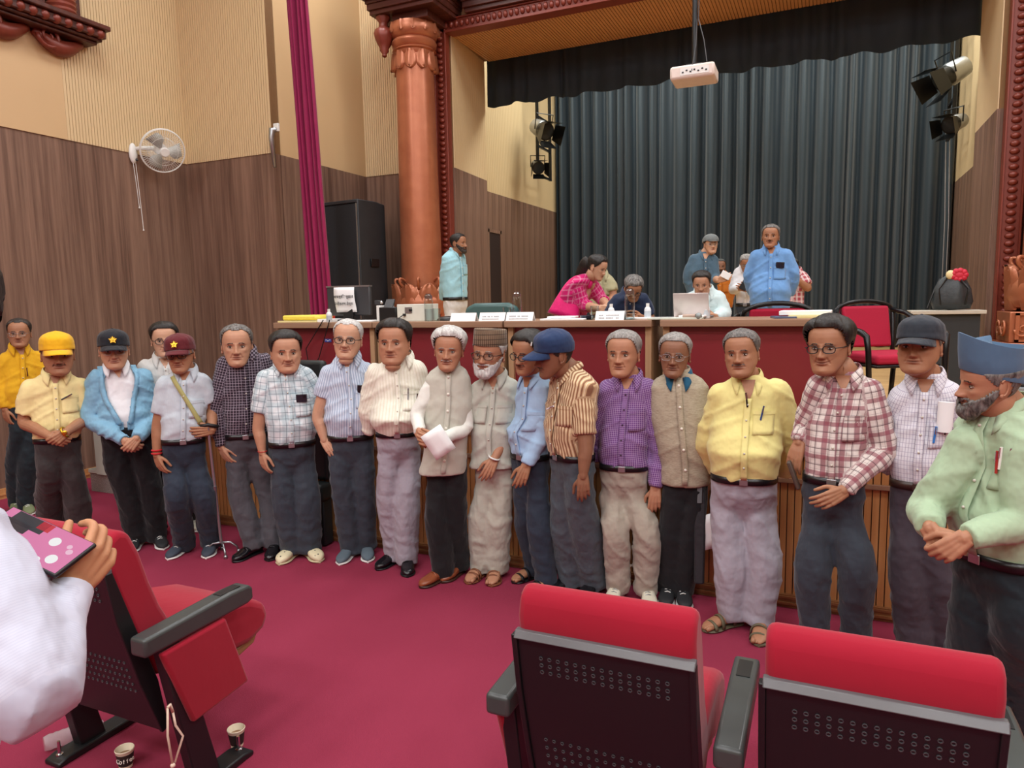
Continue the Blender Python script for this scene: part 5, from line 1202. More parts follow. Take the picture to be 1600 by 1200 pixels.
    if tr is not None:
        btor = Torso([[R_b[0] - np.array((0, 0, 0.215)), hipw * 0.42, R_b[2] * 0.35, R_b[3] * 0.6], [R_b[0] - np.array((0, 0, 0.15)), hipw * 0.90, R_b[2] * 0.66, R_b[3] * 1.0], [R_b[0] - np.array((0, 0, 0.08)), hipw * g('hipk', 1.02), R_b[2] * 0.88, R_b[3] * 1.1], [R_b[0] + np.array((0, 0, 0.022)), hipw * 0.995, R_b[2] * 0.99, R_b[3] * 0.99]], yaw)
        btor.mesh(leg, 32, 4); kn = g('knees', (None, None)); legpaths = []
        for i, (s_, ft) in enumerate(zip((-1, 1), legs)):
            if ft is None: continue
            tx, ty_, fy = ft[:3]; fy = math.radians(fy); toe = toe_at(ft, s_, fy); fd_ = np.array((math.sin(fy), -math.cos(fy), 0)); ls = g('foot', 0.265)
            ank = toe - fd_ * (ls - 0.065); ank[2] = 0.085; hip = R_b[0] - np.array((0, 0, 0.16)) + T.rt * s_ * hipw * 0.49
            if g('sit'): pass
            hip[2] = zb - 0.16
            if kn[i]: K = L(*kn[i])
            else: K = (hip + ank) / 2 + fd_ * 0.03; K[2] = hip[2] * 0.55 + ank[2] * 0.45
            lr = g('legr', (0.5, 0.081, 0.072)); r0 = hipw * (lr[0] + 0.03)
            end = ank + np.array((0, 0, -0.045 + g('hemup', 0.0)))
            P0 = [hip + np.array((0, 0, 0.08)), hip - np.array((0, 0, 0.06)), K, (K + end) / 2, end]; Rr = [r0 * 0.96, r0 * 0.98, lr[1], (lr[1] + lr[2]) / 2, lr[2]]
            Pc = catmull(P0, 5); Rc = list(np.interp(np.linspace(0, 4, len(Pc)), range(5), Rr)); leg.tube([tuple(p) for p in Pc], Rc, 16)
            legpaths.append(([np.array(p) for p in P0], Rr)); feetdata.append((toe, fd_, ank, ls, s_))
        V, F, N = remesh(leg.v, leg.f, vox * 1.05, 2)
        fo = np.zeros(len(V)); cw = g('twr', 0.0075)
        zlo = 0.04
        for i, v in enumerate(V):
            h = v[2]; low = max(0.0, 1 - h / 0.35); crot = math.exp(-((h - (zb - 0.22)) / 0.12) ** 2)
            fo[i] = noise.noise(Vector((v[0] * 13, v[1] * 13, h * 3.2 + seed))) * (0.75 + 0.6 * crot) + 0.9 * max(0.0, 1 - 5 * abs(noise.noise(Vector((v[0] * 9 + h * 3, v[1] * 9, h * 5 + seed + 7))))) + noise.noise(Vector((v[0] * 8 + h * 5, v[1] * 8, h * 24 + seed))) * (0.30 + 1.0 * low + 0.35 * crot)
        V = V + N * (fo * cw)[:, None]
        vmesh('trousers', V, F, tr, root)
        # belt
        if g('beltmat') and not hem:
            q = MB(); vs = []; fs = []; n = 40
            for zz in (-0.012, 0.024):
                for kx in range(n): vs.append(tuple(T.pt(2 * PI * kx / n, max(T.z[0], zb + 0.001), 0.007) + np.array((0, 0, zz))))
            for kx in range(n): fs.append((kx, (kx + 1) % n, n + (kx + 1) % n, n + kx))
            q.add(vs, fs); o = obj('belt', q, g('beltmat'), root, smooth=0); sm_ = o.modifiers.new('s', 'SOLIDIFY'); sm_.thickness = 0.005
            c = T.front(0, max(T.z[0], zb), 0.013) + np.array((0, 0, 0.006)); q = MB(); q.box((0, 0, 0), (0.042, 0.006, 0.034), M=Matrix.Translation(Vector(c)) @ Matrix.Rotation(yaw, 4, 'Z')); obj('buckle', q, g('bucklemat') or M_silver, o, bevel=0.004)
        # shoes
        for toe, fd_, ank, ls, s_ in feetdata:
            side_ = np.array((-fd_[1], fd_[0], 0)); heel = toe - fd_ * ls
            def P3(u, x, z): return tuple(heel + fd_ * ls * u + side_ * x + np.array((0, 0, z)))
            U = [0.0, 0.04, 0.14, 0.28, 0.42, 0.55, 0.68, 0.80, 0.90, 0.97, 1.0]; Wd = [0.012, 0.028, 0.035, 0.035, 0.036, 0.041, 0.047, 0.046, 0.038, 0.022, 0.006]
            cz = s_ * 0.006
            def loft(Ht, z0, wk, name, mt, nn=14, pw=2.4, smooth=50):
                q = MB(); vs = []; fs = []
                for u, w_, h_ in zip(U, Wd, Ht):
                    for kx in range(nn):
                        a = 2 * PI * kx / nn; ca, sa = math.cos(a), math.sin(a); xx = math.copysign(abs(ca) ** (2 / pw), ca) * w_ * wk + cz * math.sin(u * PI); zz = z0 + h_ / 2 + math.copysign(abs(sa) ** (2 / pw), sa) * h_ / 2; vs.append(P3(u, xx, zz))
                for j in range(len(U) - 1):
                    for kx in range(nn): l = (kx + 1) % nn; fs.append((j*nn+kx, j*nn+l, (j+1)*nn+l, (j+1)*nn+kx))
                fs.append(tuple(reversed(range(nn)))); fs.append(tuple((len(U)-1)*nn+kx for kx in range(nn))); q.add(vs, fs); return q
            if shoes in ('sandal', 'brownsandal'):
                Ht = [0.03, 0.055, 0.075, 0.08, 0.072, 0.058, 0.045, 0.034, 0.024, 0.016, 0.008]; fm_ = loft(Ht, 0.018, 0.86, 'foot', None)
                for kx, (xx, ln, r_) in enumerate(((-0.030, 0.99, 0.0125), (-0.012, 1.0, 0.009), (0.004, 0.975, 0.0085), (0.018, 0.945, 0.008), (0.030, 0.905, 0.0072))):
                    xx *= -s_ * -1; fm_.tube([P3(0.80, xx * 0.9, 0.030), P3(ln - 0.05, xx, 0.028), P3(ln, xx, 0.024)], [r_, r_, r_ * 0.8], 8)
                fm_.tube([tuple(ank + np.array((0, 0, -0.04))), tuple(ank + np.array((0, 0, 0.07)))], [0.036, 0.034], 12); addb(fm_)
                mt = g('sandalmat') or M_black; so = obj('sandal', loft([0.018] * 11, 0.0, 1.12, 's', mt), mt, root, smooth=40)
                for (u0, z_) in ((0.78, 0.040), (0.60, 0.066), (0.30, 0.088)) if shoes == 'sandal' else ((0.74, 0.045), (0.62, 0.060), (0.30, 0.086)):
                    q = MB(); w0 = np.interp(u0, U, Wd); q.tube([P3(u0, w0 * 1.02 * math.cos(a) , 0.012 + z_ * math.sin(a) ** 0.7) for a in np.linspace(0.02, PI - 0.02, 10)], [0.011] * 10, 6, flat=0.35, side=fd_); obj('strap', q, mt, so, smooth=0)
            else:
                mt, solem, Ht = {'black': (plain('black_shoe_leather', '17161a', 0.22), M_black, [0.05, 0.068, 0.075, 0.078, 0.075, 0.062, 0.047, 0.040, 0.034, 0.024, 0.012]),
                          'brown': (plain('tan_shoe_leather', '8a4a2e', 0.3), plain('dark_sole', '3a2318', 0.5), [0.05, 0.068, 0.075, 0.078, 0.075, 0.062, 0.047, 0.040, 0.034, 0.024, 0.012]),
                          'navy': (plain('navy_knit', '39424f', 0.8), M_white, [0.05, 0.066, 0.078, 0.084, 0.080, 0.066, 0.050, 0.042, 0.034, 0.022, 0.010]),
                          'greyblue': (plain('greyblue_knit', '55646e', 0.8), M_white, [0.05, 0.066, 0.078, 0.084, 0.080, 0.066, 0.052, 0.044, 0.036, 0.024, 0.010]),
                          'blacksport': (plain('black_knit', '1f2124', 0.7), M_white, [0.05, 0.066, 0.078, 0.084, 0.080, 0.066, 0.050, 0.042, 0.034, 0.022, 0.010]),
                          'white': (plain('cream_sneaker', 'cfccb8', 0.7), M_white, [0.05, 0.066, 0.078, 0.084, 0.080, 0.066, 0.050, 0.042, 0.034, 0.022, 0.010]),
                          'olive': (plain('olive_sneaker', '76805c', 0.7), M_white, [0.05, 0.066, 0.078, 0.084, 0.080, 0.066, 0.050, 0.042, 0.034, 0.022, 0.010]),
                          'clog': (plain('cream_clog', 'ded6b2', 0.5), plain('clog_sole', 'c9c09c', 0.6), [0.03, 0.038, 0.042, 0.050, 0.062, 0.064, 0.060, 0.054, 0.046, 0.034, 0.014])}[shoes]
                so = obj('shoe', loft(Ht, 0.014, 1.12 if shoes == 'clog' else 1.0, 'shoe', mt), mt, root, smooth=60)
                q = loft([0.020 if mt is not MATS.get('black_shoe_leather') else 0.016] * 11, 0.0, 1.08 if shoes != 'clog' else 1.16, 's', solem); obj('sole', q, solem, so, smooth=40)
                if shoes == 'clog':
                    for kx in range(9):
                        u0 = 0.60 + 0.10 * (kx % 4); xx = (-0.022, 0.0, 0.022)[kx % 3]; hh = np.interp(u0, U, Ht); q = MB(); q.ball(P3(u0, xx, hh * (0.99 - 0.25 * (abs(xx) / 0.03) ** 2) + 0.011), 0.0065, 5); obj('vent_hole', q, M_dkgrey, so)
                if shoes in ('black', 'brown'):
                    q = MB(); q.tube([P3(0.56, 0.036 * math.cos(a), 0.030 + 0.047 * math.sin(a)) for a in np.linspace(0.25, PI - 0.25, 9)], [0.010] * 9, 6, flat=0.3, side=fd_); obj('strap', q, mt, so, smooth=0)
                if shoes in ('navy', 'blacksport', 'white', 'olive'):
                    for u0 in (0.50, 0.57, 0.64):
                        q = MB(); hh = np.interp(u0, U, Ht); q.tube([P3(u0, -0.018, hh + 0.010), P3(u0, 0, hh + 0.017), P3(u0, 0.018, hh + 0.010)], [0.003] * 3, 5); obj('lace', q, M_white if shoes != 'white' else M_silver, so)
    skm = skin('skin_' + g('skin', 'a'), SKIN[g('skin', 'a')])
    vmesh('body', np.array(bv), bf, skm, root, tint=bt)
    # ---- eyes, brows, hair
    eyw = plain('eye_white', 'b4aca2', 0.2, var=0.01); eyd = plain('eye_dark', '1a0f0a', 0.15)
    for s_ in (-1, 1):
        q = MB(); q.ball((s_ * 0.0315, -0.0685, 0.1135), (0.0128, 0.0112, 0.0050 if not g('squint') else 0.0038), 10, 0); c = (s_ * 0.0315 + g('gaze', 0.0), -0.0752, 0.1135); q.ball(c, (0.0055, 0.0052, 0.0052), 7, 1)
        q.v = [tuple(hM(v)) for v in q.v]; obj('eye', q, [eyw, eyd], root, smooth=0, fix=False)
        vs = [tuple(hM((s_ * (0.0315 + 0.0135 * math.cos(t_)), -0.0785 + 0.006 * math.cos(t_) ** 2, 0.1148 + 0.0052 * math.sin(t_)))) for t_ in np.linspace(0.05, PI - 0.05, 9)]
        q = MB(); q.tube(vs, [0.0018 * S] * 9, 5); obj('eyelid', q, plain('lid_' + g('skin', 'a'), SKIN[g('skin', 'a')][:0] + '%02x%02x%02x' % tuple(int(int(SKIN[g('skin', 'a')][i:i+2], 16) * 0.62) for i in (0, 2, 4)), 0.5), root, smooth=0)
    hc = g('hair', ('full', 'black')); hm_ = hairm('hair_' + hc[1], *HAIR[hc[1]]); brow = g('brow', 'dark'); bm_ = hairm('hair_' + brow, *HAIR[brow])
    ax = np.abs(H.X); m = sm(.012, .017, ax) * (1 - sm(.042, .050, ax)) * gs(H.Z, .1325 + 0.004 * np.sin((ax - .012) / .036 * PI) - .004 * (ax / .05) ** 3, .0042) * (H.F > .02)
    v, f = H.shell((m - .35) * 1.6, .0028); 
    if len(f): vmesh('eyebrows', v, f, bm_, root, Mh)
    if hc[0] != 'none' and g('hat') not in ('fullcap',):
        m = hair_mask(H, hc[0]); tk = {'full': .016, 'side': .020, 'recede': .010, 'balding': .006, 'bald': .007, 'short': .008, 'buzz': .004}[hc[0]] * g('hthick', 1.0)
        if g('hat'): m = m * (1 - sm(.158, .170, H.Z)); tk = .006
        th = tk * (0.45 + 0.55 * sm(.13, .19, H.Z))
        side_p = g('part', 1)
        th = th * (1 - 0.45 * np.exp(-((H.X + side_p * 0.034) / 0.006) ** 2) * (H.F > 0.0) * (hc[0] == 'side'))
        v, f = H.shell(m, th, 0.22, seed, nscale=55); vmesh('hair', v, f, hm_, root, Mh)
    if g('beard'):
        kind, colr = g('beard'); bmat = hairm('hair_' + colr, *HAIR[colr])
        A_ = np.abs(H.TH); up = np.interp(A_, [0, .25, .5, .9, 1.3, 1.5, 1.7], [.046, .050, .060, .074, .100, .112, .112])
        m = (1 - sm(-.006, .003, H.Z - up)) * (1 - sm(1.45, 1.62, A_)); m = np.maximum(m, gs(ax, 0, .030) * sm(.0605, .0625, H.Z) * (1 - sm(.069, .073, H.Z)) * (H.F > .03) * 0.9)
        m = m * (1 - .95 * gs(ax, 0, .017) * gs(H.Z, .0535, .0065))
        v, f = H.shell(m, .006 if kind == 'short' else .013, 0.6, seed, nscale=90); vmesh('beard', v, f, bmat, root, Mh)
    if g('moustache'):
        bmat = hairm('hair_' + g('moustache'), *HAIR[g('moustache')]); m = (gs(ax, .012, .019) * sm(.0590, .0615, H.Z - (-.10) * 0 + ax * .10 * 0) * (1 - sm(.0675, .0715, H.Z)) - .25) * 1.6 * (H.F > .03)
        v, f = H.shell(m, .0060, 0.3, seed, nscale=120)
        if len(f): vmesh('moustache', v, f, bmat, root, Mh)
    # ---- glasses
    if g('glasses'):
        gm = {'black': M_black, 'brown': plain('brown_spectacle_frame', '3a2418', 0.3), 'thin': M_silver}[g('glasses')]; tk = 0.0022 if g('glasses') != 'thin' else 0.0013
        gl = MB(); lens = []
        for s_ in (-1, 1):
            rim = []
            for t_ in np.linspace(0, 2 * PI, 20, endpoint=False):
                cx_, sz = math.cos(t_), math.sin(t_); xx = 0.0345 + 0.0235 * math.copysign(abs(cx_) ** .75, cx_); zz = 0.1115 + 0.0165 * math.copysign(abs(sz) ** .75, sz)
                rim.append((s_ * xx, -0.0995 + 0.30 * max(0, xx - 0.030), zz))
            gl.tube(rim, tk, 6, closed=True); lens.append(rim)
            gl.tube([(s_ * 0.058, -0.092, 0.117), (s_ * 0.074, -0.07, 0.117), (s_ * 0.080, 0.0, 0.118), (s_ * 0.079, 0.015, 0.106)], tk, 5)
        gl.tube([(-0.012, -0.100, 0.114), (0, -0.104, 0.116), (0.012, -0.100, 0.114)], tk, 5)
        gl.v = [tuple(hM(v)) for v in gl.v]; go = obj('spectacles', gl, gm, root, smooth=0)
        for rim in lens: q = MB(); q.add([tuple(hM(v)) for v in rim], [tuple(range(len(rim)))]); obj('lens', q, g('lensmat') or M_lens, go, fix=False)
    # ---- hats
    hat = g('hat')
    if hat == 'cap':
        cm = g('hatmat'); A_ = np.abs(H.TH); zb_ = np.interp(A_, [0, 1.2, 2.0, PI], [.150, .144, .126, .118]); m = sm(-.002, .002, H.Z - zb_)
        v, f = H.shell(m, np.full_like(H.Z, .0075) + .0085 * sm(.165, .215, H.Z) + .006 * sm(.17, .20, H.Z) * (np.cos(H.TH) > 0) * sm(.2, .9, np.cos(H.TH)) * (1 - sm(.205, .225, H.Z)), .10, seed); o = vmesh('cap', v, f, cm, root, Mh); sm_ = o.modifiers.new('s', 'SOLIDIFY'); sm_.thickness = .0015; sm_.offset = -1; patmesh(o)
        vs = []; fs = []; na, nb = 17, 6; bw_ = g('brim', 0.068)
        for i in range(na):
            a = -1.12 + 2.24 * i / (na - 1)
            for j in range(nb):
                u = j / (nb - 1); q_ = math.cos(a / 1.12 * PI / 2) ** 0.55; x_ = 0.078 * math.sin(a); f0 = 0.012 + 0.086 * math.cos(a)
                vs.append((x_ * (1 + 0.05 * u), -(f0 + bw_ * q_ * u), .152 - .10 * x_ * x_ / .0064 * .06 - .020 * u ** 1.3 - 1.9 * x_ * x_ * (0.3 + u)))
        for i in range(na - 1):
            for j in range(nb - 1): a = i * nb + j; fs.append((a, a + nb, a + nb + 1, a + 1))
        q = MB(); q.add([tuple(hM(v_)) for v_ in vs], fs); o2 = obj('cap_brim', q, g('brimmat') or cm, root, smooth=0); sm_ = o2.modifiers.new('s', 'SOLIDIFY'); sm_.thickness = .004; patmesh(o2)
        q = MB(); q.ball((0, 0.0, .248), (.006, .006, .003), 5); q.v = [tuple(hM(v_)) for v_ in q.v]; obj('cap_button', q, cm, o)
        if g('star'):
            q = MB(); pts = []
            for i in range(10): r_ = .024 if i % 2 == 0 else .0115; pts.append((r_ * math.sin(PI * i / 5), r_ * math.cos(PI * i / 5)))
            for j in range(5): a = 2 * PI * (j + .5) / 5; q.ball((.017 * math.sin(a), -.004, .017 * math.cos(a)), .0035, 4)
            q.prism(pts, 'y', -.004, .002); q.ball((0, -.004, 0), (.006, .003, .006), 5); Ms = Mh @ Matrix.Translation((0, -.0985, .186)) @ Matrix.Rotation(-0.42, 4, 'X')
            q.v = [tuple(Ms @ Vector(v_)) for v_ in q.v]; obj('star_badge', q, M_gold, o)
        if g('capbadge'):
            t_ = text('lettering', g('capbadge'), 0.034, (0, 0, 0), (0, 0, 0), M_white, None); t_.parent = o; t_.matrix_local = Mh @ Matrix.Translation((-.0955, 0.01, .178)) @ Matrix.Rotation(-PI/2, 4, 'Z') @ Matrix.Rotation(PI / 2 - 0.25, 4, 'X')
            q = MB(); q.box((0, 0, 0), (.010, .003, .02)); Mq = Mh @ Matrix.Translation((-.03, -.100, .188)) @ Matrix.Rotation(-.4, 4, 'X'); q.v = [tuple(Mq @ Vector(v_)) for v_ in q.v]; obj('white_mark', q, M_white, o)
    if hat == 'topi':
        q = MB(); vs = []; fs = []; n = 40; prof = [(1.0, .158), (1.03, .166), (1.0, .20), (.98, .238), (.95, .243), (.7, .244), (.01, .245)]
        for r_, z in prof:
            for kx in range(n): a = 2 * PI * kx / n; vs.append((.0845 * r_ * math.sin(a), 0.008 - .102 * r_ * math.cos(a), z + 0.004 * math.cos(a)))
        for j in range(len(prof) - 1):
            for kx in range(n): l = (kx + 1) % n; fs.append((j*n+kx, j*n+l, (j+1)*n+l, (j+1)*n+kx))
        q.add([tuple(hM(v_)) for v_ in vs], fs); o = obj('round_cap', q, g('hatmat'), root, smooth=35); patmesh(o)
    if hat == 'sidecap':
        vs = []; fs = []; n = 48; q = MB()
        for r_, z, kk in ((1.0, .140, 0), (1.02, .146, 0), (1.02, .20, 1), (1.0, .262, 1), (.96, .262, 1), (.80, .240, 1), (.4, .250, 1), (.02, .254, 1)):
            for kx in range(n):
                a = 2 * PI * kx / n; ca = math.cos(a); pt_ = 0.004 * kk * abs(ca) ** 6
                vs.append((.083 * r_ * math.sin(a) * (1 - .12 * kk * abs(ca) ** 3), 0.010 - (.104 * r_ + pt_) * ca, z + (0.014 * kk * (abs(ca) ** 3 if r_ > .95 else 0)) + .036 * ca))
        for j in range(7):
            for kx in range(n): l = (kx + 1) % n; fs.append((j*n+kx, j*n+l, (j+1)*n+l, (j+1)*n+kx))
        q.add([tuple(hM(v_)) for v_ in vs], fs); o = obj('side_cap', q, g('hatmat'), root, smooth=50); patmesh(o)
    if hat == 'flat':
        cm = g('hatmat'); zb_ = np.interp(np.abs(H.TH), [0, 1.2, 2.0, PI], [.160, .152, .135, .125]); v, f = H.shell(sm(-.002, .002, H.Z - zb_), .014, .1, seed); vmesh('cap', v, f, cm, root, Mh)
        q = MB(); q.add([tuple(hM(v_)) for v_ in [(0.07 * math.sin(a) * (1 + .05 * u), -(0.02 + .082 * math.cos(a) + .035 * u * math.cos(a)), .160 - .008 * u) for a in np.linspace(-1, 1, 11) for u in (0, .5, 1)]], [(i*3+j, i*3+j+3, i*3+j+4, i*3+j+1) for i in range(10) for j in range(2)]); o = obj('cap_brim', q, cm, root, smooth=0); o.modifiers.new('s', 'SOLIDIFY').thickness = .004
    # ---- collar, placket, buttons, pocket
    cmat = g('collarmat') or (g('vest') and mat) or mat
    if g('collar', True):
        cc = np.array((NK[0], NK[1] + 0.012, NK[2] + 0.012)); rn = nr + 0.006
        def cpt(phi, r_, dz, dn=0.0): return cc + (T.rt * math.sin(phi) + T.fw * math.cos(phi)) * r_ + np.array((0, 0, dz))
        for s_ in (-1, 1):
            vs = []; fs = []; n = 12; rows_ = 4
            for i in range(n + 1):
                ph = PI - (PI - g('copen', 0.42)) * i / n; tf = i / n; front = max(0, (tf - 0.45) / 0.55)
                inner = cpt(s_ * ph, rn + 0.004 * front, 0.034 - 0.050 * front ** 1.3); ln = 0.030 + 0.050 * front ** 1.6
                outd = (T.rt * math.sin(s_ * ph) + T.fw * math.cos(ph)); tip = inner + outd * (0.013 + 0.012 * front) + np.array((0, 0, -ln))
                if front > 0.3:
                    xx = (tip - T.at(tip[2])[0]) @ T.rt; xx += s_ * 0.012 * front; tf_ = T.front(xx, tip[2], 0.015); tip = tip * (1 - front) + tf_ * front
                for j in range(rows_):
                    u = j / (rows_ - 1); p = inner * (1 - u) + tip * u + outd * 0.004 * math.sin(u * PI); vs.append(tuple(p))
            for i in range(n):
                for j in range(rows_ - 1): a = i * rows_ + j; fs.append((a, a + rows_, a + rows_ + 1, a + 1))
            q = MB(); q.add(vs, fs); o = obj('collar', q, cmat, root, smooth=0); o.modifiers.new('s', 'SOLIDIFY').thickness = 0.003; patmesh(o, rot=s_ * 0.7)
    if g('standcol'):
        cc = np.array((NK[0], NK[1] + 0.012, NK[2] + 0.008)); vs = []; n = 26
        for zz, rr_ in ((-0.012, nr + 0.014), (0.038, nr + 0.007)):
            for i in range(n + 1): ph = 0.12 + (2 * PI - 0.24) * i / n; vs.append(tuple(cc + (T.rt * math.sin(ph) + T.fw * math.cos(ph)) * rr_ + np.array((0, 0, zz - 0.012 * math.cos(ph)))))
        q = MB(); q.add(vs, [(i, i + 1, n + 2 + i, n + 1 + i) for i in range(n)]); o = obj('stand_collar', q, g('vest'), root, smooth=0); o.modifiers.new('s', 'SOLIDIFY').thickness = 0.004
    zb2 = T.z[0] + 0.02; ztop = NK[2] - (vz if not g('vest') else 0.03)
    pm = g('vest') or mat
    if g('placket', True) and not g('jacket') and abs(math.sin(yaw)) < 0.97:
        vs, fs = strip(T, -0.016, 0.016, zb2, ztop + 0.012, 0.0115, 3, 20); q = MB(); q.add(vs, fs); o = obj('placket', q, pm, root, smooth=0, fix=False); o.modifiers.new('s', 'SOLIDIFY').thickness = 0.002; patmesh(o)
        nb_ = g('nbut', 5); bm2 = g('butmat') or plain('shirt_button', 'c9c4b8', 0.3)
        for i in range(nb_):
            z = ztop - 0.02 - (ztop - zb2 - 0.05) * i / (nb_ - 1 + 0.5); c = T.front(0, z, 0.0145); q = MB(); q.ball(tuple(c), (0.0055 * g('butk', 1), 0.0045, 0.0055 * g('butk', 1)), 5); obj('button', q, bm2, root, smooth=0)
    if g('pocket', True) and not g('jacket') and not g('vest'):
        zc = ch and R_c[0][2] + g('pz', 0.045); xs = g('px_', 0.085)
        for s_ in g('pockets', (1,)):
            vs, fs = strip(T, s_ * xs - 0.052, s_ * xs + 0.052, zc - 0.115, zc, 0.0095, 6, 6); q = MB(); q.add(vs, fs); o = obj('pocket', q, mat, root, smooth=0, fix=False); o.modifiers.new('s', 'SOLIDIFY').thickness = 0.003; patmesh(o)
            vs, fs = strip(T, s_ * xs - 0.053, s_ * xs + 0.053, zc - 0.016, zc + 0.003, 0.0125, 6, 2); q = MB(); q.add(vs, fs); o = obj('pocket_hem', q, mat, root, smooth=0, fix=False); patmesh(o)
    root['_'] = 0; del root['_']
    info = dict(root=root, T=T, L=L, Mh=Mh, NK=NK, zc=R_c[0][2], G=Gx, e1=e1, away=away, floor=floor)
    return info
def world_of(info, p):
    return info['root'].matrix_basis @ Vector(tuple(p))
def pocket_item(info, kind, label, x=0.085, dz=0.05, rot=0.0, col='17191d', group=None):
    T = info['T']; c = T.front(x, info['zc'] + dz, 0.020); w = world_of(info, c); rz = info['root'].rotation_euler[2] + math.atan2(T.rt[1], T.rt[0])
    if kind == 'pen':
        t = thing('pen', label, 'pen', tuple(w), rz, group); q = MB(); R_ = Matrix.Rotation(rot, 4, 'Y'); q.tube([tuple(R_ @ Vector((0, 0, -0.045))), tuple(R_ @ Vector((0, 0, 0.03)))], 0.0045, 8); obj('barrel', q, plain('pen_' + col, col, 0.3), t, smooth=40)
        q = MB(); q.tube([tuple(R_ @ Vector((0, -0.006, 0.028))), tuple(R_ @ Vector((0, -0.007, -0.005)))], 0.002, 5); obj('clip', q, M_chrome, t)
    elif kind == 'phone':
        t = thing('mobile_phone', label, 'phone', tuple(w), rz, group); q = MB(); q.box((0, 0, 0), (0.072, 0.009, 0.055), M=Matrix.Rotation(rot, 4, 'Y')); obj('phone_case', q, plain('phone_' + col, col, 0.2), t, bevel=0.004)
        q = MB(); q.box((0.018, -0.0055, 0.012), (0.016, 0.002, 0.016), M=Matrix.Rotation(rot, 4, 'Y')); obj('camera_lens', q, M_blackm, t)
    return t
def wrist_band(info, px, py, b, r, mat, name, label, dirv=(0, 0, 1), w=0.006, watch=False):
    c = info['L'](px, py, b); d = _n(dirv); a = _n(np.cross(d, (0.3, 1, 0.2))); e = np.cross(d, a); q = MB()
    q.tube([tuple(c + a * r * math.cos(t) + e * r * math.sin(t)) for t in np.linspace(0, 2 * PI, 18, endpoint=False)], w, 6, closed=True)
    o = obj(name, q, mat, info['root'], smooth=0)
    if label: o['label'] = label
    if watch:
        q = MB(); q.ball(tuple(c + np.array((0.0, -r, 0)) * 1.05), (0.016, 0.007, 0.016), 8); obj('watch_face', q, M_gold if 'gold' in (label or '') else M_chrome, o, smooth=0)
    return o
# ------------------------------------------------------------------ garment materials
TR = lambda n, c, b=0.35: cloth('trouser_' + n, c, (), 0.8, 0.10, b)
T_char, T_blk, T_navy, T_grey, T_slate, T_light, T_khaki, T_safari, T_plum, T_teal = TR('charcoal', '3d3a3a'), TR('black', '1b1b1e'), TR('navy', '2b3442'), TR('grey', '4d4c52'), TR('slate', '38404a'), TR('light', 'a4a1ac'), TR('khaki', 'a9a294'), TR('safari', 'b3b3a6'), TR('plum', '4a444d'), TR('teal', '1f2a30')
T_shiny = cloth('trouser_shiny', '4a545c', (), 0.45, 0.1, 0.4)
B_blk = plain('black_belt_leather', '151416', 0.3); B_brn = plain('brown_belt_leather', '3a2a24', 0.4)
S_yellow = cloth('shirt_yellow', 'e0ad22'); S_pale = cloth('shirt_pale_yellow', 'e6d69a')
J_blue = cloth('jacket_blue', '7fb0cc', (), 0.55, 0.08, 0.5); S_white = cloth('shirt_white', 'e9ebee'); S_offw = cloth('shirt_offwhite', 'dcdcd8')
S_ltblue = cloth('shirt_light_blue_grey', 'c3ced6', [('u', .006, .4, 'aebfcc', .5, 0)])
S_plum = cloth('shirt_plum_check', '2f2430', [('u', .019, .11, 'b9aebd', .9, 0), ('v', .019, .11, 'b9aebd', .9, 0)])
S_aqua = cloth('shirt_aqua_check', 'dde8ec', [('u', .085, .42, 'a9c4cc', .55, 0), ('v', .085, .42, 'a9c4cc', .55, .2), ('u', .0425, .07, '5a6d7c', .85, .3), ('v', .0425, .07, '5a6d7c', .85, .1)])
S_bluestr = cloth('shirt_blue_stripe', 'bccbde', [('u', .016, .30, '8c9db8', .8, 0), ('u', .016, .12, 'e8eef6', .8, .5)])
S_cream = cloth('shirt_cream_stripe', 'ecebdc', [('u', .020, .35, 'd6d4bd', .6, 0)])
V_grey = cloth('waistcoat_pale_grey', 'c0bfb2', (), 0.9, 0.06, 0.25); S_kurta = cloth('shirt_kurta_white', 'e2e4dc')
S_safari = cloth('shirt_safari', 'bdc0b4'); S_sky = cloth('shirt_sky', 'a3c3e2')
S_tan = cloth('shirt_tan_stripe', 'd0b58c', [('u', .018, .40, '7b4a34', .85, 0), ('u', .018, .12, 'eee0c4', .8, .5)])
S_purple = cloth('shirt_purple_check', '6b3f80', [('u', .011, .16, 'c9b4d6', .75, 0), ('v', .011, .16, 'c9b4d6', .65, 0)])
V_beige = NT('waistcoat_beige_melange'); _v = V_beige.coord('Object', (1, 1, 6)); _f = V_beige.noise(_v, 40, 4, 0.8); V_beige.base(V_beige.ramp(_f, [(.3, lin('8f8470')), (.7, lin('bcb29c'))])); V_beige.pr(.9); V_beige.bump(_f, .2, .003); V_beige = V_beige.m
S_teal = cloth('shirt_teal_blue', '1e5674'); S_lemon = cloth('shirt_lemon', 'e5dc92')
S_plaid = cloth('shirt_red_plaid', 'ddd5cf', [('u', .078, .30, '8c3f50', .72, 0), ('v', .078, .26, '8c3f50', .72, 0), ('u', .078, .05, '4a2a34', .8, .5), ('v', .078, .05, '4a2a34', .8, .5), ('u', .026, .06, '74606a', .7, .3), ('v', .026, .06, '74606a', .6, .3)])
S_lilac = cloth('shirt_lilac_check', 'dcdce4', [('u', .012, .14, '8b84a2', .85, 0), ('v', .020, .09, '8b84a2', .7, 0)])
S_green = cloth('shirt_sage', 'a6bf9f', (), .8, .05, .4)
S_aquap = cloth('shirt_aqua', '9fd0dc'); S_dkteal = cloth('shirt_steel_blue', '4c6678'); S_blue = cloth('shirt_mid_blue', '6f9fd6'); S_orange = cloth('shirt_orange', 'd07a2a')
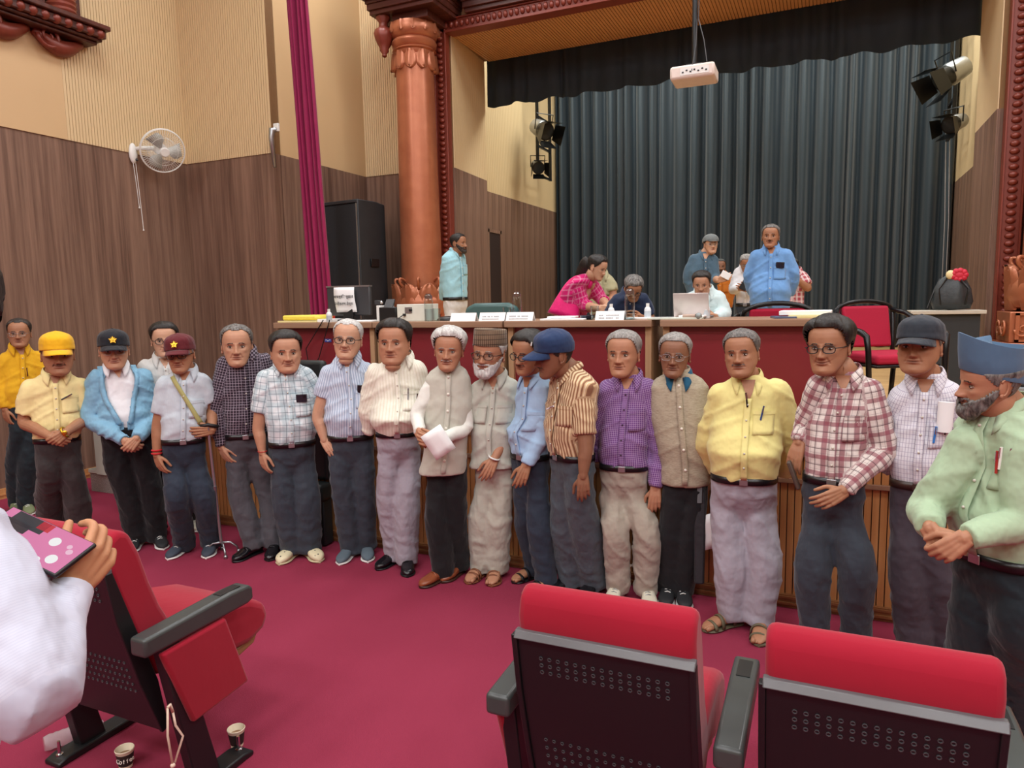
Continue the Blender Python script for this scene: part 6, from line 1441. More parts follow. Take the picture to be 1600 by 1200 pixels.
S_redcheck = cloth('shirt_red_check', 'a84a55', [('u', .05, .4, 'e6d6d4', .7, 0), ('v', .05, .4, 'e6d6d4', .5, 0)]); S_olive = cloth('shirt_olive', 'a9a582'); S_navy = cloth('shirt_navy', '1f2d48')
S_mint = cloth('shirt_mint', 'cfe6e8'); C_pink = cloth('kurta_pink', 'c4186a', [('u', .03, .2, 'e29ab8', .5, 0), ('v', .045, .25, 'e29ab8', .4, 0)]); C_dup = cloth('dupatta_pink', 'd3106a', (), .6)
H_yel = cloth('cap_yellow', 'e6b21e'); H_blk = cloth('cap_black', '20232a'); H_mar = cloth('cap_maroon', '5e1f26'); H_navy = cloth('cap_navy', '24385c'); H_dk = cloth('cap_charcoal', '2f353d'); H_blue = cloth('cap_slate_blue', '4f6b86', (), .8, .04, .15)
H_topi = cloth('topi_brown_pattern', '5c4838', [('u', .012, .4, '9a8870', .7, 0), ('v', .03, .15, '2f241c', .8, 0)]); H_grey = cloth('cap_grey', '6e7474')
H_or = plain('orange_piping', 'd8862c', 0.5)
# ------------------------------------------------------------------ the row of men on the carpet, left to right
G1 = 'men standing in a row on the carpet'
P = {}
P['y'] = person('man in a bright yellow shirt and spectacles at the far left behind the yellow cap', (-6.33, 3.98), group=G1, belt=(636, 10, 58), chest=(590, 6, 62), sl=(8, 560), sr=(60, 556), neck=(30, 546), head=(497, 543, 30), look=(-8, 2, 0), yaw=5, skin='b', hair=('recede', 'dark'), glasses='thin', shirt=S_yellow, trousers=T_teal, belly=(610, 5, 62),
  armL=((0, 600, 0), (8, 640, .05), (12, 660, .05), 'long'), armR=((68, 600, 0), (62, 640, .05), (60, 660, 0), 'long', 'hidden'), feet=((26, 803, 0), (48, 806, 10)), shoes='olive', pocket=False, jaw=1.08)
P['f2'] = person('man in a pale yellow short-sleeved shirt and yellow cap, hands clasped', (-4.93, 3.22), group=G1, belt=(686, 52, 126), chest=(628, 46, 128), belly=(660, 48, 130), bulge=.3, sl=(45, 603), sr=(126, 600), neck=(88, 588), head=(518, 588, 90), look=(2, 4, 0), skin='b', hair=('short', 'dark'), hat='cap', hatmat=H_yel, moustache='dark', shirt=S_pale, trousers=T_char, smile=.5, squint=True, jaw=1.1,
  armL=((38, 660, 0), (80, 683, .26), (104, 692, .27), 'short', (0, 1, 0), None, .78), armR=((134, 655, 0), (102, 676, .27), (80, 693, .29), 'short', (0, 1, 0), None, .76), feet=((78, 862, -6), (138, 868, 10)), beltmat=B_blk, legr=(.5, .088, .085), curl=1.05)
P['f3'] = person('man in a light blue zip jacket over a white shirt and black cap, hands clasped', (-4.48, 3.72), group=G1, belt=(668, 156, 240), chest=(622, 150, 226), belly=(645, 152, 236), bulge=.25, sl=(150, 590), sr=(224, 588), neck=(182, 576), head=(514, 579, 178), look=(2, 3, 0), skin='a', hair=('short', 'grey'), hat='cap', hatmat=H_blk, star=True, glasses='thin', shirt=S_white, jacket=J_blue, trousers=T_blk, smile=.8, jaw=1.08, arm=1.12,
  armL=((140, 655, .02), (196, 690, .24), (214, 700, .25), 'long', (0, 1, 0)), armR=((236, 655, .02), (214, 686, .25), (198, 704, .27), 'long', (0, 1, 0)), feet=((204, 866, -15), (256, 860, 12)), shoes='blacksport', curl=1.05, legr=(.5, .085, .075))
P['f4'] = person('man in a white polo shirt standing behind the blue jacket and maroon cap', (-4.42, 4.06), group=G1, belt=(668, 232, 300), chest=(620, 228, 302), sl=(226, 572), sr=(292, 572), neck=(257, 562), head=(503, 559, 257), look=(4, 2, 0), skin='c', hair=('full', 'black'), glasses='black', shirt=S_offw, trousers=T_blk, pocket=False,
  armL=((222, 630, 0), (226, 675, 0), (230, 700, 0), 'short'), armR=((304, 630, 0), (302, 675, 0), (300, 700, 0), 'short', 'hidden'), feet=((229, 845, -20), (314, 832, 25)), shoes='white')
P['f5'] = person('man in a maroon cap and pale blue-grey shirt leaning on a cane', (-3.98, 3.68), group=G1, belt=(688, 252, 321), chest=(635, 250, 324), belly=(662, 251, 322), sl=(258, 598), sr=(316, 594), neck=(290, 583), head=(521, 585, 281), look=(-14, 3, -3), skin='b', hair=('short', 'grey'), hat='cap', hatmat=H_mar, brimmat=H_mar, star=True, glasses='black', shirt=S_ltblue, trousers=T_navy, age=1, beltmat=B_blk,
  armL=((247, 665, 0), (245, 712, .03), (255, 740, .06), 'short', None, None, .72), armR=((331, 640, -.02), (332, 672, .10), (318, 674, .12), 'short', (0, 1, 0)), feet=((262, 876, -35), (322, 874, -12)), shoes='navy', knees=((275, 775, .06), (318, 775, .04)))
P['f6'] = person('man in a dark plum checked long-sleeved shirt and grey trousers', (-3.75, 3.92), group=G1, belt=(680, 350, 418), chest=(618, 346, 424), belly=(650, 350, 420), sl=(350, 566), sr=(414, 562), neck=(381, 553), head=(506, 574, 370), look=(-2, 0, 0), skin='a', hair=('recede', 'salt'), shirt=S_plum, trousers=T_grey, age=.9, beltmat=B_blk, smile=.3, vneck=.06,
  armL=((337, 640, .0), (346, 700, .04), (358, 722, .06), 'long'), armR=((430, 640, 0), (432, 690, 0), (432, 712, 0), 'long', 'hidden'), feet=((364, 880, -48), (420, 878, -14)), shoes='black', knees=((375, 775, .02), (420, 775, 0)))
P['f7'] = person('man in a white and aqua checked short-sleeved shirt and cream clogs', (-3.30, 3.92), group=G1, belt=(692, 420, 492), chest=(632, 412, 494), belly=(660, 416, 496), sl=(412, 588), sr=(480, 584), neck=(448, 574), head=(516, 583, 447), look=(8, 3, 0), skin='a', hair=('full', 'black'), shirt=S_aqua, trousers=T_slate, smile=.9, jaw=1.15, beltmat=B_blk, squint=True,
  armL=((404, 668, 0), (410, 708, .03), (414, 738, .05), 'short', None, None, .70), armR=((502, 640, -.03), (504, 690, -.05), (504, 715, -.05), 'short', 'hidden'), feet=((436, 884, -30), (500, 880, 22)), shoes='clog', legr=(.5, .093, .09))
P['f8'] = person('white-haired man in black spectacles and a blue striped shirt, smiling', (-2.86, 4.02), group=G1, belt=(682, 512, 583), chest=(618, 510, 588), belly=(650, 506, 590), bulge=.35, sl=(512, 580), sr=(572, 576), neck=(545, 562), head=(497, 562, 543), look=(-10, 0, 4), skin='c', hair=('balding', 'white'), brow='grey', glasses='black', shirt=S_bluestr, trousers=T_slate, smile=.8, age=1, jaw=1.1, beltmat=B_blk, dbl=True,
  armL=((497, 650, 0), (507, 688, .04), (524, 712, .08), 'short', (0, 1, 0), None, .56), armR=((592, 640, -.02), (592, 680, -.08), (590, 700, -.08), 'short', 'hidden'), feet=((530, 884, -25), (575, 880, 4)), shoes='greyblue', legr=(.5, .080, .078))
P['f9'] = person('stout man with black hair in a cream shirt and pale grey trousers', (-2.50, 3.98), group=G1, belt=(676, 588, 654), chest=(620, 584, 662), belly=(650, 578, 662), bulge=.75, bb=.45, sl=(586, 580), sr=(652, 576), neck=(626, 563), head=(499, 571, 615), look=(-14, 0, 0), skin='f', hair=('side', 'black'), shirt=S_cream, trousers=T_light, jaw=1.18, beltmat=B_blk, arm=1.1, dbl=True, part=-1,
  armL=((574, 640, -.05), (578, 680, -.10), (580, 700, -.1), 'long', 'hidden'), armR=((666, 645, -.04), (670, 680, -.08), (668, 700, -.08), 'long', 'hidden'), feet=((588, 892, -42), (637, 903, 2)), shoes='black', legr=(.52, .086, .080))
P['f10'] = person('white-haired man in a pale grey waistcoat over a white kurta, hands folded round a paper', (-2.17, 3.84), group=G1, belt=(700, 662, 730), chest=(630, 660, 740), belly=(668, 660, 732), bulge=.3, hem=(738, 655, 728), sl=(672, 590), sr=(728, 590), neck=(702, 580), head=(513, 580, 701), look=(-10, 3, 3), skin='f', hair=('side', 'white'), brow='grey', moustache='white', shirt=S_kurta, vest=V_grey, trousers=T_blk, standcol=True, collar=False, age=.9, smile=.5, hthick=1.35, nbut=6, butk=1.7, butmat=plain('pearl_button', 'e2ded2', .3),
  armL=((652, 650, .05), (655, 676, .20), (668, 692, .25), 'long', (0, 1, 0)), armR=((728, 668, .06), (681, 692, .25), (656, 686, .27), 'long', (0, 1, 0)), feet=((656, 920, -50), (690, 912, -35)), shoes='brown', curl=1.0)
P['f11'] = person('white-bearded man in a brown patterned round cap and pale grey safari suit', (-1.90, 4.00), group=G1, belt=(712, 738, 804), chest=(640, 742, 806), belly=(672, 736, 806), hem=(728, 734, 806), sl=(750, 604), sr=(800, 602), neck=(772, 592), head=(512, 592, 763), look=(-22, 2, 4), skin='f', hair=('short', 'white'), brow='grey', beard=('short', 'white'), hat='topi', hatmat=H_topi, glasses='brown', shirt=S_safari, trousers=T_safari, age=1, yaw=-14, pockets=(-1, 1), lean=.03,
  armL=((736, 660, -.04), (738, 700, -.06), (738, 720, -.06), 'short', 'hidden'), armR=((796, 672, .04), (772, 718, .12), (758, 748, .16), 'short', (0, 1, 0), None, .72), feet=((730, 914, -30), (768, 918, -8)), shoes='brownsandal', sandalmat=plain('brown_sandal_leather', '7a4a30', .5), legr=(.5, .088, .085))
P['f12'] = person('man with spectacles and moustache in a light blue shirt, turned to the left', (-1.62, 3.97), group=G1, belt=(712, 802, 856), chest=(650, 806, 862), belly=(672, 795, 852), bulge=.2, sl=(822, 602), sr=(848, 602), neck=(834, 592), head=(516, 585, 824), look=(-42, 12, 3), skin='b', hair=('full', 'black'), moustache='black', glasses='black', shirt=S_sky, trousers=T_navy, yaw=-42, lean=.05, beltmat=B_blk,
  armR=((846, 680, .10), (822, 728, .14), (812, 756, .16), 'long', (0, 1, 0), (846, 612, .08)), feet=((800, 912, -55), (822, 936, -40)), shoes='sandal')
P['f13'] = person('man in a navy cap and tan striped shirt leaning left, face hidden by the brim', (-1.28, 3.90), group=G1, belt=(712, 862, 926), chest=(640, 856, 930), belly=(680, 856, 926), sl=(876, 596), sr=(918, 596), neck=(890, 584), head=(514, 592, 862), look=(-68, 12, 8), skin='d', hair=('short', 'black'), hat='cap', hatmat=H_navy, capbadge='aj', moustache='black', shirt=S_tan, trousers=T_shiny, yaw=-52, lean=.06, beltmat=B_blk, brim=.075,
  armR=((915, 700, .19), (911, 745, .21), (912, 780, .22), 'short', (0, 1, 0), (912, 622, .15), .72), feet=((856, 930, -50), (905, 940, -30)), shoes='black', pocket=True, legr=(.55, .098, .09))
P['f14'] = person('grey-haired man in a purple checked shirt and khaki trousers', (-1.02, 3.98), group=G1, belt=(728, 938, 1012), chest=(650, 940, 1014), belly=(690, 936, 1012), sl=(950, 606), sr=(1012, 604), neck=(982, 594), head=(515, 590, 973), look=(-16, 0, 0), skin='f', hair=('short', 'grey'), shirt=S_purple, trousers=T_khaki, age=1, hthick=1.4, beltmat=B_blk, yaw=-6, butmat=plain('dark_button', '3a2440', .3),
  armL=((930, 680, -.05), (934, 720, -.1), (934, 740, -.1), 'long', 'hidden'), armR=((1030, 700, .0), (1024, 764, .05), (1022, 796, .07), 'long', (0, 1, 0)), feet=((952, 952, -15), (1016, 958, 5)), shoes='white', knees=((962, 830, .05), (1010, 830, .05)), legr=(.5, .078, .068), twr=.009)
P['f15'] = person('grey-haired man in spectacles with a beige melange waistcoat over a teal shirt', (-.75, 4.02), group=G1, belt=(726, 1032, 1110), chest=(650, 1016, 1112), belly=(690, 1024, 1112), hem=(756, 1032, 1108), bulge=.2, sl=(1022, 604), sr=(1100, 604), neck=(1060, 592), head=(519, 590, 1054), look=(-6, 2, 2), skin='d', hair=('short', 'grey'), brow='salt', hthick=1.3, glasses='thin', shirt=S_teal, vest=V_beige, trousers=T_blk, standcol=True, collarmat=S_teal, copen=.3, age=1, nbut=5, butk=1.5, butmat=plain('pearl_button', 'e2ded2', .3),
  armL=((1016, 680, -.06), (1018, 730, -.08), (1018, 750, -.08), 'long', 'hidden'), armR=((1106, 670, -.03), (1104, 745, -.02), (1102, 775, 0), 'long'), feet=((1040, 952, -5), (1072, 956, 10)), shoes='blacksport', legr=(.5, .080, .076))
P['f16'] = person('stout man with moustache in a lemon shirt and light grey trousers', (-.36, 3.88), group=G1, belt=(744, 1112, 1214), chest=(650, 1112, 1222), belly=(700, 1106, 1222), bulge=.62, bb=.4, sl=(1126, 614), sr=(1216, 608), neck=(1168, 596), head=(513, 590, 1158), look=(-12, 0, -4), skin='b', hair=('short', 'salt'), moustache='salt', hthick=1.2, shirt=S_lemon, trousers=T_light, jaw=1.12, beltmat=B_blk, arm=1.12, vneck=.11, age=.8,
  armL=((1104, 690, -.08), (1120, 740, -.16), (1130, 750, -.16), 'long', 'hidden'), armR=((1240, 690, -.06), (1222, 745, -.14), (1205, 755, -.16), 'long', 'hidden'), feet=((1098, 988, -50), (1186, 1012, 0)), shoes='sandal', sandalmat=plain('olive_sandal', '5e5842', .6), legr=(.5, .092, .078), knees=((1142, 880, .02), (1194, 880, .02)))
P['f17'] = person('tall man in spectacles and a red and white plaid shirt, smiling', (.03, 3.62), group=G1, belt=(748, 1256, 1352), chest=(660, 1262, 1356), belly=(710, 1258, 1352), sl=(1280, 600), sr=(1362, 606), neck=(1318, 590), head=(496, 586, 1294), look=(-20, 2, -2), skin='b', hair=('side', 'black'), glasses='black', shirt=S_plaid, trousers=T_slate, smile=1, hthick=1.3, beltmat=B_blk, bucklemat=M_silver, jaw=1.05, yaw=-6,
  armL=((1258, 665, -.05), (1249, 693, .0), (1238, 728, .03), 'long', (.3, 1, 0)), armR=((1380, 705, .0), (1318, 768, .16), (1276, 790, .22), 'long', (0, 1, 0)), feet=((1262, 1052, -8), (1344, 1060, 4)), legr=(.50, .084, .068), knees=((1270, 885, .03), (1338, 885, .03)), curl=.45)
P['f18'] = person('man in a charcoal cap and lilac checked shirt with a rolled paper in the pocket', (.42, 3.66), group=G1, belt=(756, 1392, 1478), chest=(670, 1394, 1486), belly=(715, 1388, 1482), sl=(1408, 616), sr=(1482, 612), neck=(1446, 596), head=(492, 588, 1436), look=(-14, -2, 0), skin='b', hair=('short', 'salt'), hat='cap', hatmat=H_dk, brim=.075, shirt=S_lilac, trousers=T_plum, age=.7, jaw=1.12, beltmat=B_brn, bucklemat=B_brn,
  armL=((1386, 690, -.08), (1392, 740, -.14), (1400, 760, -.14), 'long', 'hidden'), armR=((1500, 700, -.06), (1500, 750, -.1), (1500, 770, -.1), 'long', 'hidden'), feet=((1420, 1060, -8), (1490, 1066, 6)), legr=(.5, .090, .08))
P['f19'] = person('bearded man in a slate-blue side cap and sage shirt, hands clasped', (.70, 2.82), group=G1, belt=(868, 1492, 1640), chest=(720, 1500, 1650), belly=(790, 1478, 1640), bulge=.3, sl=(1512, 668), sr=(1612, 664), neck=(1568, 644), head=(540, 654, 1540), look=(-62, 6, 6), skin='f', hair=('short', 'salt'), beard=('full', 'salt'), brow='dark', hat='sidecap', hatmat=H_blue, shirt=S_green, trousers=T_teal, age=.7, yaw=-34, lean=.04, beltmat=B_blk, arm=1.15, pockets=(-1, 1), px_=.095, vneck=.04, neckw=1.15, nose=1.1, vox=.010,
  armL=((1450, 796, .10), (1452, 826, .25), (1480, 866, .28), 'long', (.3, 1, 0), (1516, 690, .06)), armR=((1596, 815, .16), (1506, 842, .30), (1466, 868, .32), 'long', (0, 1, 0), (1606, 700, .12)), feet=((1470, 1185, -40), (1580, 1195, -20)), legr=(.52, .10, .088), curl=1.0)
# ------------------------------------------------------------------ people on the stage
G2 = 'people on the stage'
ps = lambda px, Y: (on_y(px, 480, Y)[0], Y)
Q = {}
Q['a'] = person('man in an aqua shirt and white trousers standing left of the tables, looking right', ps(709, 6.9), ST, group=G2, vox=.014, belt=(468, 694, 728), chest=(420, 690, 728), sl=(702, 402), sr=(716, 402), neck=(712, 396), head=(364, 396, 718), look=(62, 2, 0), skin='b', hair=('short', 'black'), beard=('short', 'dark'), shirt=S_aquap, trousers=cloth('trouser_white', 'd8d8d4'), yaw=48, beltmat=B_blk,
  armL=((694, 432, .04), (692, 470, -.08), (700, 482, -.1), 'long', 'hidden', (698, 408, .06)), feet=((700, 560, 40), (722, 562, 50)))
Q['f'] = person('tall man in a mid-blue shirt standing behind the right table, hands behind his back', ps(1204, 6.9), ST, group=G2, vox=.013, belt=(482, 1172, 1234), chest=(425, 1176, 1232), belly=(455, 1170, 1236), hem=(483, 1170, 1236), bulge=.35, sl=(1182, 398), sr=(1228, 396), neck=(1205, 390), head=(350, 388, 1204), look=(-4, 0, 2), skin='b', hair=('short', 'salt'), moustache='dark', hthick=1.2, shirt=S_blue, trousers=T_slate, px_=.08,
  armL=((1170, 430, -.02), (1176, 462, -.12), (1190, 468, -.16), 'long', 'hidden'), armR=((1240, 430, -.02), (1234, 462, -.12), (1222, 468, -.16), 'long', 'hidden'), feet=((1180, 600, -8), (1226, 602, 8)))
Q['g'] = person('man in a grey flat cap and steel-blue shirt standing behind the laptop', ps(1100, 8.0), ST, group=G2, vox=.014, belt=(462, 1076, 1120), chest=(425, 1077, 1120), sl=(1084, 404), sr=(1114, 404), neck=(1102, 399), head=(366, 397, 1111), look=(20, 2, 0), skin='c', hair=('short', 'black'), hat='flat', hatmat=H_grey, glasses='thin', shirt=S_dkteal, trousers=T_slate, yaw=15,
  armL=((1074, 432, 0), (1080, 465, 0), (1082, 480, 0), 'long', 'hidden'), armR=((1118, 436, .04), (1122, 438, .22), (1134, 434, .26), 'rolled', (0, 1, 0)), feet=((1084, 560, 0), (1112, 560, 8)))
Q['h'] = person('young bearded man in an orange shirt half hidden behind the grey flat cap', ps(1128, 8.7), ST, group=G2, vox=.014, belt=(478, 1112, 1140), chest=(448, 1110, 1140), sl=(1114, 434), sr=(1136, 434), neck=(1125, 430), head=(404, 430, 1125), look=(10, 0, 0), skin='d', hair=('short', 'black'), beard=('short', 'black'), shirt=S_orange, trousers=T_blk, feet=((1116, 555, 0), (1134, 555, 8)),
  armL=((1110, 455, 0), (1112, 478, 0), (1114, 490, 0), 'long', 'hidden'), armR=((1142, 455, 0), (1138, 482, 0), (1136, 492, 0), 'long', 'hidden'))
Q['i'] = person('man in a white shirt looking down at his phone behind the blue shirt', ps(1164, 8.2), ST, group=G2, vox=.014, belt=(477, 1150, 1178), chest=(440, 1150, 1180), sl=(1154, 424), sr=(1176, 424), neck=(1166, 419), head=(398, 424, 1166), look=(4, 28, 0), hf=.06, skin='b', hair=('short', 'grey'), glasses='thin', shirt=S_white, trousers=T_slate, feet=((1152, 560, 0), (1174, 560, 8)), beltmat=B_blk,
  armL=((1146, 452, .02), (1156, 450, .24), (1164, 448, .28), 'long', (0, 1, 0)), armR=((1180, 452, .02), (1172, 452, .24), (1162, 450, .28), 'long', (0, 1, 0)))
Q['j'] = person('man in a red and white checked shirt scratching his chin behind the blue shirt', ps(1242, 8.3), ST, group=G2, vox=.014, belt=(480, 1226, 1256), chest=(445, 1224, 1258), sl=(1230, 430), sr=(1254, 430), neck=(1242, 426), head=(404, 428, 1238), look=(-10, 4, 0), skin='b', hair=('full', 'black'), shirt=S_redcheck, trousers=T_blk, feet=((1230, 560, 0), (1252, 560, 8)),
  armL=((1222, 455, 0), (1224, 478, 0), (1226, 490, 0), 'short', 'hidden'), armR=((1262, 450, .06), (1244, 436, .16), (1240, 428, .16), 'short', (0, 1, 0)))
# seated at the tables (bodies end at the seat below the table top)
def stool_under(info_xy, label):
    x, y = info_xy; t = thing('stool', label, 'chair', (x, y, ST)); q = MB(); q.box((0, 0, 0.43), (0.42, 0.42, 0.06)); obj('seat', q, M_black, t, bevel=0.02)
    for sx in (-1, 1):
        for sy in (-1, 1): q = MB(); q.box((sx * 0.18, sy * 0.18, 0.2), (0.03, 0.03, 0.40)); obj('leg', q, M_blackm, t)
def seated(label, px, Y, **k):
    G = ps(px, Y); yw = k.pop('yaw', 0)
    inf = person(label, G, ST, group=G2, vox=.013, yaw=yw, feet=(None, None), trousers=None, **k)
    L = inf['L']; T = inf['T']; zb = T.z[0]; q = MB(); c0 = T.r[0][0]
    T2 = Torso([[np.array((c0[0], c0[1], 0.50)), .17, .14, .13], [np.array((c0[0], c0[1], max(0.62, zb + .02))), T.r[0][1], T.r[0][2], T.r[0][3]]], math.radians(yw)); T2.mesh(q, 24, 3)
    for s_ in (-1, 1):
        hip = np.array((c0[0] + s_ * .09, c0[1], .53)); kn = hip + np.array((s_ * .04, -.40, .02)); an = kn + np.array((0, .02, -.46))
        q.tube([tuple(p) for p in catmull([hip, (hip + kn) / 2, kn], 3)], [.085] * 3 + [.078] * 4, 12); q.tube([tuple(kn), tuple(an)], [.075, .06], 12); q.ball(tuple(kn), .076, 7)
        sh = MB(); sh.box(tuple(an + np.array((0, -.06, -.02))), (.09, .25, .07)); obj('shoe', sh, plain('black_shoe_leather', '17161a', .22), inf['root'], bevel=.02)
    V, F, N = remesh(q.v, q.f, .014, 2); vmesh('trousers', V, F, k.get('tr', T_slate), inf['root'])
    stool_under(G, 'dark stool under the ' + label.split(' bent')[0].split(' looking')[0].split(' leaning')[0]); return inf
Q['d'] = seated('seated man in dark blue with bent head, writing at the third table', 990, 5.55, belt=(530, 965, 1012), chest=(478, 958, 1012), sl=(966, 467), sr=(1004, 466), neck=(985, 460), head=(434, 468, 990), look=(8, 42, 0), hf=.10, skin='b', hair=('full', 'salt'), glasses='black', shirt=S_navy, lean=.10, pocket=False,
  armL=((952, 500, .05), (968, 498, .30), (980, 498, .36), 'short', (0, 1, 0)), armR=((1016, 500, .05), (1004, 498, .30), (994, 498, .36), 'short', (0, 1, 0)))
Q['e'] = seated('seated man in a mint white shirt working at the laptop', 1100, 5.5, belt=(530, 1078, 1124), chest=(485, 1072, 1126), sl=(1080, 465), sr=(1122, 465), neck=(1100, 458), head=(424, 462, 1096), look=(-4, 18, 0), hf=.08, skin='a', hair=('full', 'black'), shirt=S_mint, lean=.06, placket=False,
  armL=((1068, 495, .05), (1076, 494, .28), (1086, 494, .34), 'long', (0, 1, 0)), armR=((1132, 490, .05), (1118, 497, .28), (1106, 497, .34), 'long', (0, 1, 0)))
# woman in pink, bending over the table
Q['b'] = person('woman in a magenta kurta with long dark hair bending over papers on the table', ps(893, 5.75), ST, group=G2, vox=.013, belt=(492, 868, 914), chest=(452, 880, 922), sl=(900, 440), sr=(922, 442), neck=(922, 434), head=(398, 438, 935), look=(62, 24, 0), hf=.05, hscale=.92, skin='c', hair=('full', 'black'), shirt=C_pink, trousers=C_pink, yaw=48, lean=.12, collar=False, pocket=False, placket=False, vneck=0, age=.1, jaw=.92, nose=.85,
  armL=((912, 478, .12), (938, 482, .34), (955, 486, .40), 'rolled', (0, 1, 0), (902, 450, .14)), armR=((940, 468, .0), (950, 478, .22), (962, 482, .30), 'rolled', (0, 1, 0), (926, 446, .02)), feet=((880, 640, 40), (905, 640, 50)), legr=(.5, .10, .11))
inf = Q['b']; q = MB()
hp0 = np.array(inf['Mh'] @ Vector((0, .10, .15))); pts = [hp0, np.array(inf['Mh'] @ Vector((0, .125, .08))), inf['L'](905, 440, -.02), inf['L'](893, 456, -.02), inf['L'](884, 478, -.02)]
P_ = catmull(pts, 5); q.tube([tuple(p) for p in P_], list(np.interp(np.linspace(0, 4, len(P_)), range(5), [.055, .062, .066, .055, .020])), 14, flat=.55); obj('long_hair', q, hairm('hair_black', *HAIR['black']), inf['root'], smooth=0)
q = MB(); pts = [inf['L'](924, 446, .16), inf['L'](912, 440, .10), inf['L'](900, 445, .06), inf['L'](890, 465, .10), inf['L'](880, 495, .14)]; P_ = catmull(pts, 5); q.tube([tuple(p) for p in P_], list(np.interp(np.linspace(0, 4, len(P_)), range(5), [.03, .05, .075, .10, .14])), 16, flat=.45); obj('dupatta', q, C_dup, inf['root'], smooth=0)
Q['c'] = person('man in an olive shirt mostly hidden behind the woman in magenta', ps(938, 6.6), ST, group=G2, vox=.014, belt=(492, 922, 956), chest=(450, 920, 956), sl=(928, 436), sr=(950, 436), neck=(938, 431), head=(406, 438, 934), look=(-20, 10, 0), hscale=.95, skin='b', hair=('full', 'black'), shirt=S_olive, trousers=T_char, feet=((925, 620, 0), (948, 620, 8)),
  armL=((918, 462, 0), (920, 488, 0), (922, 498, 0), 'short', 'hidden'), armR=((958, 462, .04), (950, 484, .18), (940, 488, .22), 'short', (0, 1, 0)))
# ------------------------------------------------------------------ carried and worn small things
M_thread = plain('red_thread', 'c0202a', .7)
f5 = P['f5']; wrist_band(f5, 245, 703, .03, .031, M_thread, 'wrist_thread', 'red sacred thread'); wrist_band(f5, 245, 708, .03, .031, M_thread, 'wrist_thread', None)
wrist_band(P['f7'], 410, 705, .03, .030, M_thread, 'wrist_thread', 'thin red thread', w=.0025)
wrist_band(P['f2'], 101, 675, .27, .034, M_gold, 'wristwatch', 'gold wristwatch', (.7, -.3, .4), .008, True)
wrist_band(P['f13'], 912, 746, .10, .034, M_gold, 'wristwatch', 'gold wristwatch', (0, 0, 1), .005, True)
wrist_band(P['f11'], 772, 715, .12, .034, M_white, 'bracelet', 'white bangle', (.4, -.1, 1), .006)
wrist_band(P['f19'], 1488, 852, .275, .036, M_silver, 'wristwatch', 'silver wristwatch', (.9, 0, .3), .006, True)
# strap across the chest
T = f5['T']; q = MB(); vs = []
for i in range(15):
    u = i / 14; x = -0.085 + 0.20 * u; z = f5['NK'][2] - 0.015 - 0.36 * u; a = T.front(x - .012, z - .007, .013); b_ = T.front(x + .012, z + .007, .013); vs += [tuple(a), tuple(b_)]
q.add(vs, [(2*i, 2*i+1, 2*i+3, 2*i+2) for i in range(14)]); o = obj('shoulder_strap', q, plain('olive_webbing', 'a9a56a', .8), f5['root'], smooth=0, fix=False); o.modifiers.new('s', 'SOLIDIFY').thickness = .003
# walking cane
cb = on_z(347, 866); ct = world_of(f5, f5['L'](325, 668, .12)); cn = thing('walking_cane', 'grey metal walking cane with four small feet beside the man in the maroon cap', 'cane', (cb[0], cb[1], 0)); tp_ = np.array(ct) - cb; q = MB()
q.tube([(0, 0, .09), tuple(tp_ * .5 + np.array((0, 0, .045))), tuple(tp_)], [.011, .011, .009], 10); obj('shaft', q, plain('pinkish_grey_metal', 'a29a9e', .3, .6), cn, smooth=40)
q = MB(); q.tube([tuple(tp_ * .52), tuple(tp_ * .55)], .015, 10); obj('adjuster_collar', q, M_silver, cn)
q = MB(); d_ = f5['e1']; q.tube([tuple(tp_ - d_ * .05 + np.array((0, 0, .012))), tuple(tp_ + np.array((0, 0, .018))), tuple(tp_ + d_ * .07 + np.array((0, 0, .0)))], [.013, .014, .012], 8); obj('handle', q, M_black, cn, smooth=0)
for (sx, sy) in ((-1, -.6), (1, -.6), (-.8, .8), (.9, .8)):
    q = MB(); q.tube([(0, 0, .09), (sx * .05, sy * .05, .085), (sx * .085, sy * .085, .05), (sx * .095, sy * .095, .012)], .008, 7); q.lathe([(.014, 0), (.014, .018), (.009, .025)], c=(sx * .096, sy * .096, 0), n=10); obj('leg', q, M_silver, cn, smooth=0)
# folded paper in the hands of the white-haired man
def sheet(label, info, px, py, b, w, h, rotz=0, tilt=0.0, name='folded_paper', mat=None):
    c = world_of(info, info['L'](px, py, b)); t = thing(name, label, 'paper', tuple(c), info['root'].rotation_euler[2]); q = MB(); Mq = Matrix.Rotation(rotz, 4, 'Y') @ Matrix.Rotation(tilt, 4, 'X')
    vs = []
    for j in range(5):
        for i in range(4): vs.append(tuple(Mq @ Vector((w * (i / 3 - .5), .006 * math.sin(i * 1.1 + j), h * (j / 4 - .5)))))
    q.add(vs, [(j*4+i, j*4+i+1, (j+1)*4+i+1, (j+1)*4+i) for j in range(4) for i in range(3)]); o = obj('sheet', q, mat or M_paper, t, smooth=0); o.modifiers.new('s', 'SOLIDIFY').thickness = .002
    q = MB(); q.add([tuple(Vector(v) + Vector((.006, .006, .004))) for v in vs], [(j*4+i, j*4+i+1, (j+1)*4+i+1, (j+1)*4+i) for j in range(4) for i in range(3)]); o = obj('sheet', q, mat or M_paper, t, smooth=0); o.modifiers.new('s', 'SOLIDIFY').thickness = .002
    return t
sheet('folded white paper held by the white-haired man in the waistcoat', P['f10'], 684, 692, .285, .13, .17, -.55)
sheet('white papers held low between the beige waistcoat and the lemon shirt', P['f15'], 1106, 832, .05, .10, .20, -.25)
c = world_of(P['f18'], P['f18']['T'].front(.085, P['f18']['zc'] + .065, .03)); t = thing('rolled_paper', 'rolled white paper standing in the pocket of the lilac checked shirt', 'paper', tuple(c), P['f18']['root'].rotation_euler[2])
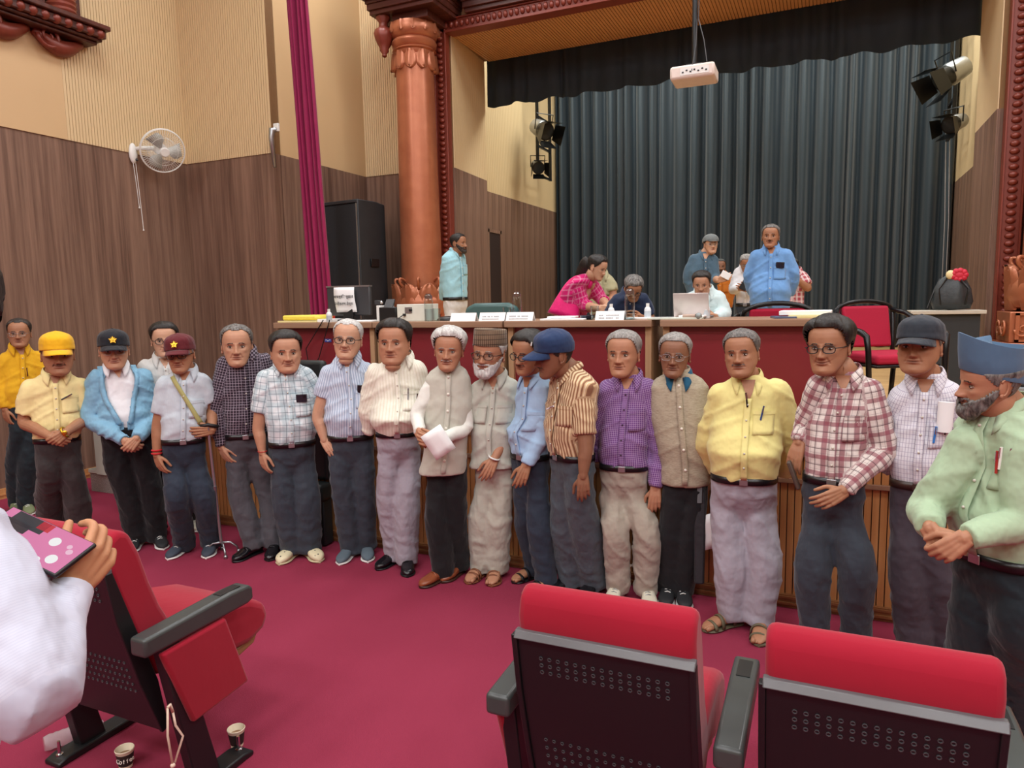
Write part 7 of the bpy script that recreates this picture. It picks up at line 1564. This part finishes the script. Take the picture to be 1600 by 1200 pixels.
q = MB(); q.tube([(.0, 0, -.06), (.004, 0, .075)], [.030, .032], 18, flat=.45); obj('roll', q, M_paper, t, smooth=40)
# black bag
c = world_of(P['f15'], P['f15']['L'](1093, 800, .02)); bgx = thing('shoulder_bag', 'narrow black bag hanging beside the man in the beige waistcoat', 'bag', (c[0], c[1], 0), P['f15']['root'].rotation_euler[2]); q = MB()
q.prism([(-.028, .16), (.03, .16), (.036, .62), (.03, .80), (-.012, .82), (-.03, .62)], 'y', -.04, .05); obj('bag_body', q, plain('black_nylon', '2f3538', .5), bgx, bevel=.012); q = MB(); q.tube([(-.01, 0, .80), (-.03, .01, 1.05), (-.05, .0, 1.35)], .008, 6, flat=.5); obj('strap', q, M_black, bgx)
q = MB(); q.box((-.002, -.045, .70), (.028, .008, .11)); obj('tag', q, plain('grey_tag', '70797c', .3), bgx, bevel=.003)
# pens and phones in pockets
pocket_item(P['f2'], 'pen', 'black pen clipped in the pocket of the pale yellow shirt', .07, .045, 1.1, '1b1b1f')
pocket_item(P['f7'], 'phone', 'small dark phone in the pocket of the aqua checked shirt', .085, .055, 0, '20232c'); pocket_item(P['f8'], 'phone', 'black phone sticking out of the blue striped shirt pocket', .085, .055, .06, '17191d')
pocket_item(P['f9'], 'pen', 'silver pen in the pocket of the cream shirt', .065, .04, .05, '9a9ca0'); pocket_item(P['f9'], 'pen', 'black pen at the pocket edge of the cream shirt', .120, .0, .08, '1b1b1f')
pocket_item(P['f13'], 'pen', 'white pen lying across the tan striped shirt pocket', -.02, .03, 1.2, 'e2e4e8'); pocket_item(P['f16'], 'pen', 'blue pen in the pocket of the lemon shirt', .075, .045, .2, '2c4a86')
pocket_item(P['f18'], 'pen', 'bright blue pen below the rolled paper', .055, .0, .1, '2f7fd0'); pocket_item(P['f18'], 'pen', 'black pen below the rolled paper', .10, .0, 1.0, '15161a')
pocket_item(P['f19'], 'pen', 'red pen in the green shirt pocket at the right', .060, .03, 0, 'a8322c'); pocket_item(P['f19'], 'pen', 'white pen in the green shirt pocket at the right', .072, .045, .05, 'ecebe4'); pocket_item(P['f19'], 'pen', 'black pen in the green shirt pocket at the right', .095, .05, .35, '15161a')
pocket_item(P['f6'], 'pen', 'white pen in the pocket of the plum checked shirt', .10, .045, 0, 'd8d8d8'); pocket_item(P['y'], 'pen', 'dark pin on the bright yellow shirt', .03, .06, 0, '5a2a1c'); pocket_item(Q['f'], 'phone', 'dark phone in the pocket of the mid-blue shirt', .08, .055, .06, '15182a')
pocket_item(P['f16'], 'pen', 'black cord hanging from the neck of the lemon shirt', -.01, .11, -.12, '101013')
for inf_, px_, py_, lb in ((Q['i'], 1163, 446, 'black phone held by the man in the white shirt on the stage'), (Q['g'], 1134, 430, 'white card held by the man in the flat cap')):
    c = world_of(inf_, inf_['L'](px_, py_, .30)); t = thing('mobile_phone' if 'phone' in lb else 'card', lb, 'phone' if 'phone' in lb else 'card', tuple(c), inf_['root'].rotation_euler[2]); q = MB(); q.box((0, 0, 0), (.075, .012, .10) if 'phone' in lb else (.10, .01, .07), M=Matrix.Rotation(.5, 4, 'Y')); obj('phone_case' if 'phone' in lb else 'card_face', q, M_black if 'phone' in lb else M_paper, t, bevel=.003)
c = world_of(P['f17'], P['f17']['L'](1240, 742, .04)); t = thing('spectacle_case', 'slim brown case held low by the man in the plaid shirt', 'case', tuple(c), P['f17']['root'].rotation_euler[2]); q = MB(); q.box((0, 0, 0), (.02, .05, .14), M=Matrix.Rotation(-.35, 4, 'Y')); obj('case_body', q, plain('brown_case', '4d4038', .5), t, bevel=.006)
# ------------------------------------------------------------------ the man with the phone in the left foreground
def WL(px, py, d):
    r = ray(px, py); return CAMP + r * (d / (r @ fwd))
fg0 = WL(-340, 700, 1.0); root = thing('person', 'blurred man in a white shirt at the lower left edge holding up a phone', 'person', (fg0[0], fg0[1], 0), 0); o0 = np.array((fg0[0], fg0[1], 0))
sh = WL(-75, 850, 1.02) - o0; el = WL(56, 1085, .96) - o0; wr = WL(110, 918, 1.09) - o0
q = MB(); tors = Torso([[np.array((0, 0, .95)) + (sh - sh) , .20, .13, .13], [np.array((0, 0, 1.2)), .22, .14, .14], [np.array((sh[0] * .3, sh[1] * .3, sh[2] - .06)), .22, .12, .13], [np.array((sh[0] * .1, sh[1] * .1, sh[2] + .03)), .20, .10, .11], [np.array((0, 0, sh[2] + .10)), .08, .07, .07]], .6)
arm = [sh, sh + (el - sh) * .5, el, el + (wr - el) * .55, wr - (wr - el) * .06]; rad = [.072, .076, .066, .044, .033]
tors.mesh(q, 32, 4); Pc = catmull(arm, 5); q.tube([tuple(p) for p in Pc], list(np.interp(np.linspace(0, 4, len(Pc)), range(5), rad)), 18); q.ball(tuple(sh), .074, 10)
S_fg = cloth('shirt_white_dobby', 'c4c8d8', [('v', .004, .4, 'b2b8cc', .4, 0)], .6, .03, .3)
garment('shirt', q, tors, [([np.array(a) for a in arm], rad)], S_fg, root, .009, .007, 5)
q = MB(); dW = _n(wr - el); q.tube([tuple(wr - dW * .075), tuple(wr - dW * .005)], [.0345, .0335], 20); obj('cuff', q, S_fg, root, smooth=40); patmesh(bpy.context.scene.collection.objects[-1]) if False else None
q = MB(); tipv = WL(160, 858, 1.125) - o0; limb(q, [wr - dW * .08, wr], [.028, .026], 12, 3, .8)
vdir = _n(tipv - wr); pn = _n(-right * .62 + fwd * .62 - down * .25); hand(q, wr - vdir * .005, vdir, pn, _n(-fwd * .8 - down * .6), .95, .86)
hm0 = MB(); V, F, N = remesh(q.v, q.f, .003, 1)
# head (outside the frame except its edge)
H = HeadShape(1.0, 1.0, .4, 0); hc_ = WL(-112, 500, 1.05) - o0; Mh = Matrix.Translation(Vector(hc_)) @ Matrix.Rotation(.9, 4, 'Z') @ Matrix.Rotation(.25, 4, 'X') @ Matrix.Scale(1.0, 4) @ Matrix.Translation((0, 0, -.118)); hv, hf_, tint = H.mesh(); A = np.array(Mh); hv = hv @ A[:3, :3].T + A[:3, 3]
nk = MB(); limb(nk, [np.array((0, 0, sh[2] + .02)), np.array(Mh @ Vector((0, .02, .0))), np.array(Mh @ Vector((0, .03, .06)))], [.07, .058, .055], 16, 3)
legm = MB(); legm.tube([(-.09, 0, .95), (-.1, 0, .5), (-.1, 0, .04)], [.10, .09, .08], 14); legm.tube([(.09, 0, .95), (.1, 0, .5), (.1, 0, .04)], [.10, .09, .08], 14); Tq = Torso([[np.array((0, 0, .8)), .18, .13, .13], [np.array((0, 0, 1.0)), .19, .125, .125]], .6); Tq.mesh(legm, 24, 3); V2, F2, N2 = remesh(legm.v, legm.f, .014, 2); vmesh('trousers', V2, F2, T_char, root)
for s_ in (-1, 1): q = MB(); q.box((s_ * .1, .06, .04), (.09, .27, .08)); obj('shoe', q, plain('black_shoe_leather', '17161a', .22), root, bevel=.03)
bv = [tuple(v) for v in hv] + nk.v; bf = [tuple(f) for f in hf_] + [tuple(i + len(hv) for i in f) for f in nk.f]; k0 = len(bv); bv += [tuple(v) for v in V]; bf += [tuple(i + k0 for i in f) for f in F]
tn = np.zeros((len(bv), 3)); tn[:len(tint)] = tint; vmesh('body', np.array(bv), bf, skin('skin_fg', 'b98562'), root, tint=tn)
v, f = H.shell(hair_mask(H, 'full'), .014, .3, 3); vmesh('hair', v, f, hairm('hair_black', *HAIR['black']), root, Mh)
# his phone
c0 = WL(48, 803, 1.12); c1 = WL(152, 850, 1.10); c2 = WL(80, 896, 1.04); ux = _n(c1 - c0); vy = (c2 - WL(150, 852, 1.1)); vy = _n(vy - ux * (vy @ ux)); nn = np.cross(ux, vy); cen = c1 - ux * .078 + vy * .040
Mp = Matrix(((ux[0], vy[0], nn[0], cen[0]), (ux[1], vy[1], nn[1], cen[1]), (ux[2], vy[2], nn[2], cen[2]), (0, 0, 0, 1)))
phn = thing('mobile_phone', 'phone held up at the lower left, its screen showing the red carpet', 'phone', tuple(cen)); phn.matrix_world = Mp
flipn = 1 if nn @ (CAMP - cen) > 0 else -1
q = MB(); q.box((0, 0, 0), (.160, .076, .008)); obj('phone_case', q, M_black, phn, bevel=.003)
def emis(name, col, s=0.9):
    m = bpy.data.materials.new(name); m.use_nodes = True; b = m.node_tree.nodes['Principled BSDF']; b.inputs['Base Color'].default_value = (0.02, 0.02, 0.02, 1); b.inputs['Emission Color'].default_value = lin(col); b.inputs['Emission Strength'].default_value = s; b.inputs['Roughness'].default_value = .1; return m
zf = .0045 * flipn
q = MB(); q.box((0, 0, zf), (.152, .070, .001)); scn = obj('screen', q, emis('screen_pink', 'e884b4'), phn)
for (x, y, w, h, c) in ((-.030, -.022, .06, .024, '2d3138'), (-.045, -.008, .05, .018, '3a3338'), (-.004, -.026, .022, .016, 'cf3040')): q = MB(); q.box((x, y, zf * 1.15), (w, h, .0008)); obj('screen_picture', q, emis('screen_' + c, c), phn)
for (x, y, r, c) in ((.030, -.010, .0085, 'ffffff'), (.052, .018, .0085, 'ffffff'), (.055, -.012, .004, 'f7c8de'), (.062, -.004, .005, 'f7c8de'), (.035, .028, .005, 'ffffff')): q = MB(); q.lathe([(r, -.0004), (r, .0004)], c=(x, y, zf * 1.2), n=16); obj('screen_button', q, emis('screen_b' + c, c), phn)
# text curves become meshes
dg = bpy.context.evaluated_depsgraph_get()
for o in [o for o in SC.objects if o.type == 'FONT']:
    me = bpy.data.meshes.new_from_object(o.evaluated_get(dg)); n = bpy.data.objects.new('lettering', me); COL.objects.link(n); n.parent = o.parent; n.matrix_local = o.matrix_local.copy() if o.parent else o.matrix_basis.copy()
    bpy.data.objects.remove(o)
